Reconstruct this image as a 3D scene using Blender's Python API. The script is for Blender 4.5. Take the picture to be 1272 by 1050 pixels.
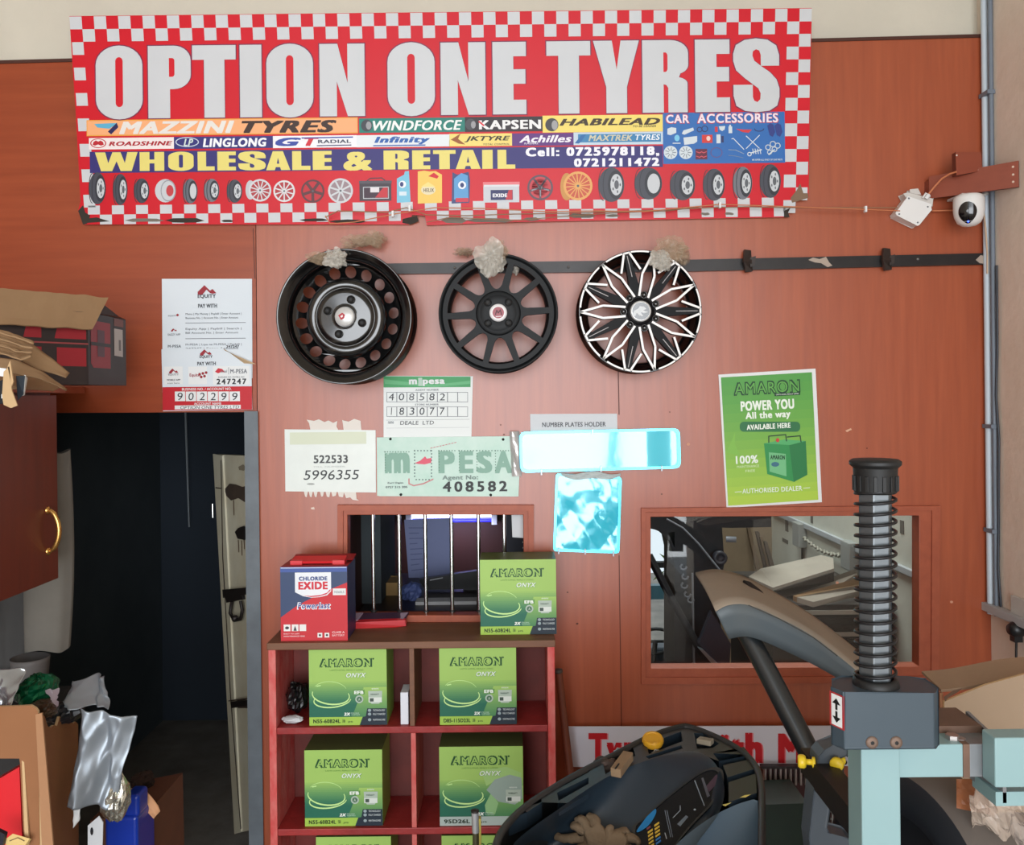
import bpy, math, random
from math import sin, cos, pi, radians, atan2, sqrt, hypot
from mathutils import Vector, Matrix, noise
from mathutils.geometry import tessellate_polygon

for _o in list(bpy.data.objects):
    bpy.data.objects.remove(_o, do_unlink=True)
SC = bpy.context.scene
COL = SC.collection

# ------------------------------------------------------------------ camera, world, daylight, exposure
FPX, DIST, CAMH, CX, CY, ROLL = 1060.0, 2.65, 1.72, 636.0, 490.0, radians(0.62)
CR, SR = cos(ROLL), sin(ROLL)
cam_data = bpy.data.cameras.new('camera')
cam_data.sensor_fit = 'HORIZONTAL'
cam_data.sensor_width = 36.0
cam_data.lens = FPX / 1272.0 * 36.0
cam_data.shift_x = 0.0
cam_data.shift_y = (CY - 525.0) / 1272.0
cam_data.clip_start = 0.02
camera = bpy.data.objects.new('camera', cam_data)
COL.objects.link(camera)
camera.matrix_world = Matrix(((CR, SR, 0, 0), (0, 0, -1, -DIST), (-SR, CR, 0, CAMH), (0, 0, 0, 1)))
SC.camera = camera

world = bpy.data.worlds.new('world')
SC.world = world
world.use_nodes = True
bg = world.node_tree.nodes['Background']
bg.inputs['Color'].default_value = (0.86, 0.93, 1.0, 1)
bg.inputs['Strength'].default_value = 1.1

def area_light(name, loc, rot, sx, sy, power, col):
    l = bpy.data.lights.new(name, 'AREA')
    l.shape = 'RECTANGLE'
    l.size, l.size_y = sx, sy
    l.energy = power
    l.color = col
    o = bpy.data.objects.new(name, l)
    COL.objects.link(o)
    o.location = loc
    o.rotation_euler = rot
    return o
# daylight entering through the open shop front behind the camera, facing the wall (+Y)
area_light('shopfront_daylight', (0.12, -7.0, 1.70), (radians(90), 0, 0), 4.8, 3.7, 345, (0.955, 0.985, 1.02))

SC.view_settings.view_transform = 'Standard'
SC.view_settings.look = 'None'
SC.view_settings.gamma = 1.0
SC.view_settings.use_curve_mapping = False
SC.view_settings.exposure = 0.12

# ------------------------------------------------------------------ projection helpers
EYE = Vector((0, -DIST, CAMH))
def ray(px, py):
    u = (px - CX) / FPX
    w = (CY - py) / FPX
    return Vector((u * CR + w * SR, 1.0, -u * SR + w * CR))
def P(px, py, Y):
    return EYE + ray(px, py) * (Y + DIST)
class Sheet:
    """A real plane in the place; p() gives the point of the plane seen at a photo position, k layers above it."""
    def __init__(s, p0, n, lay=0.0005):
        s.p0, s.n, s.lay = Vector(p0), Vector(n).normalized(), lay
    def p(s, px, py, k=0):
        r = ray(px, py)
        q = s.p0 + s.n * (k * s.lay)
        return EYE + r * ((q - EYE).dot(s.n) / r.dot(s.n))
def wall_sheet(Y, lay=0.0005):
    return Sheet((0, Y, 0), (0, -1, 0), lay)
def rot(cx, cy, dx, dy):
    return (cx + dx * CR + dy * SR, cy + dy * CR - dx * SR)
def rr(x0, y0, x1, y1, tilt=0.0):
    cx, cy, w, h = (x0 + x1) / 2, (y0 + y1) / 2, (x1 - x0) / 2, (y1 - y0) / 2
    out = []
    a = ROLL + tilt
    for dx, dy in ((-w, h), (w, h), (w, -h), (-w, -h)):
        out.append((cx + dx * cos(a) + dy * sin(a), cy + dy * cos(a) - dx * sin(a)))
    return out
def ell(cx, cy, rx, ry, n=24, a0=0, a1=2 * pi, tilt=0):
    out = []
    full = abs(a1 - a0 - 2 * pi) < 1e-6
    m = n if full else n + 1
    for i in range(m):
        a = a0 + (a1 - a0) * i / n
        x, y = rx * cos(a), ry * sin(a)
        out.append((cx + x * cos(tilt) - y * sin(tilt), cy + x * sin(tilt) + y * cos(tilt)))
    return out
def round_rect(x0, y0, x1, y1, r, n=5):
    out = []
    for cx, cy, a in ((x1 - r, y1 - r, 0), (x0 + r, y1 - r, pi / 2), (x0 + r, y0 + r, pi), (x1 - r, y0 + r, 1.5 * pi)):
        for i in range(n + 1):
            t = a + pi / 2 * i / n
            out.append((cx + r * cos(t), cy + r * sin(t)))
    return out

# ------------------------------------------------------------------ materials
def lin(c):
    c = c / 255.0
    return c / 12.92 if c <= 0.04045 else ((c + 0.055) / 1.055) ** 2.4
MATS = {}
def mat(name, rgb, rough=0.5, metal=0.0, spec=0.5, var=None, bump=None, emit=0.0, alpha=1.0, coat=0.0, stretch=(1, 1, 1), rgb2=None, trans=0.0):
    if name in MATS:
        return MATS[name]
    m = bpy.data.materials.new(name)
    m.use_nodes = True
    nt = m.node_tree
    b = nt.nodes['Principled BSDF']
    c = (lin(rgb[0]), lin(rgb[1]), lin(rgb[2]), 1)
    b.inputs['Base Color'].default_value = c
    b.inputs['Roughness'].default_value = rough
    b.inputs['Metallic'].default_value = metal
    b.inputs['Specular IOR Level'].default_value = spec
    b.inputs['Alpha'].default_value = alpha
    b.inputs['Coat Weight'].default_value = coat
    b.inputs['Coat Roughness'].default_value = 0.12
    b.inputs['Transmission Weight'].default_value = trans
    if emit:
        b.inputs['Emission Color'].default_value = c
        b.inputs['Emission Strength'].default_value = emit
    if var or bump:
        tc = nt.nodes.new('ShaderNodeTexCoord')
        mp = nt.nodes.new('ShaderNodeMapping')
        mp.inputs['Scale'].default_value = stretch
        nt.links.new(tc.outputs['Object'], mp.inputs['Vector'])
    if var:
        sc, amt = var
        n = nt.nodes.new('ShaderNodeTexNoise')
        n.inputs['Scale'].default_value = sc
        n.inputs['Detail'].default_value = 6
        n.inputs['Roughness'].default_value = 0.6
        nt.links.new(mp.outputs['Vector'], n.inputs['Vector'])
        mr = nt.nodes.new('ShaderNodeMapRange')
        mr.inputs['From Min'].default_value = 0.3
        mr.inputs['From Max'].default_value = 0.7
        nt.links.new(n.outputs['Fac'], mr.inputs['Value'])
        mx = nt.nodes.new('ShaderNodeMix')
        mx.data_type = 'RGBA'
        mx.inputs[6].default_value = c
        if rgb2 is None:
            mx.inputs[7].default_value = tuple(min(1, x * (1 - amt)) for x in c[:3]) + (1,)
        else:
            mx.inputs[7].default_value = (lin(rgb2[0]), lin(rgb2[1]), lin(rgb2[2]), 1)
        if rgb2 is not None:
            ml = nt.nodes.new('ShaderNodeMath')
            ml.operation = 'MULTIPLY'
            ml.inputs[1].default_value = amt
            nt.links.new(mr.outputs['Result'], ml.inputs[0])
            nt.links.new(ml.outputs[0], mx.inputs[0])
        else:
            nt.links.new(mr.outputs['Result'], mx.inputs[0])
        nt.links.new(mx.outputs[2], b.inputs['Base Color'])
    if bump:
        sc, st = bump
        n2 = nt.nodes.new('ShaderNodeTexNoise')
        n2.inputs['Scale'].default_value = sc
        n2.inputs['Detail'].default_value = 4
        nt.links.new(mp.outputs['Vector'], n2.inputs['Vector'])
        bp = nt.nodes.new('ShaderNodeBump')
        bp.inputs['Strength'].default_value = st
        bp.inputs['Distance'].default_value = 0.01
        nt.links.new(n2.outputs['Fac'], bp.inputs['Height'])
        nt.links.new(bp.outputs['Normal'], b.inputs['Normal'])
    MATS[name] = m
    return m
def ink(r, g, b, rough=0.45):
    return mat('ink_%d_%d_%d_%d' % (r, g, b, int(rough * 100)), (r, g, b), rough, spec=0.35)
def glass_mat(name, tint, refl):
    m = bpy.data.materials.new(name)
    m.use_nodes = True
    nt = m.node_tree
    nt.nodes.clear()
    out = nt.nodes.new('ShaderNodeOutputMaterial')
    mix = nt.nodes.new('ShaderNodeMixShader')
    tr = nt.nodes.new('ShaderNodeBsdfTransparent')
    gl = nt.nodes.new('ShaderNodeBsdfGlossy')
    tr.inputs['Color'].default_value = tint
    gl.inputs['Roughness'].default_value = 0.02
    mix.inputs[0].default_value = refl
    nt.links.new(tr.outputs[0], mix.inputs[1])
    nt.links.new(gl.outputs[0], mix.inputs[2])
    nt.links.new(mix.outputs[0], out.inputs['Surface'])
    return m

# ------------------------------------------------------------------ mesh builder
ROOT = {}
def newell(pts):
    n = Vector((0, 0, 0))
    for i in range(len(pts)):
        a, b = pts[i], pts[(i + 1) % len(pts)]
        n += Vector(((a.y - b.y) * (a.z + b.z), (a.z - b.z) * (a.x + b.x), (a.x - b.x) * (a.y + b.y)))
    return n.normalized() if n.length > 0 else Vector((0, -1, 0))
class MB:
    def __init__(s):
        s.v, s.f, s.mi, s.sm, s.mats = [], [], [], [], []
    def slot(s, m):
        if m not in s.mats:
            s.mats.append(m)
        return s.mats.index(m)
    def add(s, vs, fs, m, smooth=False):
        k = len(s.v)
        i = s.slot(m)
        s.v.extend(Vector(v) for v in vs)
        for f in fs:
            s.f.append([k + j for j in f])
            s.mi.append(i)
            s.sm.append(smooth)
        return s
    def box(s, x0, y0, z0, x1, y1, z1, m):
        vs = [(x, y, z) for z in (z0, z1) for y in (y0, y1) for x in (x0, x1)]
        return s.add(vs, [(0, 2, 3, 1), (4, 5, 7, 6), (0, 1, 5, 4), (2, 6, 7, 3), (0, 4, 6, 2), (1, 3, 7, 5)], m)
    def obox(s, c, ax, ay, az, m):
        """box about centre c with half-vectors ax, ay, az"""
        c, ax, ay, az = Vector(c), Vector(ax), Vector(ay), Vector(az)
        vs = [c + ax * i + ay * j + az * k for k in (-1, 1) for j in (-1, 1) for i in (-1, 1)]
        return s.add(vs, [(0, 2, 3, 1), (4, 5, 7, 6), (0, 1, 5, 4), (2, 6, 7, 3), (0, 4, 6, 2), (1, 3, 7, 5)], m)
    def face(s, pts, m, holes=()):
        pts = [Vector(p) for p in pts]
        loops = [pts] + [[Vector(p) for p in h] for h in holes]
        if not holes and len(pts) <= 4:
            return s.add(pts, [tuple(range(len(pts)))], m)
        flat = [p for l in loops for p in l]
        return s.add(flat, [tuple(t) for t in tessellate_polygon(loops)], m)
    def flat(s, sh, poly, m, k=0, holes=()):
        return s.face([sh.p(x, y, k) for x, y in poly], m, [[sh.p(x, y, k) for x, y in h] for h in holes])
    def prism(s, pts, vec, m, holes=(), mside=None, caps=True):
        """polygon pts (with holes) given thickness along vec"""
        pts = [Vector(p) for p in pts]
        vec = Vector(vec)
        loops = [pts] + [[Vector(p) for p in h] for h in holes]
        flat = [p for l in loops for p in l]
        tris = [tuple(t) for t in tessellate_polygon(loops)] if (holes or len(pts) > 4) else [tuple(range(len(pts)))]
        if caps:
            s.add(flat, tris, m)
            s.add([p + vec for p in flat], [tuple(reversed(t)) for t in tris], m)
        for l in loops:
            n = len(l)
            s.add(l + [p + vec for p in l], [(i, (i + 1) % n, n + (i + 1) % n, n + i) for i in range(n)], mside or m)
        return s
    def tube(s, pts, r, m, seg=10, closed=False, caps=True, smooth=True):
        pts = [Vector(p) for p in pts]
        n = len(pts)
        rs = r if isinstance(r, (list, tuple)) else [r] * n
        up = None
        vs = []
        for i, p in enumerate(pts):
            if closed:
                t = (pts[(i + 1) % n] - pts[i - 1])
            else:
                t = pts[min(i + 1, n - 1)] - pts[max(i - 1, 0)]
            t.normalize()
            if up is None:
                up = Vector((0, 0, 1)) if abs(t.z) < 0.9 else Vector((1, 0, 0))
            a = t.cross(up)
            if a.length < 1e-6:
                a = t.orthogonal()
            a.normalize()
            b = a.cross(t)
            up = b
            for j in range(seg):
                q = 2 * pi * j / seg
                vs.append(p + a * (rs[i] * cos(q)) + b * (rs[i] * sin(q)))
        fs = []
        for i in range(n if closed else n - 1):
            i2 = (i + 1) % n
            for j in range(seg):
                j2 = (j + 1) % seg
                fs.append((i * seg + j, i * seg + j2, i2 * seg + j2, i2 * seg + j))
        s.add(vs, fs, m, smooth)
        if caps and not closed:
            s.add(vs[:seg], [tuple(range(seg))], m)
            s.add(vs[-seg:], [tuple(range(seg))], m)
        return s
    def lathe(s, prof, o, axis, m, seg=48, smooth=True, ref=None):
        """profile [(radius, height along axis)] turned about axis through o"""
        o, axis = Vector(o), Vector(axis).normalized()
        a = (Vector(ref) if ref else axis.orthogonal()).normalized()
        b = axis.cross(a)
        vs = []
        for r, h in prof:
            for j in range(seg):
                q = 2 * pi * j / seg
                vs.append(o + axis * h + a * (r * cos(q)) + b * (r * sin(q)))
        fs = []
        for i in range(len(prof) - 1):
            for j in range(seg):
                j2 = (j + 1) % seg
                fs.append((i * seg + j, i * seg + j2, (i + 1) * seg + j2, (i + 1) * seg + j))
        return s.add(vs, fs, m, smooth)
    def grid(s, fn, nu, nv, m, smooth=False):
        vs = [fn(i / nu, j / nv) for j in range(nv + 1) for i in range(nu + 1)]
        w = nu + 1
        fs = [(j * w + i, j * w + i + 1, (j + 1) * w + i + 1, (j + 1) * w + i) for j in range(nv) for i in range(nu)]
        return s.add(vs, fs, m, smooth)
    def stroke(s, sh, pts, w, m, k=0, closed=False):
        """a printed or drawn line of width w px along photo positions"""
        n = len(pts)
        for i in range(n if closed else n - 1):
            (x0, y0), (x1, y1) = pts[i], pts[(i + 1) % n]
            L = hypot(x1 - x0, y1 - y0) or 1e-6
            nx, ny = -(y1 - y0) / L * w / 2, (x1 - x0) / L * w / 2
            ex, ey = (x1 - x0) / L * w * 0.3, (y1 - y0) / L * w * 0.3
            s.flat(sh, [(x0 + nx - ex, y0 + ny - ey), (x1 + nx + ex, y1 + ny + ey), (x1 - nx + ex, y1 - ny + ey), (x0 - nx - ex, y0 - ny - ey)], m, k + 0.02 * i)
        return s
    def build(s, name, parent=None, loc=None, bevel=0.0, bseg=2, solid=0.0, subsurf=0, weld=False):
        if parent is not None:
            base = ROOT[parent.name]
        elif loc is not None:
            base = Vector(loc)
        else:
            xs = [v.x for v in s.v]; ys = [v.y for v in s.v]; zs = [v.z for v in s.v]
            base = Vector(((min(xs) + max(xs)) / 2, (min(ys) + max(ys)) / 2, min(zs)))
        me = bpy.data.meshes.new(name)
        me.from_pydata([v - base for v in s.v], [], s.f)
        for m in s.mats:
            me.materials.append(m)
        me.polygons.foreach_set('material_index', s.mi)
        me.polygons.foreach_set('use_smooth', s.sm)
        me.update()
        o = bpy.data.objects.new(name, me)
        COL.objects.link(o)
        ROOT[o.name] = base
        if parent is not None:
            o.parent = parent
        else:
            o.location = base
        if weld or bevel or subsurf:
            w = o.modifiers.new('weld', 'WELD')
            w.merge_threshold = 1e-5
        if solid:
            q = o.modifiers.new('thickness', 'SOLIDIFY')
            q.thickness = solid
            q.offset = 0
        if bevel:
            q = o.modifiers.new('edge', 'BEVEL')
            q.width = bevel
            q.segments = bseg
            q.limit_method = 'ANGLE'
            q.angle_limit = radians(40)
        if subsurf:
            q = o.modifiers.new('smooth', 'SUBSURF')
            q.levels = q.render_levels = subsurf
        return o

def thing(name, label, cat, loc, group=None):
    o = bpy.data.objects.new(name, None)
    COL.objects.link(o)
    o.empty_display_size = 0.05
    o.location = loc
    ROOT[o.name] = Vector(loc)
    return tag(o, label, cat, group)
def tag(o, label, cat, group=None):
    o['label'] = label
    o['category'] = cat
    if group:
        o['group'] = group
    return o
def struct(o):
    o['kind'] = 'structure'
    return o

# ------------------------------------------------------------------ lettering
_TXT = {}
def glyphs(s, bold=0.0, shear=0.0, space=1.0, res=3):
    key = (s, bold, shear, space)
    if key in _TXT:
        return _TXT[key]
    cu = bpy.data.curves.new('t', 'FONT')
    cu.body = s
    cu.shear = shear
    cu.space_character = space + max(0.0, bold) * 2.6
    cu.resolution_u = res
    cu.fill_mode = 'FRONT'
    ob = bpy.data.objects.new('t', cu)
    COL.objects.link(ob)
    me = ob.to_mesh()
    vs = [(v.co.x, v.co.y, 0.0) for v in me.vertices]
    fs = [tuple(p.vertices) for p in me.polygons]
    ob.to_mesh_clear()
    bpy.data.objects.remove(ob)
    bpy.data.curves.remove(cu)
    if bold > 0.0:          # heavier weight: the letter struck several times, slightly shifted
        d = bold
        v0, f0, k = vs, fs, len(vs)
        vs, fs = [], []
        for i, (dx, dy) in enumerate(((0, 0), (-d, -d * .6), (d, -d * .6), (-d, d * .6), (d, d * .6))):
            vs += [(x + dx, y + dy, i * 0.13) for x, y, _ in v0]
            fs += [tuple(j + i * k for j in f) for f in f0]
    x0 = min(v[0] for v in vs); x1 = max(v[0] for v in vs)
    y0 = min(v[1] for v in vs); y1 = max(v[1] for v in vs)
    vs = [((x - x0) / (x1 - x0), (y - y0) / (y1 - y0), q) for x, y, q in vs]
    _TXT[key] = (vs, fs)
    return vs, fs
def text(mb, sh, s, rect, m, k=1, bold=0.0, shear=0.0, tilt=0.0, space=1.0):
    vs, fs = glyphs(s, bold, shear, space)
    a, b, c, d = rr(*rect, tilt) if len(rect) == 4 and not isinstance(rect[0], tuple) else rect
    out = []
    for u, v, q in vs:
        x = a[0] * (1 - u) * (1 - v) + b[0] * u * (1 - v) + c[0] * u * v + d[0] * (1 - u) * v
        y = a[1] * (1 - u) * (1 - v) + b[1] * u * (1 - v) + c[1] * u * v + d[1] * (1 - u) * v
        out.append(sh.p(x, y, k + q))
    mb.add(out, fs, m)
def _arc(cx, cy, rx, ry, a0, a1, n=7):
    return [(cx + rx * cos(radians(a0 + (a1 - a0) * i / n)), cy + ry * sin(radians(a0 + (a1 - a0) * i / n))) for i in range(n + 1)]
def _stad(x0, y0, x1, y1, rx, ry):
    return _arc(x1 - rx, y1 - ry, rx, ry, 0, 90) + _arc(x0 + rx, y1 - ry, rx, ry, 90, 180) + _arc(x0 + rx, y0 + ry, rx, ry, 180, 270) + _arc(x1 - rx, y0 + ry, rx, ry, 270, 360)
HEAVY = {
    'O': ([_stad(0, -0.01, 1, 1.01, 0.5, 0.27)], [_stad(0.42, 0.16, 0.58, 0.85, 0.08, 0.06)]),
    'P': ([[(0, 0), (0, 1)] + _arc(0.60, 0.80, 0.40, 0.20, 90, 0) + _arc(0.60, 0.60, 0.40, 0.20, 0, -90) + [(0.51, 0.40), (0.51, 0)]], [[(0.49, 0.83)] + _arc(0.56, 0.79, 0.06, 0.04, 90, 0) + _arc(0.56, 0.61, 0.06, 0.04, 0, -90) + [(0.49, 0.57)]]),
    'T': ([[(0, 1), (1, 1), (1, 0.80), (0.74, 0.80), (0.74, 0), (0.27, 0), (0.27, 0.80), (0, 0.80)]], []),
    'I': ([[(0, 0), (0, 1), (1, 1), (1, 0)]], []),
    'N': ([[(0, 0), (0, 1), (0.40, 1), (0.62, 0.46), (0.62, 1), (1, 1), (1, 0), (0.62, 0), (0.38, 0.48), (0.38, 0)]], []),
    'E': ([[(0, 0), (0, 1), (1, 1), (1, 0.80), (0.62, 0.80), (0.62, 0.62), (0.98, 0.62), (0.98, 0.42), (0.62, 0.42), (0.62, 0.20), (1, 0.20), (1, 0)]], []),
    'Y': ([[(0, 1), (0.41, 1), (0.51, 0.60), (0.60, 1), (1, 1), (0.73, 0.36), (0.73, 0), (0.28, 0), (0.28, 0.36)]], []),
    'R': ([[(0, 0), (0, 1)] + _arc(0.60, 0.82, 0.40, 0.18, 90, 0) + _arc(0.74, 0.66, 0.26, 0.13, 0, -70) + _arc(0.70, 0.40, 0.28, 0.09, 70, 0) + [(0.98, 0), (0.56, 0), (0.56, 0.34), (0.52, 0.38), (0.46, 0.39), (0.46, 0)]], [[(0.46, 0.83)] + _arc(0.50, 0.78, 0.05, 0.05, 90, 0) + _arc(0.50, 0.61, 0.05, 0.05, 0, -90) + [(0.46, 0.56)]]),
    'S': ([[(1, .63), (.60, .63), (.60, .78), (.57, .84), (.50, .86), (.43, .83), (.42, .77), (.46, .70), (.62, .62), (.80, .54), (.94, .44), (1, .32), (1, .20), (.95, .08), (.78, .01), (.5, -.01), (.25, .01), (.06, .08), (0, .22), (0, .37), (.42, .37), (.42, .20), (.45, .15), (.52, .13), (.58, .17), (.59, .25), (.54, .32), (.25, .46), (.06, .57), (0, .70), (0, .80), (.06, .92), (.25, .99), (.5, 1.01), (.75, .99), (.94, .91), (1, .78)]], []),
}
HEAVY['H'] = ([[(0, 0), (0, 1), (.40, 1), (.40, .60), (.60, .60), (.60, 1), (1, 1), (1, 0), (.60, 0), (.60, .40), (.40, .40), (.40, 0)]], [])
HEAVY['L'] = ([[(0, 0), (0, 1), (.50, 1), (.50, .22), (1, .22), (1, 0)]], [])
HEAVY['W'] = ([[(0, 1), (.24, 1), (.31, .42), (.41, 1), (.60, 1), (.70, .42), (.76, 1), (1, 1), (.86, 0), (.60, 0), (.505, .52), (.40, 0), (.14, 0)]], [])
HEAVY['A'] = ([[(0, 0), (.28, 1), (.70, 1), (1, 0), (.62, 0), (.58, .16), (.40, .16), (.36, 0)]], [[(.44, .34), (.55, .34), (.495, .66)]])
def heavy(mb, sh, ch, rect, m, k=1, grow=0.0):
    outs, holes = HEAVY[ch]
    x0, y0, x1, y1 = rect
    x0 -= grow; x1 += grow; y0 -= grow; y1 += grow
    a, b, c, d = rr(x0, y0, x1, y1)
    def mp(p):
        u, v = p
        return (a[0] + (b[0] - a[0]) * u + (d[0] - a[0]) * v, a[1] + (b[1] - a[1]) * u + (d[1] - a[1]) * v)
    for o in outs:
        mb.flat(sh, [mp(p) for p in o], m, k, [[mp(p) for p in h] for h in (holes if not grow else [])])
# ------------------------------------------------------------------ materials of the place
LAM = mat('laminate_vertical', (168, 83, 49), 0.34, spec=0.78, var=(3.0, 0.6), rgb2=(140, 62, 36), stretch=(16, 16, 0.9), bump=(2.0, 0.03))
LAMH = mat('laminate_horizontal', (158, 74, 42), 0.34, spec=0.45, var=(3.0, 0.6), rgb2=(130, 54, 30), stretch=(0.8, 14, 14), bump=(2.0, 0.03))
LAME = mat('laminate_edge', (112, 48, 28), 0.5, var=(20, 0.3))
FRAMEW = mat('frame_wood', (168, 84, 54), 0.5, var=(4, 0.5), rgb2=(138, 62, 38), stretch=(8, 8, 8))
CREAM = mat('cream_plaster', (214, 208, 192), 0.9, spec=0.2, var=(2.5, 0.12), bump=(30, 0.15))
BEIGE = mat('beige_plaster', (232, 218, 203), 0.9, spec=0.2, var=(3, 0.5), rgb2=(206, 190, 172), bump=(25, 0.2))
PALEW = mat('pale_wall', (214, 214, 200), 0.85, var=(4, 0.6), rgb2=(186, 188, 176), bump=(20, 0.2))
TANW = mat('tan_wall', (150, 130, 105), 0.9, var=(3, 0.3))
FLOORM = mat('worn_concrete', (158, 150, 140), 0.8, var=(6, 0.4), bump=(20, 0.2))
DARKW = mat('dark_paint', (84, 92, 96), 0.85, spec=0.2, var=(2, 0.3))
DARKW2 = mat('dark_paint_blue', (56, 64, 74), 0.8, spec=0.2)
BROWND = mat('brown_board', (74, 34, 24), 0.6, var=(4, 0.3))
WHITE = mat('white_paper', (226, 228, 228), 0.7, spec=0.2)
BLACKP = mat('black_plastic', (22, 23, 25), 0.4)
GRYF = mat('grey_steel_paint', (104, 112, 118), 0.45, var=(12, 0.3))

def wz(py, Y=0.0):
    return P(636, py, Y).z
XL, XR = -1.9, 1.48
# partition of laminate boards with its openings
W0 = wall_sheet(0.0)
m = MB()
pts = [P(-175, 82.7, 0), P(316, 69.5, 0), P(319, 512, 0), P(-178, 514, 0)]
m.prism(pts, (0, 0.04, 0), LAMH, mside=LAME)
upper = struct(m.build('wall_back_panel'))
zf = 0.0
def floorpt(px, Y=0.0):
    q = P(px, 1050, Y); q.z = 0.0
    return q
br = P(1229, 1050, 0); br.z = 0.0; br.x = XR
bl = P(327, 1050, 0); bl.z = 0.0
m = MB()
outer = [P(316.6, 69.5, 0), Vector((XR, 0, P(1222, 45, 0).z)), br, bl, P(320, 512, 0)]
teller = [P(428, 639, 0), P(652, 639, 0), P(654, 776, 0), P(429, 776, 0)]
wind = [P(807, 641, 0), P(1141, 640, 0), P(1141, 830, 0), P(808, 832, 0)]
m.prism(outer, (0, 0.04, 0), LAM, holes=[teller, wind], mside=LAME)
struct(m.build('wall_back'))
# board joints and top edge strip
m = MB()
SEAM = ink(96, 44, 28)
m.stroke(W0, [(768, 462), (769, 515)], 1.4, SEAM, 1)
m.stroke(W0, [(769, 690), (772, 902)], 1.2, SEAM, 1)
m.stroke(W0, [(314.5, 284), (316.5, 346)], 1.2, SEAM, 1)
struct(m.build('trim_1'))
m = MB()
m.prism([P(-175, 79.5, -0.004), P(1225, 42, -0.004), P(1225, 46, -0.004), P(-175, 83.5, -0.004)], (0, 0.044, 0), mat('edge_dark', (70, 34, 22), 0.6))
struct(m.build('trim_2'))
m = MB(); m.box(XL, 0.042, 2.62, XR, 0.14, 3.3, CREAM)
struct(m.build('wall_rear'))
m = MB(); m.box(XR, -4.6, 0, XR + 0.1, 3.2, 3.3, BEIGE)
struct(m.build('wall_right'))
m = MB(); m.box(XL - 0.1, -4.6, 0, XL, 3.2, 3.3, BEIGE)
struct(m.build('wall_left'))
m = MB(); m.box(XL - 0.1, -6.5, -0.1, XR + 0.1, 5.5, 0, FLOORM)
struct(m.build('floor'))
m = MB(); m.box(XL - 0.1, -4.6, 3.3, XR + 0.1, 0.14, 3.4, CREAM)
struct(m.build('ceiling'))
m = MB(); m.box(XL, 0.14, 2.66, 0.28, 3.2, 2.74, DARKW)
struct(m.build('ceiling_booth'))
# rear rooms
m = MB(); m.box(0.25, 0.041, 0, 0.28, 2.2, 2.66, BROWND)
struct(m.build('wall_partition_booth'))
m = MB(); m.box(-0.575, 0.041, 0, -0.55, 1.3, 2.66, BROWND)
struct(m.build('wall_partition_corridor'))
m = MB(); m.box(-0.55, 1.3, 0, 0.25, 1.33, 2.66, BROWND)
struct(m.build('wall_booth_rear'))
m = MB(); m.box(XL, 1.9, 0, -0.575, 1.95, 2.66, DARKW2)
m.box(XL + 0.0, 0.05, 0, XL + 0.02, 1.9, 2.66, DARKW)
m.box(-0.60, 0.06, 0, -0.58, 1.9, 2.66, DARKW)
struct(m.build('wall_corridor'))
m = MB()
m.box(0.28, 2.2, 0, 0.5, 2.28, 2.7, TANW)
m.box(0.98, 2.2, 0, XR, 2.28, 2.7, TANW)
m.box(0.5, 2.2, 2.1, 0.98, 2.28, 2.7, TANW)
struct(m.build('wall_workshop_rear'))
m = MB(); m.box(XR - 0.012, 0.045, 0, XR - 0.001, 2.2, 2.7, PALEW)
struct(m.build('wall_workshop_side'))
l = area_light('back_room_fill', (0.95, 1.1, 2.62), (0, 0, 0), 0.9, 1.5, 34, (0.95, 1.0, 0.98))  # unseen fill lamp added overhead to brighten the pale back room wall
m = MB(); m.box(0.28, 0.14, 2.7, 0.45, 2.28, 2.74, TANW); m.box(1.42, 0.14, 2.7, XR, 2.28, 2.74, TANW); m.box(0.45, 0.14, 2.7, 1.42, 0.33, 2.74, TANW); m.box(0.45, 1.87, 2.7, 1.42, 2.28, 2.74, TANW)
struct(m.build('ceiling_workshop'))

# frame of the steel doorway, pale gap line of the rear door
m = MB()
a, b = P(306, 512, 0), P(320.5, 512, 0)
c, d = P(327.5, 1050, 0), P(312, 1050, 0)
k = (CAMH) / (CAMH - c.z)
c2 = Vector((b.x + (c.x - b.x) * 1.25, 0, 0)); d2 = Vector((a.x + (d.x - a.x) * 1.25, 0, 0))
m.prism([a + Vector((0, -0.012, 0)), b + Vector((0, -0.012, 0)), c2 + Vector((0, -0.012, 0)), d2 + Vector((0, -0.012, 0))], (0, 0.07, 0), GRYF)
struct(m.build('door_frame', bevel=0.003))
m = MB()
m.prism([P(228.5, 500, 1.85), P(231, 500, 1.85), P(235.5, 655, 1.85), P(234, 655, 1.85)], (0, 0.01, 0), mat('gap_line', (150, 158, 162), 0.5))
struct(m.build('trim_3'))

# trim round the two windows
def frame(name, outer, inner, depth, out, mm):
    m = MB()
    m.prism([p + Vector((0, -out, 0)) for p in outer], (0, depth, 0), mm, holes=[[p + Vector((0, -out, 0)) for p in inner]])
    return struct(m.build(name, bevel=0.002))
frame('window_1_frame_outer', [P(420, 627, 0), P(663, 627, 0), P(663, 774, 0), P(420, 774, 0)], [P(427, 634, 0), P(656, 634, 0), P(657, 773, 0), P(427, 773, 0)], 0.014, 0.013, FRAMEW)
frame('window_1', [P(426, 633, 0), P(656.5, 633, 0), P(657.5, 772, 0), P(426, 772, 0)], [P(432, 639.5, 0), P(650, 639.5, 0), P(651, 764, 0), P(432, 764, 0)], 0.05, 0.006, FRAMEW)
frame('window_2_frame_outer', [P(796, 631, 0), P(1166, 628, 0), P(1164, 847, 0), P(796, 849, 0)], [P(801.5, 636, 0), P(1156, 634, 0), P(1155, 839, 0), P(801.5, 841, 0)], 0.012, 0.010, FRAMEW)
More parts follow.
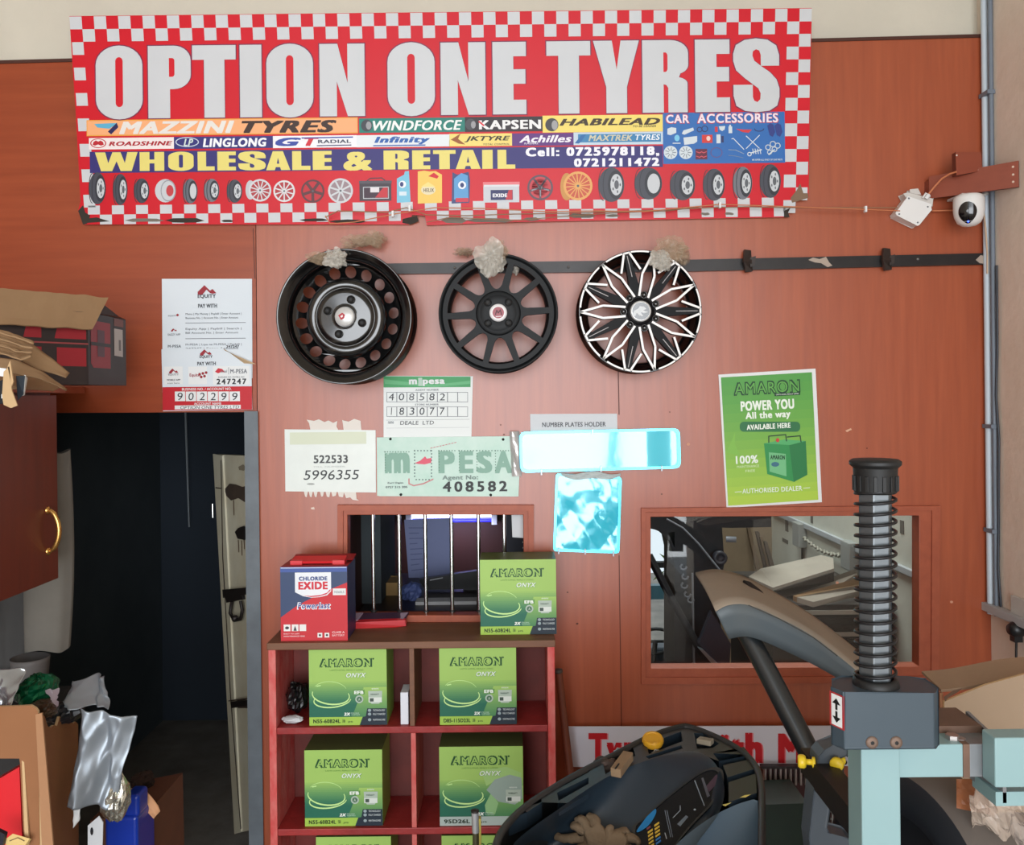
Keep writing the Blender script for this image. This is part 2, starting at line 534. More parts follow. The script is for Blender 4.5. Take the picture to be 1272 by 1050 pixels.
frame('window_2', [P(801, 636, 0), P(1156.5, 633.5, 0), P(1155.5, 839.5, 0), P(801, 841.5, 0)], [P(808, 642, 0), P(1141, 640.5, 0), P(1141, 828, 0), P(808.5, 830, 0)], 0.05, 0.004, FRAMEW)
m = MB()
q = [P(807, 641, 0.03), P(1143, 639, 0.03), P(1143, 830, 0.03), P(807, 832, 0.03)]
m.prism(q, (0, 0.004, 0), glass_mat('window_glass', (0.90, 0.93, 0.93, 1), 0.035))
struct(m.build('window_2_glass'))
# sill board inside the teller window
m = MB()
a, b = P(430, 760, 0.05), P(652, 760, 0.05)
m.box(a.x, 0.046, a.z - 0.045, b.x, 0.11, a.z - 0.02, mat('sill_brown', (84, 42, 30), 0.45, var=(6, 0.4)))
struct(m.build('window_1_sill'))

# conduits down the corner and trunking on the side wall
CONDW = mat('conduit_white', (196, 208, 218), 0.45)
CONDG = mat('conduit_grey', (112, 122, 134), 0.5)
t = thing('conduit_run', 'pale blue white electrical conduit pipes running down the wall corner', 'conduit', (1.468, -0.02, 1.04))
for name, px0, px1, py1, r, mm in (('pipe', 1229, 1236, 762, 0.0105, CONDW), ('pipe', 1236.5, 1240.5, 762, 0.007, CONDG)):
    m = MB()
    Y = -0.012
    a = P(px0, -40, Y); b = P(px1, py1, Y)
    a.x = XR - r - (0.0 if r > 0.01 else 0.001); b.x = a.x
    if r < 0.01:
        a.y = b.y = -0.045
    else:
        a.y = b.y = -0.018
    m.tube([a, (a + b) / 2, b], r, mm, 12)
    m.build(name, t)
m = MB()
for z in (2.62, 2.35, 1.60, 1.28):
    m.box(XR - 0.024, -0.055, z, XR - 0.0005, -0.006, z + 0.012, CONDG)
m.build('saddle_clip', t)
m = MB()
pts = [P(1232 + i * 1.3, 330 + 430 * i / 8.0, -0.06) for i in range(9)]
for i, p in enumerate(pts):
    p.x = XR - 0.006 - 0.003 * (i % 2)
    p.y = -0.062 - 0.006 * sin(i * 1.7)
m.tube(pts, 0.0035, mat('cable_dark', (52, 58, 66), 0.5), 8)
m.build('cable', t)
m = MB()
m.box(XR - 0.03, -1.4, 1.035, XR, -0.0, 1.06, mat('trunking', (176, 180, 182), 0.5))
tag(m.build('cable_trunking', bevel=0.002), 'grey plastic cable trunking along the beige side wall below the conduits', 'trunking')
m = MB()
m.box(XR - 0.03, 0.06, 1.035, XR - 0.0125, 2.15, 1.06, MATS['trunking'])
tag(m.build('cable_trunking', bevel=0.002), 'grey cable trunking on the pale wall seen through the glass window', 'trunking')
# plug and hanging cable on the side wall
t = thing('wall_plug', 'black plug with hanging cable on the beige side wall above trunking', 'plug', (XR - 0.02, -0.17, 1.0))
m = MB()
c = P(1266, 782, -0.17); c.x = XR - 0.022
m.lathe([(0.0, -0.022), (0.014, -0.022), (0.022, -0.01), (0.024, 0.008), (0.018, 0.02), (0.0, 0.022)], c, (1, 0, 0), BLACKP, 20)
m.box(c.x - 0.012, c.y - 0.012, c.z - 0.035, c.x + 0.012, c.y + 0.012, c.z - 0.01, BLACKP)
m.build('plug', t)
m = MB()
m.tube([c + Vector((0, 0, -0.03)), c + Vector((0, 0.002, -0.08)), c + Vector((0.002, -0.004, -0.2)), c + Vector((0.01, -0.01, -0.5))], 0.0035, BLACKP, 8)
m.build('cable', t)
m = MB()
m.box(XR - 0.012, -0.225, c.z + 0.01, XR - 0.0005, -0.125, c.z + 0.09, mat('socket', (196, 196, 190), 0.5))
tag(m.build('wall_socket', bevel=0.002), 'pale socket plate on beige side wall holding the black plug', 'socket')
# ------------------------------------------------------------------ shop banner (leans forward at its top)
BY0 = -0.075
TL, TR, BR_, BL = (86, 20), (1008.5, 10), (1003.5, 268), (105, 279)
pa = P(*TL, -0.082); pb = P(*TR, -0.082); pc = P(105, 279, -0.012)
nb = (pb - pa).cross(pc - pa).normalized()
if nb.y > 0: nb = -nb
SB = Sheet(pa, nb, 0.0004)
banner = thing('shop_banner', 'big red tyre shop banner with white and red checkered border', 'banner', (0, -0.02, P(636, 275, -0.02).z))
RED = mat('banner_red', (206, 24, 40), 0.38, spec=0.25, var=(3, 0.08))
WHT = mat('banner_white', (203, 206, 209), 0.4, spec=0.25, var=(5, 0.05))
NAVY = ink(48, 42, 112); LYEL = ink(226, 212, 118)
m = MB()
edge = [TL, TR, (1006, 130), (1004.5, 244), (985, 249), (980, 262), (973, 270), (800, 273), (640, 276), (530, 280), (528, 268), (512, 267), (508, 279), (105, 279), (97, 262), (100, 250), (94, 140)]
m.prism([SB.p(*q) for q in edge], -nb * 0.004, RED, mside=WHT)
m.build('board', banner)
def bq(x, y):   # straight banner position: keeps the slanted left edge of the leaning sheet
    return (x, y)
# checkered border
m = MB()
def col_lerp(a, b, t): return (a[0] + (b[0] - a[0]) * t, a[1] + (b[1] - a[1]) * t)
NX = 61
def cell(i, j, n, e0, e1, f0, f1):
    """cell between edge lines e (outer) and f (inner)"""
    return [col_lerp(e0, e1, i / n), col_lerp(e0, e1, (i + 1) / n), col_lerp(f0, f1, (i + 1) / n), col_lerp(f0, f1, i / n)]
l0 = lambda y: 86 + (y - 20) * 19 / 258.0
r0 = lambda y: 1008.5 - (y - 10) * 5.5 / 258.0
lines = [((l0(20 + k), 20 + k), (r0(10 + k), 10 + k)) for k in (0.6, 16.5, 32.0)]
for j in range(2):
    for i in range(NX):
        if (i + j) % 2 == 0:
            (e0, e1), (f0, f1) = lines[j], lines[j + 1]
            m.flat(SB, cell(i, j, NX, e0, e1, f0, f1), WHT, 1)
CW = 922.5 / NX
y = 52.5; k = 0
while y < 250:
    h = 15.8
    if k % 2 == 0:
        m.flat(SB, [(l0(y) + 1, y), (l0(y) + CW, y - .15), (l0(y + h) + CW, y + h - .15), (l0(y + h) + 1, y + h)], WHT, 1)
    y += h; k += 1
y = 42.0; k = 0
while y < 250:
    h = 15.9
    a, b = r0(y), r0(y + h)
    if k % 2 == 0:
        m.flat(SB, [(a - CW, y + .1), (a - .6, y), (b - .6, y + h), (b - CW, y + h + .1)], WHT, 1)
    else:
        m.flat(SB, [(a - 2 * CW, y + .1), (a - CW, y), (b - CW, y + h), (b - 2 * CW, y + h + .1)], WHT, 1)
    y += h; k += 1
bx0, bx1 = 109.0, 975.0
for j, (yo, hh) in enumerate(((0, 11), (11.5, 12))):
    i = 0
    x = bx0
    while x < bx1 - 5:
        if (i + j) % 2 == 0:
            yl = 255.6 + yo - (x - 105) * 0.0118
            if not (505 < x < 522 and j == 1):
                m.flat(SB, [(x, yl), (x + 14.9, yl - .17), (x + 15.2, yl + hh - .17), (x + .3, yl + hh)], WHT, 1)
        x += 14.95; i += 1
m.build('checkered_border', banner)
# torn, burnt lower edge
m = MB()
BURN = ink(54, 48, 42, 0.8); GREYB = ink(120, 112, 102, 0.8); RUSTB = ink(150, 78, 48, 0.7)
random.seed(4)
m.flat(SB, [(97, 262), (103, 255), (106, 264), (112, 268), (108, 278), (103, 279), (100, 270)], BURN, 3)
m.flat(SB, [(104, 272), (120, 270), (136, 275), (122, 276), (108, 277)], BURN, 3.2)
for x0, x1, yy, hh in ((155, 205, 274, 4), (205, 254, 274, 6), (275, 290, 275, 2), (372, 408, 274, 3), (408, 455, 276, 4), (548, 580, 275, 7), (578, 640, 275, 5), (650, 670, 274, 4), (705, 740, 270, 5), (752, 770, 270, 3), (870, 882, 268, 3), (900, 912, 268, 3)):
    yy -= (x0 - 105) * 0.003
    pl = [(x0, yy)] + [(x0 + (x1 - x0) * t, yy - hh / 2 + random.uniform(-.6, .6)) for t in (.2, .5, .8)] + [(x1, yy + .5)] + [(x0 + (x1 - x0) * t, yy + hh / 2 + random.uniform(-.6, .6)) for t in (.8, .5, .2)]
    m.flat(SB, pl, GREYB if x0 > 500 or x0 < 200 else BURN, 3)
m.flat(SB, [(982, 246), (990, 236), (994, 228), (998, 240), (1004, 240), (1004, 246), (984, 252)], ink(128, 104, 84, 0.8), 3)
m.flat(SB, [(974, 262), (982, 258), (979, 264), (981, 270), (974, 270)], BURN, 3)
m.flat(SB, [(500, 272), (518, 268), (520, 275), (510, 279), (500, 277)], BURN, 3.4)
m.build('burnt_edge', banner)
# big lettering
m = MB()
EDGEC = ink(120, 34, 70)
def hl(ch, x0, x1, y0, y1):
    heavy(m, SB, ch, (x0, y0, x1, y1), EDGEC, 2, 1.3)
    heavy(m, SB, ch, (x0, y0, x1, y1), WHT, 3)
    if ch in 'OPR':
        outs, holes = HEAVY[ch]
        a, b, c, d = rr(x0, y0, x1, y1)
        m.flat(SB, [(a[0] + (b[0] - a[0]) * u + (d[0] - a[0]) * v, a[1] + (b[1] - a[1]) * u + (d[1] - a[1]) * v) for u, v in holes[0]], RED, 2.6)
for ch, x0, x1 in (('O', 119, 177), ('P', 184, 237), ('T', 239, 293), ('I', 298, 325), ('O', 331, 389), ('N', 397, 453), ('O', 481.5, 540), ('N', 547.5, 603), ('E', 612, 653.5), ('T', 679, 733.5), ('Y', 737, 794), ('R', 798, 855), ('E', 863.5, 906.5), ('S', 911, 968)):
    s = -0.0114 * ((x0 + x1) / 2 - 150)
    hl(ch, x0, x1, 57.5 + s, 147.5 + s)
m.build('shop_name_lettering', banner)
# strips of the brands
m = MB()
def panel(x0, y0, x1, y1, c, k=1.5, new=True):
    global m
    if new and m.v:
        m.build('logo_strip', banner)
        m = MB()
    m.flat(SB, rr(x0, y0, x1, y1), ink(*c), k)
def T(s, x0, y0, x1, y1, c, bold=0.0, shear=0.0, k=3, space=1.0):
    text(m, SB, s, (x0, y0, x1, y1), ink(*c), k, bold, shear, space=space)
panel(107.5, 147.5, 444.5, 167.5, (232, 160, 60))
panel(108.5, 148.7, 443.5, 166.2, (240, 170, 118), 2, False)
m.flat(SB, [(117, 154), (140, 153), (146, 153), (136, 160), (121, 158.5)], ink(90, 172, 204), 3)
m.flat(SB, [(134, 163.5), (145, 152.5), (147, 158), (138, 167)], ink(34, 26, 84), 3.4)
T('MAZZINI', 148, 150.5, 291, 166, (226, 222, 216), 0.045, 0.25)
T('TYRES', 300, 149.5, 418, 165, (56, 34, 26), 0.05, 0.3)
panel(446, 146.5, 577.5, 164.5, (24, 122, 110))
T('WINDFORCE', 463, 149.5, 574, 162, (232, 236, 234), 0.03, 0.25)
m.flat(SB, ell(455.5, 156, 7, 7.5), ink(60, 64, 72), 2.6); m.flat(SB, ell(458, 156, 3.4, 5), ink(150, 152, 156), 3)
panel(577.5, 145, 674, 163.5, (44, 36, 42))
T('KAPSEN', 595, 149, 672, 160.5, (232, 232, 232), 0.04)
m.stroke(SB, [(595, 151), (601, 156)], 2, ink(220, 50, 60), 4)
m.flat(SB, ell(584.5, 154.5, 6.5, 7), ink(70, 70, 76), 2.6); m.flat(SB, ell(588, 155, 3, 4.6), ink(150, 150, 154), 3)
panel(674, 143, 823.5, 164, (236, 214, 110))
T('HABILEAD', 695, 147, 820, 155.5, (60, 44, 22), 0.04, 0.3)
T('TO BE LEADER', 786, 155.5, 815, 158, (80, 70, 40), 0.02, 0.2)
m.flat(SB, ell(685.5, 155, 8.2, 8.2), ink(62, 62, 66), 2.6); m.flat(SB, ell(689, 155.5, 3.8, 6), ink(158, 158, 160), 3)
panel(110.5, 171, 216, 185.3, (236, 226, 224))
m.flat(SB, ell(122, 178, 10, 6), ink(186, 34, 46), 2.4); m.flat(SB, ell(122, 178, 8.6, 5), ink(236, 226, 224), 2.6)
m.flat(SB, [(115, 180), (116, 176.5), (119, 174.5), (122, 176), (125, 174.5), (128, 176.5), (129, 180), (125, 181), (122, 179.5), (118, 181)], ink(186, 34, 46), 3)
T('ROADSHINE', 135, 175.5, 214, 181, (170, 30, 44), 0.04, 0.25)
panel(216, 169.5, 339, 184.5, (44, 42, 116))
m.stroke(SB, ell(232.5, 176.5, 14, 5.6, 22), 1.1, ink(196, 206, 224), 3, True)
T('LP', 228, 172.5, 240, 181.5, (206, 220, 216), 0.03, 0.3)
T('LINGLONG', 252, 171.5, 331, 182.5, (238, 240, 244), 0.045, 0.15)
panel(339, 168.5, 443, 183.5, (236, 236, 240))
T('G', 342, 171, 374, 181.5, (52, 72, 160), 0.06, 0.3)
T('T', 378, 170.5, 396, 181.3, (206, 40, 56), 0.06, 0.3)
m.stroke(SB, [(375, 171.5), (438, 170.3)], 1.5, ink(52, 72, 160), 3.6)
T('RADIAL', 395, 173.5, 436, 177.8, (64, 68, 90), 0.03)
m.stroke(SB, [(394, 181), (436, 180.2)], 1.3, ink(64, 68, 110), 3.6)
panel(443, 167.5, 558.5, 182.5, (222, 228, 232))
T('Infinity', 465, 169.5, 534, 179.5, (36, 92, 170), 0.05, 0.25)
m.stroke(SB, [(464, 181), (528, 180.2)], 1.4, ink(36, 92, 170), 3.6)
panel(558, 166, 636, 181.5, (236, 214, 118))
m.flat(SB, [(560, 173.5), (572, 166), (569, 172.5), (578, 179.5), (570, 178.5)], ink(150, 84, 30), 3)
T('JKTYRE', 577, 169, 634, 176.5, (52, 46, 28), 0.03, 0.3)
T('TOTAL CONTROL', 600, 178, 633, 180.2, (110, 96, 56), 0.015, 0.2)
panel(636, 165.5, 712.5, 181, (92, 44, 122))
T('Achilles', 645, 168, 710, 177, (236, 232, 240), 0.035, 0.3)
T('RADIAL', 651, 177, 669, 179.3, (220, 214, 228), 0.02, 0.2)
panel(712.5, 164, 823.5, 179.8, (192, 210, 224))
panel(718, 166.2, 821, 176.5, (56, 128, 176), 2, False)
m.flat(SB, [(714, 178), (722, 168), (728, 167), (722, 176), (719, 178.5)], ink(40, 104, 166), 2.6)
T('MAXTREK', 731, 167.5, 786, 175, (200, 196, 170), 0.03, 0.25)
T('TYRES', 789, 167, 820, 174, (236, 240, 244), 0.02, 0.2)
# wholesale and retail band
panel(111.5, 184.8, 823.3, 211.3, (48, 42, 112))
for ch, x0, x1 in (('W', 118, 171), ('H', 173.5, 204), ('O', 209, 240.5), ('L', 245.5, 266.5), ('E', 270, 293), ('S', 296, 330), ('A', 330.5, 360.5), ('L', 363, 385.5), ('E', 388.5, 412), ('R', 476.5, 508), ('E', 512, 534.5), ('T', 538, 566), ('A', 566, 597), ('I', 599, 612), ('L', 618, 640)):
    xm = (x0 + x1) / 2
    heavy(m, SB, ch, (x0, 189.2 - (xm - 145) * .0066, x1, 212.6 - (xm - 145) * .006), ink(226, 212, 118), 3)
T('&', 426.5, 188.5, 462.5, 212.0, (226, 212, 118), 0.04)
m.build('slogan_band', banner)
m = MB()
T('Cell: 0725978118,', 653, 182.6, 819, 195.2, (236, 236, 244), 0.055, 0, 3, 1.1)
T('0721211472', 713, 196.3, 819, 206.8, (236, 236, 244), 0.055, 0, 3, 1.1)
m.build('phone_lettering', banner)
# panel of car accessories
m = MB()
m.flat(SB, rr(823.5, 139.5, 975, 203), ink(42, 104, 176), 1.6)
def T2(s, x0, y0, x1, y1):
    text(m, SB, s, (x0 - .8, y0 - .8, x1 + .8, y1 + .8), ink(190, 40, 60), 2.4, 0.05)
    text(m, SB, s, (x0, y0, x1, y1), ink(238, 222, 230), 3, 0.03, space=1.052)
T2('CAR', 827.5, 142.5, 856, 153)
T2('ACCESSORIES', 866.5, 141, 966.5, 152.5)
LG, DG = ink(206, 216, 222), ink(40, 48, 96)
m.flat(SB, [(829, 167), (829, 160), (834, 158), (840, 159), (840, 165), (833, 168)], LG, 3)
m.flat(SB, [(847, 166), (849, 162), (861, 158.5), (862, 162), (850, 167.5)], LG, 3)
m.stroke(SB, ell(869, 161, 3, 3, 12), 1, DG, 3, True); m.stroke(SB, ell(875.5, 160, 3.6, 3.6, 12), 1, DG, 3, True)
m.flat(SB, rr(888, 157.5, 891.5, 164), ink(200, 50, 60), 3); m.flat(SB, [(893, 157), (901, 156.5), (900, 161), (897, 163), (894, 161)], LG, 3)
m.flat(SB, rr(905, 157, 909.5, 165.5), LG, 3); m.flat(SB, rr(906, 155, 908, 157.5), LG, 3)
m.flat(SB, [(914, 160), (924, 161), (934, 161), (930, 165), (922, 164)], ink(206, 52, 60), 3)
m.stroke(SB, ell(943, 160, 5.6, 3, 14, 0, pi), 1, DG, 3)
for dx in (0, 9):
    m.flat(SB, [(953 + dx, 156), (957 + dx, 153), (961 + dx, 155), (963 + dx, 164), (960 + dx, 170), (956 + dx, 168)], ink(44, 58, 130), 3 + dx * .1)
m.flat(SB, ell(841, 171.5, 3.2, 4), ink(120, 196, 228), 3); m.stroke(SB, [(836, 178), (845, 178)], 1.2, LG, 3)
m.flat(SB, [(849, 171), (866, 169), (866, 176), (862, 178.5), (850, 180)], LG, 3)
m.flat(SB, rr(872, 167.5, 885, 177.5), ink(206, 56, 50), 3); m.flat(SB, ell(880, 172, 2.5, 3), ink(236, 200, 190), 3.4)
m.flat(SB, rr(890, 167, 895, 178), LG, 3); m.flat(SB, rr(896, 169, 899, 177), DG, 3)
m.stroke(SB, [(909, 172.5), (911, 172), (924, 185.5)], 1, LG, 3)
m.stroke(SB, [(927, 169), (943, 184)], 1, LG, 3); m.stroke(SB, [(943.5, 168), (927, 184.5)], 1, LG, 3.3)
for cx in (833, 852):
    m.flat(SB, ell(cx, 189.5, 8.4, 8.2), LG, 3)
    for i in range(9):
        a = 2 * pi * i / 9
        m.stroke(SB, [(cx + 2.5 * cos(a), 189.5 + 2.5 * sin(a)), (cx + 6.6 * cos(a), 189.5 + 6.6 * sin(a))], 0.9, ink(120, 130, 140), 3.5)
m.flat(SB, rr(864, 185, 878.5, 198), ink(96, 30, 56), 3)
for yy in (188.5, 194):
    m.stroke(SB, [(865, yy), (869, yy + 1.5), (871.5, yy), (874, yy + 1.5), (877.5, yy)], 1, ink(206, 80, 96), 3.5)
m.stroke(SB, ell(890, 189.5, 7, 6, 18), 0.9, ink(100, 80, 130), 3, True)
m.stroke(SB, [(905, 186), (914, 186.5), (924, 191)], 0.9, ink(130, 150, 170), 3); m.stroke(SB, [(905, 193), (914, 194), (923, 196)], 0.7, ink(110, 130, 150), 3)
m.stroke(SB, ell(931, 191.5, 2.3, 2.2, 10), 1.1, LG, 3, True); m.stroke(SB, [(933, 190), (946, 186)], 1.4, LG, 3)
for i in range(4):
    m.stroke(SB, [(935 + 3 * i, 185), (936 + 3 * i, 191)], 1, LG, 3.4)
for cx, cy, r in ((954, 183, 3), (960, 179, 3.4), (966, 181, 3.2), (962, 185.5, 3), (956, 189, 2.6)):
    m.stroke(SB, ell(cx, cy, r, r, 12), 1.1, ink(190, 200, 206), 3, True)
m.stroke(SB, [(955, 192), (962, 186)], 1.6, LG, 4)
text(m, SB, 'WE OFFER ALL KINDS OF CAR PARTS', (934, 197.3, 972, 199.5), LG, 3, 0.02)
m.build('accessories_panel', banner)
# printed pictures of tyres, wheels, batteries and oil
m = MB()
TY, TY2, RIM, HUB = ink(66, 68, 78), ink(44, 46, 54), ink(196, 200, 204), ink(90, 94, 100)
def tyre_pic(cx, cy, w, h, f=1, rim=0.42, hole=True, c=TY, sp=5):
    m = MB()
    m.flat(SB, ell(cx, cy, w / 2, h / 2, 24), c, 2)
    for t in (-0.30, -0.12):
        m.stroke(SB, ell(cx + f * t * w, cy, w * .20, h * .46, 14, pi / 2 if f > 0 else -pi / 2, 1.5 * pi if f > 0 else pi / 2), 0.9, TY2, 2.3)
    rx = cx + f * w * 0.17
    m.flat(SB, ell(rx, cy, w * .31, h * .42, 20), TY2, 2.8)
    m.flat(SB, ell(rx + f * w * .02, cy, w * .23, h * .31, 20), RIM, 3.2)
    if hole:
        m.flat(SB, ell(rx + f * w * .03, cy, w * .09, h * .13, 14), HUB, 3.6)
        for i in range(sp):
            a = 2 * pi * i / sp
            m.flat(SB, ell(rx + f * w * .02 + w * .15 * cos(a), cy + h * .21 * sin(a), w * .03, h * .045, 8), HUB, 3.6)
    m.build('printed_tyre', banner)
def rim_pic(cx, cy, r, c, bgc, sp, wd=1.4, ax=1.0):
    m = MB()
    m.flat(SB, ell(cx, cy, r * ax, r, 28), c, 2)
    m.flat(SB, ell(cx, cy, r * ax * .84, r * .84, 28), bgc, 2.4)
    for i in range(sp):
        a = 2 * pi * i / sp + .3
        m.stroke(SB, [(cx + r * .15 * ax * cos(a), cy + r * .15 * sin(a)), (cx + r * .86 * ax * cos(a), cy + r * .86 * sin(a))], wd, c, 2.8)
    m.flat(SB, ell(cx, cy, r * .2 * ax, r * .2, 14), c, 3.4)
    m.flat(SB, ell(cx, cy, r * .09 * ax, r * .09, 10), HUB, 3.7)
    m.build('printed_wheel', banner)
tyre_pic(121, 234, 21, 40); tyre_pic(149.5, 235.5, 18, 39); tyre_pic(176, 237, 19, 31)
m.flat(SB, ell(205.5, 237, 13, 14.5), RIM, 2); m.flat(SB, ell(209, 237, 9.5, 13.5), ink(150, 154, 160), 2.4); m.flat(SB, ell(209, 237, 8.3, 12), RIM, 2.7); m.flat(SB, ell(211, 237, 4.6, 7), ink(190, 60, 66), 3)
m.build('printed_wheel', banner); m = MB()
tyre_pic(236.5, 237.5, 18, 31, 1, hole=False, c=ink(96, 100, 110)); tyre_pic(263, 236.5, 19, 29, 1, c=ink(110, 114, 122)); tyre_pic(291.5, 237.5, 19, 29)
m.flat(SB, ell(311, 236, 6, 12), ink(190, 194, 198), 1.8); m.build('printed_wheel', banner); m = MB(); rim_pic(323, 236.5, 14, ink(206, 208, 212), ink(170, 60, 66), 12)
rim_pic(353, 237.5, 13.5, ink(214, 214, 216), ink(170, 50, 58), 10, 1.6)
rim_pic(388.5, 237.5, 14.5, ink(92, 48, 54), ink(186, 36, 48), 5, 3.6)
rim_pic(423, 237, 15.5, ink(200, 204, 208), ink(150, 130, 136), 8, 2.2)
m.flat(SB, rr(446.5, 226, 486, 249.5), ink(60, 52, 62), 2); m.flat(SB, rr(446, 224.5, 486.5, 228), ink(84, 78, 88), 2.4)
m.flat(SB, rr(451, 232, 483, 247), ink(186, 190, 196), 2.8); m.flat(SB, rr(452, 233, 482, 246), ink(62, 40, 56), 3); m.flat(SB, [(466, 245.5), (476, 233), (481.5, 233), (481.5, 245.5)], ink(192, 44, 56), 3.3); m.flat(SB, rr(460, 233, 471, 239), ink(220, 216, 220), 3.6)
m.stroke(SB, [(456, 224.5), (460, 221.5), (474, 221), (478, 224)], 1.2, ink(60, 52, 62), 3)
m.build('printed_battery', banner); m = MB()
m.flat(SB, [(493, 252), (493, 222), (502, 217), (503, 213), (508, 212.5), (510, 251)], ink(120, 190, 216), 2); m.flat(SB, ell(500, 229, 4.5, 4.5), ink(230, 234, 238), 3); m.flat(SB, ell(499, 229, 2.2, 3), ink(48, 60, 120), 3.4); m.flat(SB, rr(496, 238, 505, 243), ink(210, 224, 232), 3)
m.build('printed_oil_bottle', banner); m = MB()
m.flat(SB, [(519, 253), (519, 213), (527, 212), (534, 213), (541, 212.5), (549, 217), (549, 252)], ink(234, 196, 92), 2); m.flat(SB, [(532, 219), (539, 214.5), (545, 219), (543, 222)], RED, 3)
m.flat(SB, ell(532, 236, 9, 6), ink(226, 214, 176), 3); text(m, SB, 'HELIX', (526, 234, 539, 238.5), ink(110, 96, 80), 3.5, 0.03)
m.flat(SB, [(523, 232), (532, 226), (541, 232)], ink(240, 214, 130), 3.2)
m.build('printed_oil_can', banner); m = MB()
m.flat(SB, [(561, 253), (562, 214), (568, 217), (582, 213.5), (584, 224), (583, 252)], ink(56, 70, 118), 2); m.flat(SB, [(564, 248), (564, 222), (573, 215), (581, 218), (582, 247)], ink(90, 154, 206), 2.4); m.flat(SB, ell(574, 230, 5, 5), ink(228, 234, 240), 3); m.flat(SB, ell(574, 230, 2.4, 3), ink(40, 54, 110), 3.3); m.flat(SB, rr(566, 246, 582, 251), ink(200, 50, 70), 3)
m.build('printed_oil_bottle', banner); m = MB()
m.flat(SB, rr(600.5, 231, 645, 251.5), ink(196, 200, 206), 2); m.flat(SB, rr(600, 226, 645.5, 231.5), ink(224, 120, 126), 2.4); m.flat(SB, rr(601, 229.5, 645, 232), ink(214, 216, 220), 2.8)
m.flat(SB, rr(609.5, 236, 637, 248.5), ink(44, 48, 96), 3); m.flat(SB, [(628, 248), (632, 236), (636.5, 236), (636.5, 248)], ink(192, 44, 56), 3.4); text(m, SB, 'EXIDE', (612, 240.5, 630, 245), ink(236, 236, 240), 3.8, 0.05)
m.build('printed_battery', banner); m = MB()
rim_pic(671, 233, 16, ink(96, 70, 82), ink(196, 60, 70), 5, 2.6); rim_pic(671, 233, 12.5, ink(150, 150, 158), ink(180, 48, 60), 5, 1.5)
m.flat(SB, ell(704, 232, 8, 17), ink(196, 140, 70), 1.8); rim_pic(718, 231, 18, ink(222, 164, 92), ink(196, 84, 60), 16, 1.3)
tyre_pic(759.5, 229.5, 32, 43, 1, c=TY); tyre_pic(805.5, 228, 34, 40, 1, hole=False); tyre_pic(848, 230, 31, 38); tyre_pic(887, 229.5, 27, 40); tyre_pic(922.5, 227.5, 24, 41, c=ink(110, 112, 120)); tyre_pic(957, 225, 26, 42)
m.build('printed_wheel', banner)
# slack wires over the lower edge
WIREC = mat('wire_buff', (150, 112, 82), 0.6); WIREO = mat('wire_orange', (200, 122, 82), 0.55)
t = thing('loose_cable', 'buff twin cable sagging along the bottom edge of the red banner', 'cable', P(700, 262, -0.05))
def wire(pxs, Y, r, mm, name):
    pts = []
    for i in range(len(pxs) - 1):
        for j in range(4):
            pts.append(col_lerp(pxs[i], pxs[i + 1], j / 4))
    pts.append(pxs[-1])
    m = MB(); m.tube([P(x, y, Y + 0.004 * sin(x * .07)) for x, y in pts], r, mm, 6)
    return m.build(name, t)
wire([(404, 270), (420, 262), (480, 264), (505, 258), (530, 267), (580, 268), (640, 266), (700, 265), (760, 263), (820, 261), (880, 258), (930, 257), (975, 258), (1060, 258), (1115, 258)], -0.045, 0.0016, WIREC, 'strand')
wire([(404, 268), (410, 278), (440, 276), (490, 266), (540, 258), (600, 259), (680, 263), (740, 262), (800, 263), (850, 258), (895, 254), (960, 256), (1040, 259), (1118, 262)], -0.05, 0.0016, WIREO, 'strand')
wire([(530, 276), (560, 270), (640, 274), (700, 269), (770, 264), (830, 262), (890, 254)], -0.04, 0.0014, WIREC, 'strand')
m = MB()
for x, y in ((488, 266), (509, 259), (894, 255), (1075, 260)):
    q = P(x, y, -0.048); m.box(q.x - .003, q.y - .006, q.z - .009, q.x + .003, q.y + .006, q.z + .009, WHITE)
m.build('cable_clip', t)
# ------------------------------------------------------------------ rail carrying the wheels
RAILM = mat('rail_black', (34, 32, 33), 0.38, metal=0.3, var=(14, 0.4), rgb2=(58, 54, 52))
rail = thing('display_rail', 'black flat steel display rail fixed across the laminate wall behind wheels', 'rail', P(845, 334, -0.012))
m = MB()
m.prism([P(468, 327.5, -0.014), P(860, 322.5, -0.014), P(1224, 314.5, -0.014), P(1224, 328.5, -0.014), P(860, 337, -0.014), P(468, 340.5, -0.014)], (0, 0.012, 0), RAILM)
m.build('bar', rail)
for px in (930, 1103):
    m = MB()
    y = 323 - (px - 930) * 0.012
    m.prism([P(px - 5, y - 13, -0.026), P(px + 3, y - 12, -0.026), P(px + 4, y + 2, -0.05), P(px + 5, y + 14, -0.03), P(px - 3, y + 15, -0.03), P(px - 6, y + 2, -0.045)], (0, 0.014, 0), mat('hook_dark', (44, 34, 30), 0.5))
    m.prism([P(px + 2, y - 3, -0.045), P(px + 9, y - 5, -0.045), P(px + 8, y + 6, -0.045), P(px + 2, y + 9, -0.045)], (0, 0.006, 0), MATS['hook_dark'])
    m.build('hook', rail)
m = MB()
TAPE = mat('old_tape', (168, 152, 138), 0.6)
S = wall_sheet(-0.0145)
m.flat(S, [(1004, 323), (1010, 320), (1018, 322), (1026, 319), (1030, 326), (1034, 330), (1028, 332), (1020, 327), (1012, 326)], TAPE, 1)
m.flat(S, [(1212, 323), (1218, 317), (1223, 318), (1223, 328), (1217, 327)], TAPE, 1)
m.build('tape_scrap', rail)
m = MB()
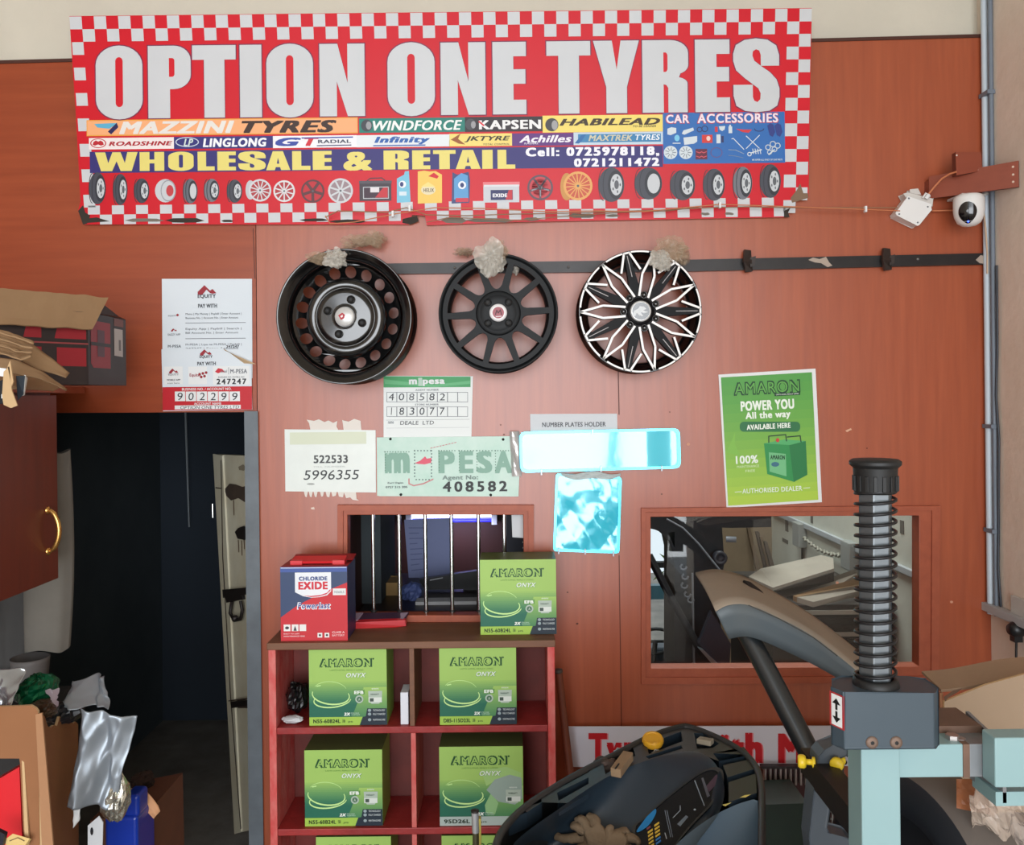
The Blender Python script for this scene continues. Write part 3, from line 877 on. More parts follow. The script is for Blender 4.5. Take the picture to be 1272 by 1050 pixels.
for px, py in ((565, 333), (612, 332), (706, 332), (1140, 322)):
    q = P(px, py, -0.0145); m.lathe([(0.004, 0), (0.004, 0.002), (0, 0.003)], q, (0, -1, 0), mat('screw_grey', (150, 150, 150), 0.4, metal=0.8), 10)
m.build('screw', rail)

# ------------------------------------------------------------------ wheels
GLOSSB = mat('gloss_black', (13, 13, 14), 0.16, spec=0.6, coat=0.6)
SATINB = mat('satin_black', (20, 22, 24), 0.5, spec=0.22)
MACH = mat('machined_face', (236, 232, 228), 0.3, spec=0.6)
SILV = mat('silver_cap', (206, 206, 204), 0.3, metal=0.3)
CAPRED = mat('cap_red', (176, 32, 44), 0.4)
HOLEB = mat('hole_black', (6, 6, 7), 0.6)
AX = Vector((0, -1, 0))
def circ(c, r, n, h=0.0, a0=0.0):
    return [c + Vector((r * cos(a0 + 2 * pi * i / n), -h, r * sin(a0 + 2 * pi * i / n))) for i in range(n)]
def wheel_barrel(c, R, depth, mm, lip):
    """rolled front lip, drop-well barrel and rear flange; c is the centre of the front face"""
    m = MB()
    prof = [(R - lip, -0.030), (R - lip + .001, -0.010), (R - .006, -0.004), (R - .002, 0.0), (R, -0.004), (R - .001, -0.010), (R - .010, -0.014), (R - .012, -0.022), (R - .026, -0.034), (R - .028, -depth * .55), (R - .012, -depth + .022), (R - .010, -depth + .012), (R, -depth + .008), (R, -depth), (R - .006, -depth), (R - .016, -depth + .03), (R - .034, -depth * .55), (R - .030, -0.036), (R - lip, -0.030)]
    m.lathe(prof, c, AX, mm, 72)
    return m

# steel wheel
c = P(427, 393, -0.163)
steel = thing('steel_wheel', 'glossy black steel wheel with round vent holes, hung on the wall', 'wheel', c - Vector((0, 0, 0.2)))
R = 0.1985
m = wheel_barrel(c, R, 0.145, GLOSSB, 0.030)
m.lathe([(R - .031, -0.028), (R - .036, -0.050), (R - .040, -0.056)], c, AX, GLOSSB, 72)
m.build('barrel', steel)
m = MB()
cd = c + Vector((0, 0.056, 0))
holes = []
for i in range(18):
    a = 2 * pi * i / 18 + 0.1
    holes.append(circ(cd + Vector((0.138 * cos(a), 0, 0.138 * sin(a))), 0.0165, 16))
holes.append(circ(cd, 0.110, 60))
m.prism(circ(cd, R - .038, 72), (0, 0.004, 0), GLOSSB, holes=holes)
for v in m.v:            # the vented ring is a cone that sinks towards the hub
    r_ = hypot(v.x - c.x, v.z - c.z)
    v.y += (0.161 - r_) * 0.75 - 0.012
m.build('vented_disc', steel)
m = MB()
prof = [(0.113, -0.088), (0.118, -0.060), (0.1165, -0.036), (0.112, -0.029), (0.103, -0.0255), (0.0895, -0.0235), (0.0875, -0.0265), (0.0845, -0.0265), (0.082, -0.0215), (0.070, -0.0200), (0.040, -0.0208), (0.034, -0.020), (0.030, -0.018)]
m.lathe(prof, c, AX, GLOSSB, 72)
m.lathe([(0.030, -0.018), (0.0, -0.018)], c, AX, GLOSSB, 40)
m.build('hub_dome', steel)
for i in range(4):
    a = radians((70, 160, 250, 340)[i])
    q = c + Vector((0.0535 * cos(a), 0.0195, 0.0535 * sin(a)))
    m = MB()
    m.lathe([(0.0125, 0.0), (0.0125, 0.003), (0.0105, 0.0035)], q, AX, GLOSSB, 24)
    m.lathe([(0.0105, 0.0035), (0.0095, 0.0005), (0, 0.0005)], q, AX, HOLEB, 24)
    m.build('bolt_hole', steel)
m = MB()
q = c + Vector((0.0, 0.018, 0))
m.lathe([(0.029, 0.0), (0.029, 0.006), (0.026, 0.009), (0.0, 0.0095)], q, AX, SILV, 32)
cap = m.build('centre_cap', steel)
S = wall_sheet(q.y - 0.0102, 0.0003)
m = MB()
m.flat(S, [(420, 392), (425, 388.5), (428.5, 391), (427.5, 395.5), (423.5, 397.5)], ink(168, 24, 40), 1)
m.flat(S, [(422.5, 393), (425.5, 391), (426, 393.5), (424, 395)], ink(232, 220, 220), 2)
m.build('cap_emblem', cap)

# ten spoke satin wheel
c = P(619, 389, -0.137)
alloy = thing('alloy_wheel', 'satin black ten spoke alloy wheel with white ringed centre cap', 'wheel', c - Vector((0, 0, 0.18)))
R = 0.1765
wheel_barrel(c, R, 0.12, SATINB, 0.016).build('barrel', alloy)
m = MB()
def polar(c, r, a, h=0.0):
    return c + Vector((r * cos(a), -h, r * sin(a)))
holes = []
for i in range(10):
    a0 = 2 * pi * (i + 0.5) / 10 + 0.05
    hw_out, hw_in = radians(14.6), radians(10.5)
    ro, ri = 0.150, 0.074
    pts = []
    for t in range(9):
        pts.append(polar(c, ro, a0 - hw_out + 2 * hw_out * t / 8))
    for t in range(1, 8):
        b = t / 8 * pi
        # rounded inner end
        pts.append(polar(c, 0.094 - 0.022 * sin(b), a0 + radians(11.5) * cos(b)))
    holes.append(pts)
m.prism([p + Vector((0, 0.004, 0)) for p in circ(c, R - 0.012, 72)], (0, 0.016, 0), SATINB, holes=[[p + Vector((0, 0.004, 0)) for p in h] for h in holes])
m.build('spoke_face', alloy, bevel=0.0028, bseg=3)
m = MB()
m.lathe([(0.066, -0.006), (0.066, 0.0), (0.062, 0.004), (0.056, 0.003), (0.052, 0.005), (0.036, 0.006), (0.030, 0.005), (0.0, 0.005)], c, AX, SATINB, 56)
m.build('hub', alloy)
for i in range(4):
    a = radians(45 + 90 * i)
    q = c + Vector((0.043 * cos(a), -0.0055, 0.043 * sin(a)))
    m = MB()
    m.lathe([(0.0115, 0.0), (0.0115, 0.0022), (0.0095, 0.0025)], q, AX, SATINB, 20)
    m.lathe([(0.0095, 0.0025), (0.008, 0.0004), (0, 0.0004)], q, AX, HOLEB, 20)
    m.build('bolt_hole', alloy)
m = MB()
q = c + Vector((0, -0.005, 0))
m.lathe([(0.026, 0), (0.026, 0.006), (0.023, 0.009), (0.017, 0.009)], q, AX, mat('cap_white', (224, 222, 222), 0.35), 32)
m.lathe([(0.017, 0.009), (0.0, 0.0092)], q, AX, mat('cap_maroon', (150, 60, 72), 0.4), 32)
cap = m.build('centre_cap', alloy)
S = wall_sheet(q.y - 0.0096, 0.0003)
m = MB()
m.stroke(S, [(615.5, 391), (617, 385.5), (619, 389), (621.5, 385), (623, 391)], 1.2, ink(70, 24, 34), 1)
m.stroke(S, [(616, 393.5), (622.5, 393)], 1.0, ink(224, 210, 212), 1)
m.build('cap_emblem', cap)

# star patterned wheel with machined edges
c = P(795.5, 387, -0.128)
star = thing('diamond_cut_wheel', 'black wheel with white machined star pattern of crossed spokes', 'wheel', c - Vector((0, 0, 0.185)))
R = 0.183
m = wheel_barrel(c, R, 0.11, GLOSSB, 0.014)
m.build('barrel', star)
SPB = mat('spoke_black', (12, 11, 13), 0.45, spec=0.15)
mb_b, mb_w, mb_s = MB(), MB(), MB()
def bar(p0, p1, w, white=True):
    d = (p1 - p0); L = d.length; d.normalize()
    n = Vector((d.z, 0, -d.x))
    q = [p0 - n * w / 2, p1 - n * w / 2, p1 + n * w / 2, p0 + n * w / 2]
    mb_b.prism(q, (0, 0.026, 0), SPB)
    if white:
        f = Vector((0, -0.0007, 0))
        mb_w.prism([x + f for x in q], (0, 0.0007, 0), MACH)
A0 = radians(180)
for i in range(7):
    a = A0 + 2 * pi * i / 7
    tip = polar(c, R - .006, a, 0.002)
    for sgn in (-1, 1):
        base = polar(c, 0.046, a + sgn * 0.30, 0.002)
        bend = polar(c, 0.112, a + sgn * 0.165, 0.002)
        bar(base, bend, 0.0064); bar(bend, tip, 0.0064)
    a2 = a + pi / 7
    tip2 = polar(c, R - .006, a2, 0.002)
    for sgn in (-1, 1):
        bend = polar(c, 0.125, a2 + sgn * 0.235, 0.002)
        w0 = polar(c, R - .006, a2 + sgn * 0.045, 0.002)
        bar(bend, w0, 0.0062)
    bar(polar(c, R - .006, a2 - 0.05, 0.002), polar(c, R - .006, a2 + 0.05, 0.002), 0.0055)
    # dark centre blade between
    L0, L1 = polar(c, 0.035, a2), polar(c, R - .008, a2)
    n = Vector((-sin(a2), 0, cos(a2)))
    mb_s.prism([L0 - n * .017, L1 - n * .0075, L1 + n * .0075, L0 + n * .017], (0, 0.028, 0), SPB)
    l0, l1 = polar(c, 0.105, a2, 0.0006), polar(c, R - .014, a2, 0.0006)
    mb_s.prism([l0 - n * .0009, l1 - n * .0009, l1 + n * .0009, l0 + n * .0009], (0, 0.0006, 0), ink(176, 170, 170, 0.35))
mb_b.build('spoke_bars', star)
mb_w.build('machined_edges', star)
mb_s.build('dark_blades', star)
m = MB()
for i in range(14):
    a = A0 + pi / 7 * (i + .5)
    seg = [polar(c, R - .0028, a - 0.15 + 0.3 * j / 8, 0.0022) for j in range(9)] + [polar(c, R - .0075, a + 0.15 - 0.3 * j / 8, 0.0022) for j in range(9)]
    m.prism(seg, (0, 0.0022, 0), MACH)
m.build('rim_arcs', star)
m = MB()
m.lathe([(0.056, -0.030), (0.052, -0.012), (0.046, -0.002), (0.032, 0.004), (0.030, 0.004)], c, AX, SPB, 40)
m.build('hub', star)
for i in range(7):
    a = A0 + 2 * pi * (i + .0) / 7
    m = MB()
    q = polar(c, 0.050, a, 0.001)
    m.lathe([(0.011, -0.006), (0.011, 0.001), (0.009, 0.002), (0.007, -0.004), (0, -0.004)], q, AX, GLOSSB, 16)
    m.build('bolt_hole', star)
m = MB()
q = c + Vector((0, -0.004, 0))
m.lathe([(0.031, -0.004), (0.031, 0.004), (0.029, 0.007), (0.026, 0.007)], q, AX, SILV, 36)
m.lathe([(0.026, 0.007), (0.0, 0.0075)], q, AX, GLOSSB, 36)
cap = m.build('centre_cap', star)
S = wall_sheet(q.y - 0.0079, 0.0003)
m = MB()
m.flat(S, [(785, 392), (788, 386), (792, 384), (795, 380.5), (800, 381), (803, 384), (799, 385.5), (805, 388), (800, 389), (796, 388), (799, 393), (794, 392), (791, 389), (789, 393)], ink(206, 210, 212, 0.3), 1)
m.build('cap_emblem', cap)

# crumpled plastic bags at the rims
def bag_mat(name, rgb, al):
    return mat(name, rgb, 0.22, spec=0.7, alpha=al, var=(30, 0.25))
BAGT = bag_mat('plastic_tan', (190, 166, 138), 0.42)
BAGW = bag_mat('plastic_clear', (218, 212, 200), 0.55)
def blob(mb, cen, rx, ry, rz, mm, seed, amp=0.35, sub=14, fold=9.0):
    cen = Vector(cen)
    def fn(u, v):
        th, ph = u * 2 * pi, (v - .5) * pi * 0.998
        d = Vector((cos(th) * cos(ph), sin(th) * cos(ph), sin(ph)))
        q = d * 1.6 + Vector((seed, seed * .7, 0))
        k = 1 + amp * (noise.noise(q) + 0.5 * noise.noise(q * 2.3)) + 0.10 * abs(sin(fold * th + 3 * noise.noise(q * 1.5)))
        return cen + Vector((d.x * rx * k, d.y * ry * k, d.z * rz * k))
    mb.grid(fn, sub * 2, sub, mm)
def wad(mb, cen, rx, rz, mm, seed, depth=0.02, spikes=7):
    """a crumpled thin film: a puckered sheet gathered round its middle with a ragged edge"""
    cen = Vector(cen)
    def fn(u, v):
        a = u * 2 * pi
        rag = 0.78 + 0.34 * noise.noise(Vector((cos(a) * 1.7 + seed, sin(a) * 1.7, seed))) + 0.035 * sin(spikes * a + seed) + 0.16 * noise.noise(Vector((cos(a) * 4, sin(a) * 4, seed * 2.1)))
        r = v * rag
        x, z = rx * r * cos(a), rz * r * sin(a)
        n = noise.noise(Vector((x * 60 + seed, z * 60, seed * 1.3))) + 0.6 * noise.noise(Vector((x * 150, z * 150 + seed, 2.0)))
        y = -depth * (1 - v * v) * 0.7 + depth * 0.6 * n + 0.25 * depth * sin(spikes * a * 2 + 5 * v) * v
        return cen + Vector((x, y, z))
    mb.grid(fn, 56, 12, mm, True)
def bag(label, parts):
    m = MB()
    for (px, py, Y, wx, wz_, mm, seed) in parts:
        s = (Y + DIST) / FPX
        for q in range(3):
            wad(m, P(px + (q - 1) * wx * .16, py + (q - 1) * wz_ * .12, Y + (q - 1) * .009), wx * s * (1.15 - .12 * q), wz_ * s * (1.15 - .1 * q), mm, seed + q * 1.37, .016 + .004 * q, 6 + q)
    return tag(m.build('plastic_bag'), label, 'plastic bag', 'plastic bags tied to the wheels')
bag('clear plastic bag bunched over the steel wheel rim with a loose tan tail', [(399, 321, -0.165, 20, 9, BAGT, 3.1), (418, 322, -0.18, 15, 13, BAGW, 5.7), (448, 300, -0.05, 20, 9, BAGT, 8.8), (466, 297, -0.05, 16, 11, BAGT, 2.2), (432, 310, -0.10, 9, 9, BAGT, 1.1)])
bag('clear plastic bag hooked over the ten spoke wheel rim', [(611, 322, -0.15, 19, 25, BAGW, 11.3), (618, 312, -0.13, 16, 13, BAGT, 14.9), (577, 313, -0.04, 13, 6, BAGT, 17.5), (641, 334, -0.10, 4, 9, BAGW, 19.0)])
bag('tan plastic bag stuck over the star pattern wheel rim', [(835, 312, -0.12, 23, 17, BAGT, 21.1), (822, 325, -0.14, 14, 15, BAGW, 24.4), (850, 318, -0.08, 8, 14, BAGT, 28.0)])

# ------------------------------------------------------------------ papers and plates on the wall
def sheet_thing(name, label, cat, corners, Y, mm, thick=0.0012, group=None, mside=None):
    c0 = P(sum(p[0] for p in corners) / len(corners), max(p[1] for p in corners), Y)
    t = thing(name, label, cat, c0, group)
    m = MB()
    m.prism([P(x, y, Y) for x, y in corners], (0, thick, 0), mm, mside=mside or WHITE)
    m.build('sheet', t)
    return t, wall_sheet(Y)
PAPERB = mat('paper_bluish', (214, 222, 228), 0.6, spec=0.25)
DKT = ink(40, 42, 48); GYT = ink(110, 114, 120); MAR = ink(150, 36, 48)
def roof_logo(m, S, cx, cy, w, k=2):
    h = w * 0.28
    m.flat(S, [(cx - w / 2, cy + h), (cx - w * .5, cy + h * .35), (cx - w * .12, cy - h), (cx + w * .2, cy + h * .1), (cx + w * .34, cy - h * .25), (cx + w * .55, cy + h * .6), (cx + w * .35, cy + h * .75), (cx + w * .2, cy + h * .6), (cx, cy - h * .1), (cx - w * .25, cy + h)], MAR, k)
# upper payment sheet
t, S = sheet_thing('payment_poster', 'white payment instructions poster with maroon roof logo above doorway corner', 'poster', [(201, 346.5), (313, 346.5), (313.5, 470), (202, 470)], -0.0025, PAPERB)
m = MB()
roof_logo(m, S, 256.5, 360.5, 22)
text(m, S, 'EQUITY', (245.5, 365.5, 268, 371), DKT, 2, 0.03)
text(m, S, 'PAY WITH', (246, 377.5, 269.5, 382.5), DKT, 2, 0.03)
for y, s1, s2 in ((390, 'Menu | My Money | Paybill | Enter Account |', 'Business No. | Account No. | Enter Amount'), (408.5, 'Equity App | Paybill | Search |', 'Bill Account No. | Enter Amount'), (428, 'M-PESA | Lipa na M-PESA | Paybill |', '247247 | Enter Account')):
    text(m, S, s1, (230.5, y - 1.4, 300, y + 1.8), GYT, 2, 0.012)
    text(m, S, s2, (230.5, y + 3.6, 296, y + 6.8), GYT, 2, 0.012)
for y in (401, 420.5):
    m.stroke(S, [(230.5, y + .4), (305, y - .3)], 0.7, GYT, 2)
text(m, S, 'EQUITY', (209, 391.5, 219, 393.5), GYT, 2, .02); m.flat(S, ell(220.5, 391.5, 1.6, 1.6, 8), MAR, 2)
roof_logo(m, S, 216, 410, 7); text(m, S, 'EAZZY APP', (208.5, 414.5, 224, 417), GYT, 2, .02)
text(m, S, 'M-PESA', (208.5, 428.5, 225, 432), GYT, 2, .03)
text(m, S, '247247', (281, 429, 297, 432), DKT, 2.4, .03)
m.build('printing', t)
# lower payment sheet with curled corner
t = thing('account_number_poster', 'white and red account number poster with one curled corner, overlapping another poster', 'poster', P(257, 510, -0.006))
S = wall_sheet(-0.006)
m = MB()
m.prism([P(x, y, -0.006) for x, y in [(200.5, 434), (277, 432.5), (303, 451.5), (312, 448), (313.5, 509), (202.5, 511)]], (0, 0.0012, 0), PAPERB)
m.build('sheet', t)
m = MB()
roof_logo(m, S, 255.5, 438, 14); text(m, S, 'EQUITY', (248, 441.5, 264, 445.5), DKT, 2, .03)
text(m, S, 'PAY WITH', (245, 449.5, 268, 454), DKT, 2, .03)
for x0, x1 in ((204, 227), (234, 257)):
    m.flat(S, rr(x0, 455.5, x1, 477.5), WHITE, 1.5)
m.flat(S, rr(264.5, 455, 310, 478), WHITE, 1.5)
roof_logo(m, S, 215.5, 461, 11); text(m, S, 'EQUITY', (209, 464, 222, 467), GYT, 2, .02); text(m, S, 'MOBILE APP', (207.5, 471, 224, 473.2), DKT, 2, .03); text(m, S, 'scan here', (208, 475, 223, 477), GYT, 2, .015)
text(m, S, 'Equitel', (235.5, 464, 249, 469), MAR, 2, .03)
for dx, dy in ((0, 0), (4, -1), (8, -2), (2, 3.4), (6, 2.4)):
    m.flat(S, ell(248 + dx, 465 + dy, 1.8, 1.8, 8), MAR, 2)
m.flat(S, [(267, 462), (271, 457.5), (276, 458.5), (280, 463), (275, 462), (271, 464)], ink(196, 40, 54), 2)
text(m, S, 'airtel', (274, 459.5, 282, 463), GYT, 2.3, .02)
m.stroke(S, [(284, 456.5), (284, 465)], .6, GYT, 2)
text(m, S, 'M-PESA', (286, 458.5, 307, 464), GYT, 2, .03)
text(m, S, 'BUSINESS NO. PAYBILL NO.', (271, 467.5, 304, 469.5), GYT, 2, .015)
text(m, S, '247247', (269, 470.5, 306, 477.5), DKT, 2, .04, space=1.25)
m.build('printing', t)
m = MB()
m.flat(S, rr(202, 480.5, 313, 509.5), ink(190, 28, 40), 1.5)
text(m, S, 'BUSINESS NO. / ACCOUNT NO.', (226, 481.8, 287.5, 485), WHITE, 2, .02)
for i in range(6):
    m.flat(S, rr(217.2 + i * 13.6, 486.5, 230 + i * 13.6, 498.5), WHITE, 2)
text(m, S, 'ACCOUNT NAME', (241, 500, 275, 503), WHITE, 2, .02)
m.flat(S, rr(217, 503.5, 299, 508.3), WHITE, 2)
PEN = ink(34, 36, 44)
for i, ch in enumerate('902299'):
    text(m, S, ch, (220.5 + i * 13.6, 488, 227 + i * 13.6, 497.3), PEN, 3, -0.005, 0.1)
text(m, S, 'OPTION ONE TYRES LTD', (224, 504.2, 297, 508), PEN, 3, 0.0, 0.15)
m.build('red_account_panel', t)
m = MB()
def fn(u, v):
    a = Vector((277, 432.5, 0)).lerp(Vector((303, 451.5, 0)), u)
    q = P(a.x + v * 12 * (0.3 + u) * .6 + 6 * v * u, a.y + 3 * v - 2 * v * u, -0.006 - 0.012 * sin(v * 2.2) * (0.4 + .6 * sin(u * pi)))
    return q
m.grid(fn, 8, 6, mat('paper_back', (196, 168, 132), 0.7), True)
m.build('curled_corner', t)

# handwritten till sheet with torn tape
t, S = sheet_thing('handwritten_notice', 'white notice with two handwritten number rows and torn tape on its edges', 'notice', [(353.5, 533.5), (466.5, 534.5), (467, 612), (354.5, 610.5)], -0.0025, mat('paper_sleeve', (222, 228, 222), 0.35, spec=0.5, var=(12, 0.08)))
m = MB()
m.flat(S, rr(360, 537, 455, 552), ink(208, 214, 190, .4), 1)
text(m, S, '522533', (389.5, 565.5, 432, 575.5), ink(70, 72, 72), 2, 0.03)
text(m, S, '5996355', (377, 584, 446, 596), ink(54, 56, 58), 2, -0.012, 0.15)
text(m, S, 'TILL NUMBER', (389, 579, 429, 581), ink(196, 200, 196), 2, .02)
m.flat(S, ell(386, 601.5, 5, 1.2, 10), ink(160, 164, 160), 2)
m.build('numbers', t)
TAPEC = mat('tape_torn', (214, 206, 196), 0.4, spec=0.5)
S2 = wall_sheet(-0.0012)
m = MB()
m.flat(S2, [(386, 536), (384, 526), (381, 521.5), (390, 523), (396, 521), (403, 524.5), (408, 522.5), (414, 525.5), (419, 523), (418, 530), (421, 536)], TAPEC, 1)
m.flat(S2, [(427, 536), (426, 527), (425, 522), (433, 524), (440, 520.5), (448, 523), (449, 536)], TAPEC, 1)
for x0, x1 in ((377, 381), (383, 387), (389, 393), (397, 401), (404, 409), (411, 417), (419, 426)):
    m.flat(S2, [(x0, 609), (x1 + 2, 609), (x1, 616 + (x0 % 3)), (x0 + 2, 617)], TAPEC, 1)
m.flat(S2, [(426, 609), (442, 610), (443, 620), (446, 622), (438, 621), (435, 618), (430, 619)], TAPEC, 1)
m.build('torn_tape', t)

# green slip with number boxes
t, S = sheet_thing('till_slip', 'green headed white slip with rows of handwritten digits in boxes', 'slip', [(476.5, 467), (587.5, 467.5), (585.5, 545), (476.5, 545)], -0.002, mat('slip_white', (226, 230, 228), 0.5, spec=0.3))
m = MB()
m.flat(S, [(476.5, 467.5), (584.5, 468), (584.5, 481), (476.5, 481.5)], ink(58, 150, 88), 1)
m.flat(S, [(476.5, 471), (500, 474), (540, 478), (584, 473), (584, 477), (540, 481), (478, 477)], ink(92, 172, 116), 1.5)
text(m, S, 'm', (508, 471.5, 518, 477.5), WHITE, 2, .05); text(m, S, 'pesa', (525, 471.5, 552.5, 479.5), WHITE, 2, .05)
m.flat(S, rr(519.5, 469.5, 524.5, 479.5), ink(176, 200, 184), 2)
text(m, S, 'AGENT NUMBER', (516, 483.4, 545, 485.6), GYT, 2, .02)
text(m, S, 'STORE NUMBER', (515.5, 501.6, 545, 503.8), GYT, 2, .02)
for y0 in (487.5, 505.5):
    for i in range(8):
        x0 = 480.5 + i * 12.6
        m.stroke(S, [(x0, y0), (x0 + 12.2, y0), (x0 + 12.2, y0 + 12), (x0, y0 + 12)], 0.55, GYT, 2, True)
for i, ch in enumerate('408582'):
    text(m, S, ch, (482.8 + i * 12.6, 488.8, 489.5 + i * 12.6, 497.5), ink(90, 92, 96) if i in (2, 3) else PEN, 3, -.01, .1)
for i, ch in enumerate('183077'):
    text(m, S, ch, ((485.5 if ch == '1' else 483.4) + i * 12.6, 506.4, (487 if ch == '1' else 489.5) + i * 12.6, 515.5), PEN, 3, -.012, .1)
text(m, S, 'DEALE  LTD', (497, 523, 539, 527.6), PEN, 3, -.005, .1)
m.stroke(S, [(480, 522), (583, 521)], .5, ink(170, 174, 174), 2); m.stroke(S, [(480, 532), (583, 531)], .5, ink(190, 194, 194), 2)
text(m, S, 'name', (482, 523.5, 489, 526.5), GYT, 2, .01)
m.build('printing', t)

# green agent plate
AGP = mat('agent_plate', (172, 206, 190), 0.4, spec=0.5, var=(3, 0.7), rgb2=(206, 222, 212), stretch=(4, 1, 4))
t, S = sheet_thing('agent_plate', 'pale green agent number plate with faded dotted lettering and corner screws', 'sign', [(468, 543.5), (637, 542), (641, 560), (645, 593), (644, 617), (472, 616.5), (468.5, 616)], -0.0055, AGP, 0.003)
m = MB()
GRL = ink(128, 168, 150); GRD = ink(84, 124, 106)
text(m, S, 'm', (478, 562.5, 509, 588), GRL, 2, .06)
for ch, x0, x1 in (('P', 544.5, 565), ('E', 570.5, 588), ('S', 591.5, 611.5), ('A', 614.5, 636)):
    text(m, S, ch, (x0, 560.5, x1, 588), GRL, 2, .05)
random.seed(9)
for x0, x1, ya, yb in ((478, 508, 561.5, 588), (545, 565, 560, 588), (570, 588, 560, 588), (592, 611, 560, 588), (615, 635, 560, 588)):
    n = int((x1 - x0) / 3.2)
    for i in range(n + 1):
        m.flat(S, ell(x0 + (x1 - x0) * i / n, ya, .8, .8, 6), GRD, 3)
    for i in range(8):
        m.flat(S, ell(x0 + .5, ya + (yb - ya) * i / 8, .7, .7, 6), GRD, 3)
for i in range(6):
    for x, y in ((515 + i * 4, 560), (517 + i * 4, 596)):
        m.flat(S, ell(x, y, .9, .9, 6), ink(70, 90, 90), 3)
for i in range(9):
    for x in (515, 536):
        m.flat(S, ell(x, 560 + i * 4, .9, .9, 6), ink(70, 90, 90), 3)
m.flat(S, [(515, 575.5), (522, 572.5), (528, 567), (530, 570), (536, 569), (535.5, 575), (528, 577), (520, 576.5)], ink(214, 82, 104), 3)
m.stroke(S, [(508, 595), (508, 601), (514, 603.5), (526, 601), (538, 595.5)], 1.6, ink(196, 130, 130), 3)
for i in range(9):
    m.stroke(S, [(535 + i * 3.7, 557 - i * .85), (537 + i * 3.7, 556.5 - i * .85)], .9, ink(196, 120, 124), 3)
text(m, S, 'Agent No:', (549.5, 590.5, 594, 597.5), ink(120, 140, 132), 3, .04)
text(m, S, '408582', (550, 598, 630, 611), ink(30, 34, 34), 3, .03, space=1.3)
text(m, S, 'Zuri Digits', (481, 599, 501, 601.5), ink(84, 96, 96), 3, .03); text(m, S, '0727 215 205', (479, 604, 506, 606.5), ink(84, 96, 96), 3, .03)
m.build('lettering', t)
m = MB()
for x, y in ((485, 545.5), (625, 546), (498, 614.5), (609.5, 615)):
    m.lathe([(0.0042, 0), (0.0042, 0.0018), (0, 0.0026)], P(x, y, -0.0055), AX, ink(30, 34, 34), 10)
m.build('screw', t)
m = MB()
m.grid(lambda u, v: P(633 + 12 * u + 3 * v, 536 + 56 * v, -0.008 - 0.010 * sin(u * pi) - .003 * sin(9 * v + 4 * u)), 4, 9, mat('foil_peel', (206, 204, 202), 0.3, metal=0.4))
tag(m.build('peeling_film', solid=0.0006), 'crumpled grey strip of peeling film beside the pale green agent plate', 'film')

# white label strip and the blue filmed plate holders
t, S = sheet_thing('label_strip', 'white paper strip lettered for number plate holders', 'label', [(658.5, 514.5), (766.5, 514), (767, 536), (659, 537)], -0.002, mat('label_grey', (206, 210, 214), 0.6))
m = MB()
text(m, S, 'NUMBER PLATES HOLDER', (673.5, 524.5, 752.5, 530.3), ink(66, 68, 74), 2, .02)
m.build('lettering', t)
BLUEF = mat('blue_film_mirror', (84, 220, 244), 0.07, metal=0.2, spec=1.0, coat=1.0, bump=(6, 0.12))
BLUEF2 = mat('blue_film_creased', (74, 214, 240), 0.10, metal=0.15, spec=1.0, coat=1.0)
BLUEE = mat('blue_film_edge', (90, 200, 224), 0.2, metal=0.8)
CLIPM = mat('clip_metal', (150, 158, 164), 0.35, metal=0.7)
def plate(name, label, corners, r, Y, mm, thick, clips):
    c0 = P(sum(p[0] for p in corners) / 4, max(p[1] for p in corners), Y)
    t = thing(name, label, 'plate holder', c0)
    def rpoly(ins, rad):
        out = []
        n = 4
        for i in range(4):
            p, a, b = Vector(corners[i]), Vector(corners[i - 1]), Vector(corners[(i + 1) % 4])
            da, db = (a - p).normalized(), (b - p).normalized()
            p = p + (da + db) * ins
            for j in range(6):
                tt = j / 5
                q = (p + da * rad) * (1 - tt) ** 2 + p * 2 * tt * (1 - tt) + (p + db * rad) * tt ** 2
                out.append((q.x, q.y))
        return out
    m = MB()
    o, i1 = rpoly(0, r), rpoly(3.2, r * .8)
    m.prism([P(x, y, Y) for x, y in o], (0, thick, 0), mm if False else BLUEE, holes=[[P(x, y, Y) for x, y in i1]])
    m.build('raised_rim', t, bevel=0.001)
    m = MB()
    (x0, y0), (x1, y1), (x2, y2), (x3, y3) = corners
    def fn(u, v):
        a = Vector((x0, y0)).lerp(Vector((x1, y1)), u); b = Vector((x3, y3)).lerp(Vector((x2, y2)), u)
        q = a.lerp(b, v)
        e = min(u, 1 - u, v, 1 - v)
        cx, cy = (x0 + x2) / 2, (y0 + y2) / 2
        q = Vector((cx + (q.x - cx) * 0.975, cy + (q.y - cy) * 0.955))
        n = 0.0
        if mm is BLUEF:
            sm = min(1, max(0, (u - .79) / .16)); n = 0.009 * sm * sm * (3 - 2 * sm) + 0.004 * max(0, 1 - hypot((u - .05) / .16, (v - .9) / .5))
        else:
            n = (0.012 * abs(((u * 1.1 + v * .9 + .35) % 1) - .5) + 0.008 * abs(((u * 1.9 - v * 1.5 + .2) % 1) - .5)) * min(1, max(0, v - .18) * 2.2) + 0.002 * noise.noise(Vector((u * 6, v * 6, 3.3)))
        return P(q.x, q.y, Y + 0.0022 + n * (1.0 if mm is BLUEF else 0.9))
    m.grid(fn, 60, 24 if mm is BLUEF else 64, mm, True)
    m.build('film_sheet', t)
    m = MB()
    for x, y in clips:
        q = P(x, y, Y - 0.003); m.box(q.x - .0022, q.y - .002, q.z - .008, q.x + .0022, q.y + .004, q.z + .008, CLIPM)
    m.build('clip', t)
    return t
plate('plate_holder', 'long number plate holder covered in shiny blue film', [(645, 536.5), (844.5, 532), (846, 582), (646.5, 587.5)], 9, -0.014, BLUEF, 0.012, [(736, 536), (672.5, 587), (746.5, 583), (822, 582)])
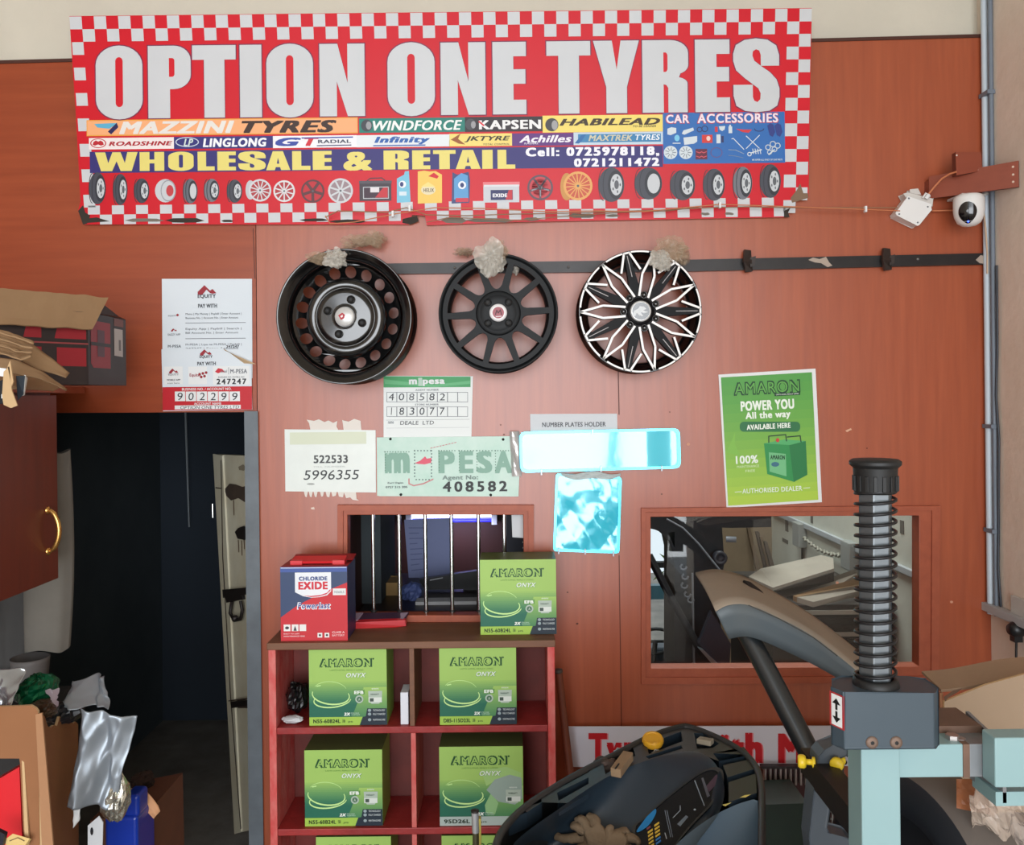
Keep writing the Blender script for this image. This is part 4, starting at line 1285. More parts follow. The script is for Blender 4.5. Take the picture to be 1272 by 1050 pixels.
plate('plate_holder', 'squarish number plate holder wrapped in creased blue film below long holder', [(690.5, 588), (772.5, 592.5), (769.5, 688), (687, 685)], 5, -0.012, BLUEF2, 0.010, [(694, 685), (727, 685.5), (762, 688)])
m = MB()
m.grid(lambda u, v: P(697 + 74 * u, 587.5 + 2 * sin(u * 9) + v * (3 + 6 * sin(pi * u)), -0.0145 - 0.004 * abs(sin(u * 11 + v * 3))), 14, 4, mat('film_loose', (196, 206, 206), 0.3, alpha=0.8))
tag(m.build('loose_film', solid=0.0005), 'torn grey film flap hanging between the two blue plate holders', 'film')

# green battery poster
t, S = sheet_thing('battery_poster', 'green battery poster with white border hung tilted by the glass window', 'poster', [(892.5, 465.5), (1013, 458), (1021, 624), (902.5, 631)], -0.0025, WHITE)
TLT = radians(3.0)
m = MB()
G0, G1 = (84, 156, 72), (172, 204, 70)
for i in range(14):
    u0, u1 = i / 14, (i + 1) / 14
    def ed(u, side):
        a = Vector((895.5, 469)) if side == 0 else Vector((1008.5, 462.5))
        b = Vector((904.5, 628.5)) if side == 0 else Vector((1016.5, 621))
        q = a.lerp(b, u); return (q.x, q.y)
    cc = tuple(int(G0[k] + (G1[k] - G0[k]) * (i / 13) ** 1.3) for k in range(3))
    m.flat(S, [ed(u0, 0), ed(u0, 1), ed(u1, 1), ed(u1, 0)], ink(*cc), 1)
m.build('printed_ground', t)
m = MB()
DG = ink(22, 66, 40); WT = ink(232, 240, 228)
def TP(s, x0, y0, x1, y1, mm, b=0.03, k=3): text(m, S, s, (x0, y0, x1, y1), mm, k, b, 0, TLT - ROLL)
TP('AMARON', 911, 473, 994, 490, DG, 0.055); text(m, S, 'AMARON', (912.6, 474.8, 992.4, 488.2), ink(98, 166, 76), 3.8, 0.0, 0, TLT - ROLL, 1.143)
m.flat(S, rr(962, 488, 994, 491.5, TLT - ROLL), DG, 3); TP('LASTS LONG, REALLY LONG', 964, 489, 992, 490.6, WT, 0.02, 4)
TP('POWER YOU', 920, 497, 986.5, 509.5, WT, 0.05); TP('All the way', 926, 511, 982, 522, WT, 0.04)
m.flat(S, [(x, y) for x, y in round_rect(919, 524, 994, 536.5, 5)], ink(44, 112, 68), 3)
TP('AVAILABLE HERE', 927.5, 526.5, 982, 533, WT, 0.04, 4)
TP('100%', 914, 566, 941.5, 576, WT, 0.03); TP('MAINTENANCE', 915.5, 578, 943, 581, ink(206, 226, 170), 0.02); TP('FREE', 926, 583.5, 938, 586.5, ink(206, 226, 170), 0.02)
TP('AUTHORISED DEALER', 922, 605.5, 996.5, 611.5, WT, 0.01)
m.stroke(S, [(913, 611.5), (921, 611)], .7, WT, 3); m.stroke(S, [(998, 606.5), (1006, 606)], .7, WT, 3)
m.build('lettering', t)
m = MB()
m.flat(S, [(949, 551), (986, 550), (987, 599), (953, 589)], ink(46, 142, 76), 2); m.flat(S, [(980, 551), (1001, 548), (1003, 590), (986, 599)], ink(36, 120, 66), 2.4)
m.flat(S, [(949, 551), (975, 546), (1001, 548), (981, 553)], ink(82, 170, 104), 2.8)
m.stroke(S, [(955, 550), (955, 542), (976, 540), (977, 548)], 1.4, ink(36, 62, 44), 3.2); m.stroke(S, [(978, 543), (994, 541.5), (995, 549)], 1.4, ink(36, 62, 44), 3.2)
m.flat(S, ell(966, 547, 2.2, 2.6, 10), ink(196, 60, 56), 3.6)
m.flat(S, [(955, 562), (976, 564), (977, 592), (956, 586)], ink(112, 186, 130), 3.2)
text(m, S, 'AMARON', (957, 565.5, 975, 571), ink(20, 62, 36), 4, 0.04, 0, -0.03)
m.flat(S, ell(963, 577, 5, 3, 14), ink(60, 110, 130), 4)
m.flat(S, [(902, 562), (908, 550), (913, 537), (913, 552), (919, 566), (909, 564)], ink(126, 184, 74), 1.6)
m.build('battery_picture', t)

# ------------------------------------------------------------------ access point, camera, board offcut, cables
PLW = mat('white_plastic', (228, 228, 226), 0.35)
t = thing('router_box', 'white square junction box hanging tilted from the cable beside the camera', 'junction box', P(1135, 280, -0.03))
m = MB()
m.prism([P(x, y, -0.045) for x, y in ((1128, 244.5), (1156, 254), (1157, 261), (1142, 279.5), (1140, 280), (1114, 268), (1113, 265))], (0, 0.04, 0), PLW)
m.build('cover', t, bevel=0.004, bseg=3)
m = MB()
m.prism([P(x, y, -0.04) for x, y in ((1123, 241), (1128, 239), (1159, 247), (1158, 256), (1154, 257), (1126, 247))], (0, 0.034, 0), mat('white_plastic_dull', (204, 200, 194), 0.5))
m.prism([P(x, y, -0.03) for x, y in ((1131, 236), (1140, 235), (1143, 241), (1131, 240))], (0, 0.02, 0), MATS['white_plastic_dull'])
m.build('back_shell', t, bevel=0.002)
m = MB()
for x, y in ((1129, 246.5), (1152.5, 257), (1117, 266), (1140, 276.5)):
    m.lathe([(0.0028, 0), (0.0024, 0.0012), (0, 0.0014)], P(x, y, -0.045), AX, GYT, 10)
m.build('screw', t)
m = MB()
m.tube([P(1146, 246, -0.05), P(1150, 240, -0.055), P(1154, 242, -0.055), P(1152, 247, -0.05)], 0.003, PLW, 8)
m.lathe([(0.006, 0), (0.007, 0.012), (0.004, 0.016)], P(1150, 247, -0.05), (0.6, -0.2, 0.8), PLW, 14)
m.build('connector', t)
m = MB()
m.tube([P(1152, 243, -0.05), P(1160, 233, -0.062), P(1170, 222, -0.08), P(1180, 216, -0.10), P(1188, 213.5, -0.117)], 0.0028, WIREO, 8)
tag(m.build('patch_cable'), 'short orange cable from the white junction box up to the board offcut', 'cable')
LAMO = mat('laminate_offcut', (142, 66, 42), .45, var=(3, .5), rgb2=(120, 52, 32), stretch=(1, 12, 12))
off = thing('wall_bracket_board', 'brown laminate offcut boards screwed across the corner as a camera bracket', 'bracket', P(1210, 245, -0.02))
m = MB()
qb = [P(1154, 219.5, -0.030), P(1269, 199.5, -0.176), P(1269.5, 232, -0.176), P(1154, 247, -0.030)]
for q in qb[1:3]: q.x = min(q.x, XR - .004)
nn = (qb[1] - qb[0]).cross(Vector((0, 0, 1))).normalized()
if nn.y < 0: nn = -nn
m.prism(qb, nn * .012, LAMO, mside=LAME)
m.build('diagonal_board', off)
m = MB()
for z in (0.22, .5, .8):
    q = qb[2].lerp(qb[1], z).lerp(qb[3].lerp(qb[0], z), .06)
    m.lathe([(0.0034, 0), (0, 0.0015)], q, -nn, ink(214, 190, 170), 8)
m.build('screw', off)
m = MB(); m.box(qb[0].x, -0.028, qb[3].z + .01, qb[0].x + .03, -0.0005, qb[0].z - .01, LAMO); m.build('wall_batten', off)
m = MB()
m.prism([P(1187, 189, -0.112), P(1219, 189, -0.112), P(1220, 212, -0.112), P(1188, 218, -0.112)], (0, 0.022, 0), LAMO, mside=LAME)
for x, y in ((1188.5, 193), (1216, 211)):
    m.lathe([(0.003, 0), (0, 0.0015)], P(x, y, -0.112), AX, ink(210, 190, 176), 8)
m.build('square_block', off)
cam = thing('security_camera', 'white dome security camera with black lens window and blue light', 'camera', P(1204, 280, -0.09))
c0 = P(1203.5, 262, -0.10)
m = MB()
m.lathe([(0.0, 0.052), (0.030, 0.048), (0.038, 0.044), (0.0425, 0.034), (0.0425, 0.0), (0.040, -0.018), (0.032, -0.036), (0.019, -0.045), (0.0, -0.048)], c0, (0, 0, 1), PLW, 40)
m.build('housing', cam)
def face_pt(u, v, off):
    a = -pi / 2 - 0.58 + u * 0.60
    z = -0.042 + v * 0.062
    r = 0.0428 if z > 0 else 0.0428 - 0.016 * (z / 0.048) ** 2 - 0.010 * (z / 0.048) ** 4
    return c0 + Vector((cos(a) * (r + off), sin(a) * (r + off), z))
m = MB()
pts = []
def fn(u, v):
    uu, vv = u * 2 - 1, v * 2 - 1
    s = sqrt(max(0, 1 - 0.5 * vv * vv)); q = sqrt(max(0, 1 - 0.5 * uu * uu))
    return face_pt(uu * s, (vv * q + 1) / 2, 0.0012)
m.grid(fn, 14, 14, mat('lens_window', (12, 12, 16), 0.12, coat=0.5), True)
m.build('lens_window', cam)
m = MB()
q = face_pt(0.05, 0.55, 0.002); m.lathe([(0.0045, 0), (0.003, 0.0015), (0, 0.002)], q, (-0.12, -1, -.1), ink(150, 156, 164, .2), 14)
m.build('lens', cam)
m = MB()
q = face_pt(0.05, 0.08, 0.002); m.lathe([(0.0028, 0), (0, 0.0022)], q, (-0.1, -.8, -.5), mat('blue_led', (60, 90, 255), 0.3, emit=5.0), 12)
m.build('status_light', cam)
m = MB()
q = P(1216, 243, -0.06)
m.tube([c0 + Vector((0.02, 0.02, 0.046)), P(1222, 242, -0.05), P(1228, 240, -0.022)], 0.004, PLW, 8)
m.box(c0.x - .02, c0.y + .0, c0.z + .047, c0.x + .02, -0.012, c0.z + .053, PLW)
m.build('mount_arm', cam)
t = thing('camera_cable', 'buff cable looping down from the white dome camera along the corner', 'cable', P(1226, 345, -0.03))
m = MB(); m.tube([P(1158, 262, -0.02), P(1180, 261.5, -0.02), P(1196, 261, -0.03)], 0.0026, WIREO, 8); m.build('feed', t)
m = MB(); m.tube([P(1217, 262, -0.07), P(1222, 264, -0.03), P(1224.5, 285, -0.03), P(1226.5, 315, -0.03), P(1226.5, 340, -0.03)], 0.0026, mat('cable_buff', (206, 178, 150), 0.5), 8); m.build('drop', t)
# scuffs and nail holes in the boards
m = MB()
random.seed(21)
for x, y, r in ((855, 552, 2.2), (822, 614, 1.2), (626, 540, 1.2), (1040, 724, 2), (1055, 535, 1.6), (1077, 557, 1), (388, 632, 1.6), (705, 736, 1.2), (717, 775, 1.6), (1182, 748, 2), (622, 528, 1), (832, 512, 1), (1184, 319, 1.5)):
    m.flat(W0, ell(x, y, r, r * .8, 8), ink(92, 50, 36, .7) if r < 2 else ink(206, 150, 124, .7), 0.4)
m.flat(W0, [(386, 631), (390, 630), (391, 633), (387, 633)], ink(220, 200, 186), .6)
m.flat(W0, [(1050, 535), (1057, 532), (1058, 534), (1052, 537)], ink(220, 170, 140), .6)
struct(m.build('trim_4'))
# ------------------------------------------------------------------ teller grille and what shows behind it
CHROME = mat('bar_steel', (214, 216, 216), 0.16, metal=1.0)
g = thing('window_grille', 'six upright polished steel bars guarding the small teller window', 'grille', P(540, 770, 0.02))
for i, px in enumerate((463, 495.5, 528, 560.5, 594, 626)):
    m = MB()
    a, b = P(px, 636.5, 0.022), P(px + 1.5, 768, 0.022)
    m.tube([a, b], 0.0062, CHROME, 14)
    m.lathe([(0.0095, 0), (0.0095, 0.004), (0.0065, 0.006)], P(px + 1.4, 760, 0.022), (0, 0, 1), mat('bar_collar', (60, 58, 58), 0.5, metal=0.6), 14)
    m.build('bar', g)
# booth contents
m = MB()
z0 = P(500, 748, 0.45).z
m.box(-0.54, 0.32, z0 - 0.03, 0.245, 0.95, z0, mat('desk_dark', (40, 26, 24), 0.4, var=(5, 0.4)))
m.box(-0.52, 0.34, 0.0, -0.49, 0.93, z0 - 0.03, MATS['desk_dark']); m.box(0.20, 0.34, 0.0, 0.23, 0.93, z0 - 0.03, MATS['desk_dark'])
tag(m.build('booth_desk'), 'dark brown desk inside the teller booth behind the steel bars', 'desk')
t = thing('tube_light', 'lit white and blue tube light on the rear of the teller booth', 'lamp', P(562, 645, 1.2))
m = MB(); a, b = P(512, 641, 1.22), P(612, 639.5, 1.22)
m.tube([a, b], 0.011, mat('tube_glow', (236, 236, 255), 0.3, emit=3.0), 12); m.build('tube', t)
m = MB(); a, b = P(509, 644.5, 1.24), P(615, 643, 1.24)
m.box(a.x, 1.23, a.z - .012, b.x, 1.296, a.z + 0.016, mat('lamp_body', (150, 152, 176), 0.4)); m.build('batten', t)
m = MB(); a, b = P(511, 647.5, 1.215), P(612, 646, 1.215)
m.tube([a, b], 0.008, mat('tube_blue', (40, 40, 235), 0.3, emit=2.2), 12); m.build('blue_tube', t)
for px in (508, 614):
    m = MB(); q = P(px, 644, 1.2); m.box(q.x - .012, 1.18, q.z - .026, q.x + .012, 1.296, q.z + .02, mat('lamp_cap', (222, 222, 226), 0.4)); m.build('end_cap', t)
area_light('tube_light_glow', (P(562, 652, 1.1).x, 1.12, P(562, 652, 1.1).z), (radians(35), 0, 0), 0.30, 0.05, 1.1, (0.62, 0.66, 1.0))
t = thing('notice_board', 'tilted printed sheet tinted for blue lamp light standing behind the teller bars', 'notice', P(535, 718, 0.9))
m = MB(); S = wall_sheet(0.86)
m.prism([P(502, 646, .86), P(559, 644, .86), P(563, 712, .86), P(508, 722, .86)], (0, 0.006, 0), mat('sheet_blue_lit', (150, 160, 205), 0.7)); m.build('sheet', t)  # blue of the lamp light is put into the sheet colour
m = MB()
for i in range(9):
    m.stroke(S, [(508 + i * .4, 656 + i * 6.6), (508 + i * .4 + (18, 12, 20, 9, 16, 14, 20, 10, 15)[i], 656 + i * 6.4)], 1, ink(110, 118, 170), 1)
m.build('printing', t)
bk = mat('monitor_black', (16, 16, 19), 0.35)
t = thing('monitor', 'black monitor edge standing on the desk in front of brown board', 'monitor', P(590, 745, 0.6))
m = MB(); m.prism([P(520, 720, .6), P(642, 702, .6), P(642, 731, .6), P(528, 733, .6)], (0, 0.03, 0), bk); m.build('screen', t)
m = MB(); m.prism([P(534, 720.5, .597), P(550, 717.5, .597), P(550, 718.5, .597), P(534, 721.6, .597)], (0, .002, 0), ink(180, 180, 184)); m.build('highlight_strip', t)
m = MB(); q = P(585, 737, .61); m.box(q.x - .03, .625, z0 + .0006, q.x + .03, .66, q.z + .03, bk); m.build('stand', t)
m = MB(); m.prism([P(516, 748, .40), P(592, 747, .40), P(592, 752, .40), P(516, 753, .40)], (0, 0.06, 0), mat('keyboard_white', (214, 214, 216), 0.5))
tag(m.build('paper_tray'), 'thin white tray on the desk edge behind the bars', 'tray')
m = MB(); m.prism([P(470, 725, .55), P(493, 725, .55), P(494, 746, .55), P(468, 747, .55)], (0, .12, 0), mat('carton_tan', (176, 140, 88), 0.8, var=(6, .2)))
tag(m.build('small_carton', bevel=.003), 'small tan carton on the desk seen between the first steel bars', 'carton')
random.seed(3)
m = MB(); blob(m, P(511, 736, .50), .036, .04, .034, mat('bag_blue', (88, 104, 160), 0.4), 41.0)
tag(m.build('blue_bag'), 'crumpled blue plastic bag beside the small tan carton in the booth', 'plastic bag')
m = MB(); m.prism([P(449, 672, .45), P(459.5, 674, .45), P(461, 724, .45), P(450, 731, .45)], (0, .015, 0), mat('panel_grey', (140, 142, 140), 0.6)); m.prism([P(450, 687, .449), P(452.5, 687, .449), P(453, 714, .449), P(450.5, 715, .449)], (0, .001, 0), ink(60, 80, 86))
tag(m.build('grey_panel'), 'pale grey upright panel at the dark end of the teller booth', 'panel')
m = MB(); a = P(446, 640, .42); m.box(a.x, .43, z0 - .0, a.x + .075, .8, a.z + .12, DARKW)
tag(m.build('dark_cupboard'), 'tall dark cupboard standing inside the teller booth', 'cupboard')
m = MB(); m.prism([P(637, 640, .041), P(665, 640, .041), P(665, 668, .041), P(638, 666, .041)], (0, .03, 0), mat('switch_white', (200, 202, 204), 0.5))
tag(m.build('meter_box', bevel=.004), 'white plastic box fixed inside the booth at the window edge', 'box')
m = MB(); m.prism([P(628, 640, .5), P(655, 640, .5), P(656, 700, .5), P(628, 700, .5)], (0, .12, 0), mat('cabinet_navy', (26, 30, 48), 0.5))
for y in (673, 680, 686):
    m.prism([P(649, y, .499), P(651, y, .499), P(651, y + 1.5, .499), P(649, y + 1.5, .499)], (0, .001, 0), WHITE)
tag(m.build('server_box'), 'dark navy equipment box with small white lights in the booth', 'equipment')

# ------------------------------------------------------------------ red shelf rack
REDP = mat('shelf_red', (168, 46, 44), 0.5, var=(9, 0.75), rgb2=(122, 32, 32), bump=(40, 0.2))
REDW = mat('shelf_red_worn', (200, 58, 56), 0.55, var=(26, 0.55), rgb2=(222, 150, 140), stretch=(1, 1, .5), bump=(60, 0.3))
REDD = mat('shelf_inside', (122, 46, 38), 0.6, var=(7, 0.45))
BRNW = mat('shelf_brown', (126, 84, 58), 0.55, var=(4, 0.6), rgb2=(90, 56, 38), stretch=(1, 8, 8))
YF = -0.215
sx0, sx1 = P(334, 900, YF).x, P(690, 900, YF).x
zt = P(510, 797, YF).z
z1 = P(510, 903, YF).z; z2 = P(510, 1029, YF).z; z3 = 0.262
rack = thing('shelf_rack', 'red painted wooden shelf rack with brown top below the teller window', 'shelf', ((sx0 + sx1) / 2, -0.15, 0))
TB = 0.019
m = MB(); m.box(sx0 - .003, YF - .004, zt - .020, sx1 + .002, -0.017, zt, BRNW); m.build('top_board', rack, bevel=.002)
for x in (sx0, sx1 - .021):
    m = MB(); m.box(x, YF, 0, x + .021, -0.015, zt - .0201, REDW); m.build('side_board', rack, bevel=.002)
for z in (z1, z2, z3, 0.07):
    m = MB(); m.box(sx0 + .0212, YF + .001, z - TB, sx1 - .0212, -0.016, z, REDP); m.build('shelf_board', rack, bevel=.002)
xd = P(511.5, 850, YF).x
m = MB(); m.box(xd - .007, YF + .004, z1 + .0002, xd + .007, -0.016, zt - .0202, BRNW); m.build('divider', rack, bevel=.001)
xd2 = P(514, 980, YF).x
m = MB(); m.box(xd2 - .007, YF + .002, z2 + .0002, xd2 + .007, -0.016, z1 - TB - .0002, REDW); m.build('divider', rack, bevel=.001)
m = MB(); m.box(xd2 - .007, YF + .002, z3 + .0002, xd2 + .007, -0.016, z2 - TB - .0002, REDW); m.build('divider', rack, bevel=.001)
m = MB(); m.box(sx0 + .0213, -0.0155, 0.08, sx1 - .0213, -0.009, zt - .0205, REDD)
m.build('back_board', rack)

# ------------------------------------------------------------------ battery cartons
GRN_T = (158, 194, 98); GRN_B = (36, 104, 82)
CARTG = mat('carton_green', (140, 176, 78), 0.5, spec=0.3)
CARTD = mat('carton_top_shaded', (92, 100, 56), 0.5, spec=0.4, var=(5, .2))  # top faces darkened in colour, as the unlit tops inside the bays
def battery_carton(label, x0, y0, x1, y1, Y, depth, zbase, code, scuffed=False, grey_strip=False, topm=None):
    s = (Y + DIST) / FPX
    c = P((x0 + x1) / 2, (y0 + y1) / 2, Y)
    w, h = (x1 - x0) * s / 2, (y1 - y0) * s
    zbase += 0.0006
    base = Vector((c.x, Y + depth / 2, zbase))
    t = thing('battery_carton', label, 'battery box', base, 'green battery cartons')
    S = wall_sheet(Y, 0.0003)
    def q(u, v):      # place on the carton front, u across, v down
        X = c.x - w + 2 * w * u; Z = zbase + h * (1 - v)
        return (X, Z)
    class FS:
        def p(self, px, py, k=0):
            X, Z = q(px, py); return Vector((X, Y - 0.0003 * k - 0.0001, Z))
    F = FS()
    def bx(u0, v0, u1, v1): return [(u0, v1), (u1, v1), (u1, v0), (u0, v0)]
    def tx(mb, st, u0, v0, u1, v1, col, k=4, bold=.02, shear=0.0, space=1.0):
        vs, fs = glyphs(st, bold, shear, space)
        mb.add([F.p(u0 + (u1 - u0) * a, v1 + (v0 - v1) * b, k + _q) for a, b, _q in vs], fs, col)
    m = MB()
    X0, X1, Z0, Z1 = c.x - w, c.x + w, zbase, zbase + h
    vs = [(x, y, z) for z in (Z0, Z1) for y in (Y, Y + depth) for x in (X0, X1)]
    m.add(vs, [(0, 2, 3, 1), (0, 1, 5, 4), (2, 6, 7, 3), (0, 4, 6, 2), (1, 3, 7, 5)], CARTG)
    m.add(vs, [(4, 5, 7, 6)], topm or CARTD)
    m.build('carton', t)
    m = MB()
    N = 40
    for i in range(N):
        v0, v1 = i / N, (i + 1) / N
        tt = min(1, max(0, (v0 - .40) / .32))
        t2 = 0.12 * v0
        cc = tuple(int((GRN_T[k] + (168, 204, 96)[k] * 0) * (1 - tt) + GRN_B[k] * tt) for k in range(3))
        m.face([F.p(0, v1, 0), F.p(1, v1, 0), F.p(1, v0, 0), F.p(0, v0, 0)], ink(*cc))
    for i in range(20):        # lighter half of the printed fade
        v0 = .50 + i * .02
        cc = tuple(int(GRN_T[k] * (1 - i / 28) + GRN_B[k] * (i / 28)) for k in range(3))
        m.face([F.p(.70 - i * .008, v0 + .02, .5), F.p(1, v0 + .02, .5), F.p(1, v0, .5), F.p(.70 - i * .008, v0, .5)], ink(*cc))
    m.build('printed_front', t)
    m = MB()
    DKG, LTG = ink(26, 76, 36), ink(154, 192, 96)
    tx(m, 'AMARON', .135, .115, .815, .235, DKG, 2, .075)
    tx(m, 'AMARON', .158, .130, .792, .220, LTG, 3, .012, 0.0, 1.164)
    m.flat(F, [(.83 + .012 * cos(a * pi / 4), .125 + .012 * sin(a * pi / 4)) for a in range(8)], DKG, 3)
    tx(m, 'LASTS LONG, REALLY LONG', .27, .262, .70, .282, ink(96, 138, 60), 3, .01)
    tx(m, 'ONYX', .475, .312, .74, .372, ink(86, 130, 80), 3, .05, .3)
    tx(m, 'ONYX', .48, .309, .735, .368, ink(226, 236, 220), 4, .02, .3, 1.078)
    m.build('brand_lettering', t)
    m = MB()
    RINGC = ink(196, 232, 150)
    def er(cx, cy, rx, ry, a0, a1, wd, tilt=0):
        pts = ell(cx, cy, rx, ry, 18, a0, a1, tilt)
        for i in range(len(pts) - 1):
            m.stroke(F, pts[i:i + 2], wd * (0.5 + 0.5 * sin(pi * (i + .5) / (len(pts) - 1))), RINGC, 4 + .03 * i)
    er(.28, .60, .24, .12, -.4, 3.3, .020, .12); er(.30, .66, .24, .10, 0.2, 3.6, .018, -.10); er(.27, .55, .22, .13, 3.6, 5.9, .008, .05)
    m.flat(F, [(.09, .475), (.15, .462), (.155, .475), (.10, .487)], RINGC, 4)
    m.build('swirl_print', t)
    m = MB()
    WH = ink(232, 238, 228); GY = ink(176, 190, 176); DN = ink(34, 46, 58)
    if not grey_strip:
        m.flat(F, bx(.565, .535, .715, .595), ink(96, 146, 70), 2)
        tx(m, 'EFB', .58, .545, .70, .588, WH, 4, .06)
        m.flat(F, [(.645 + .052 * cos(a * pi / 10), .658 + .052 * sin(a * pi / 10)) for a in range(20)], GY, 2)
        m.flat(F, [(.645 + .034 * cos(a * pi / 8), .658 + .034 * sin(a * pi / 8)) for a in range(16)], ink(74, 110, 84), 3)
        tx(m, 'A', .632, .64, .658, .676, GY, 4, .04)
    if scuffed:
        m.flat(F, [(.56, .55), (.66, .42), (.84, .36), (.98, .40), (.99, .66), (.90, .74), (.70, .70)], ink(150, 168, 158, .6), 1.6)
        m.flat(F, [(.54, .74), (.62, .58), (.70, .72), (.66, .86), (.55, .84)], ink(146, 190, 130, .6), 1.4)
        m.flat(F, [(.50, .30), (.80, .26), (.98, .34), (.97, .44), (.72, .40), (.56, .50)], ink(160, 198, 120, .6), 1.5)
    bxx = .85 if not scuffed else .88
    m.flat(F, [(bxx - .09, .55), (bxx + .09, .55), (bxx + .085, .66), (bxx + .05, .72), (bxx - .05, .72), (bxx - .085, .66)], GY, 3)
    m.flat(F, bx(bxx - .085, .635, bxx + .085, .70), ink(216, 222, 214), 4); m.flat(F, bx(bxx - .07, .645, bxx - .02, .69), ink(70, 84, 74), 5)
    tx(m, 'WARRANTY', bxx - .06, .583, bxx + .05, .605, ink(70, 90, 74), 5, .02); tx(m, '48 MONTHS', bxx - .045, .512, bxx + .045, .53, WH, 4, .02)
    tx(m, '2X', .445, .832, .53, .872, WH, 4, .06, .2); tx(m, 'EXTRA CHARGE', .54, .832, .64, .848, ink(190, 220, 196), 4, .01); tx(m, 'ACCEPTANCE', .54, .854, .65, .870, ink(190, 220, 196), 4, .01)
    strip = ink(176, 190, 184) if grey_strip else ink(160, 196, 78)
    if grey_strip:
        m.flat(F, bx(0, .885, 1, 1), strip, 2)
    else:
        m.flat(F, [(0, 1), (.645, 1), (.685, .89), (0, .89)], strip, 2)
        m.flat(F, [(.65, .998), (.998, .998), (.998, .78), (.745, .78), (.725, .885), (.69, .89)], DN, 2.5)
        for i, v in enumerate((.805, .855, .93)):
            m.flat(F, [(.775 + .022 * cos(a * pi / 5), v + .02 * sin(a * pi / 5)) for a in range(10)], ink(150, 166, 170), 4)
            tx(m, ('TECHNOLOGY', 'FULLY CHARGED', 'MAINTENANCE FREE')[i], .82, v - .012, .975, v + .012, ink(206, 214, 214), 4, .01)
    tx(m, code, .05, .918, .40 if not grey_strip else .36, .968, ink(26, 44, 22), 4, .035)
    tx(m, '12V 60AH', .425, .918, .46, .965, ink(60, 80, 40), 4, .02); tx(m, 'JIS', .49, .945, .56, .968, ink(60, 80, 40), 4, .02)
    m.build('printed_labels', t)
    return t
battery_carton('green battery carton on the brown rack top beside the teller window bars', 596.5, 697, 691, 790, -0.158, 0.12, zt, 'N55-60B24L')
battery_carton('green battery carton in the upper shelf bay next to small white box', 384, 809, 480.5, 903, -0.200, 0.14, z1, 'N55-60B24L')
battery_carton('green battery carton in the upper shelf bay below the bars, without a white box', 546, 810, 641.5, 905, -0.205, 0.15, z1, 'D85-115D23L')
battery_carton('green battery carton alone in the middle bay under the small white box', 378.5, 932.5, 475, 1027, -0.200, 0.15, z2, 'N55-60B24L')
battery_carton('scuffed green battery carton with grey base strip, beside black balancer hood', 546, 932, 650, 1030, -0.205, 0.15, z2, '95D26L', True, True)
battery_carton('green battery carton in the lowest shelf bay, beneath the unscuffed carton', 393, 1048, 486, 1131, -0.200, 0.15, z3, 'N55-60B24L')
battery_carton('green battery carton in the lowest shelf bay, beneath the scuffed carton', 549, 1048, 645, 1131, -0.200, 0.15, z3, 'N55-60B24L')

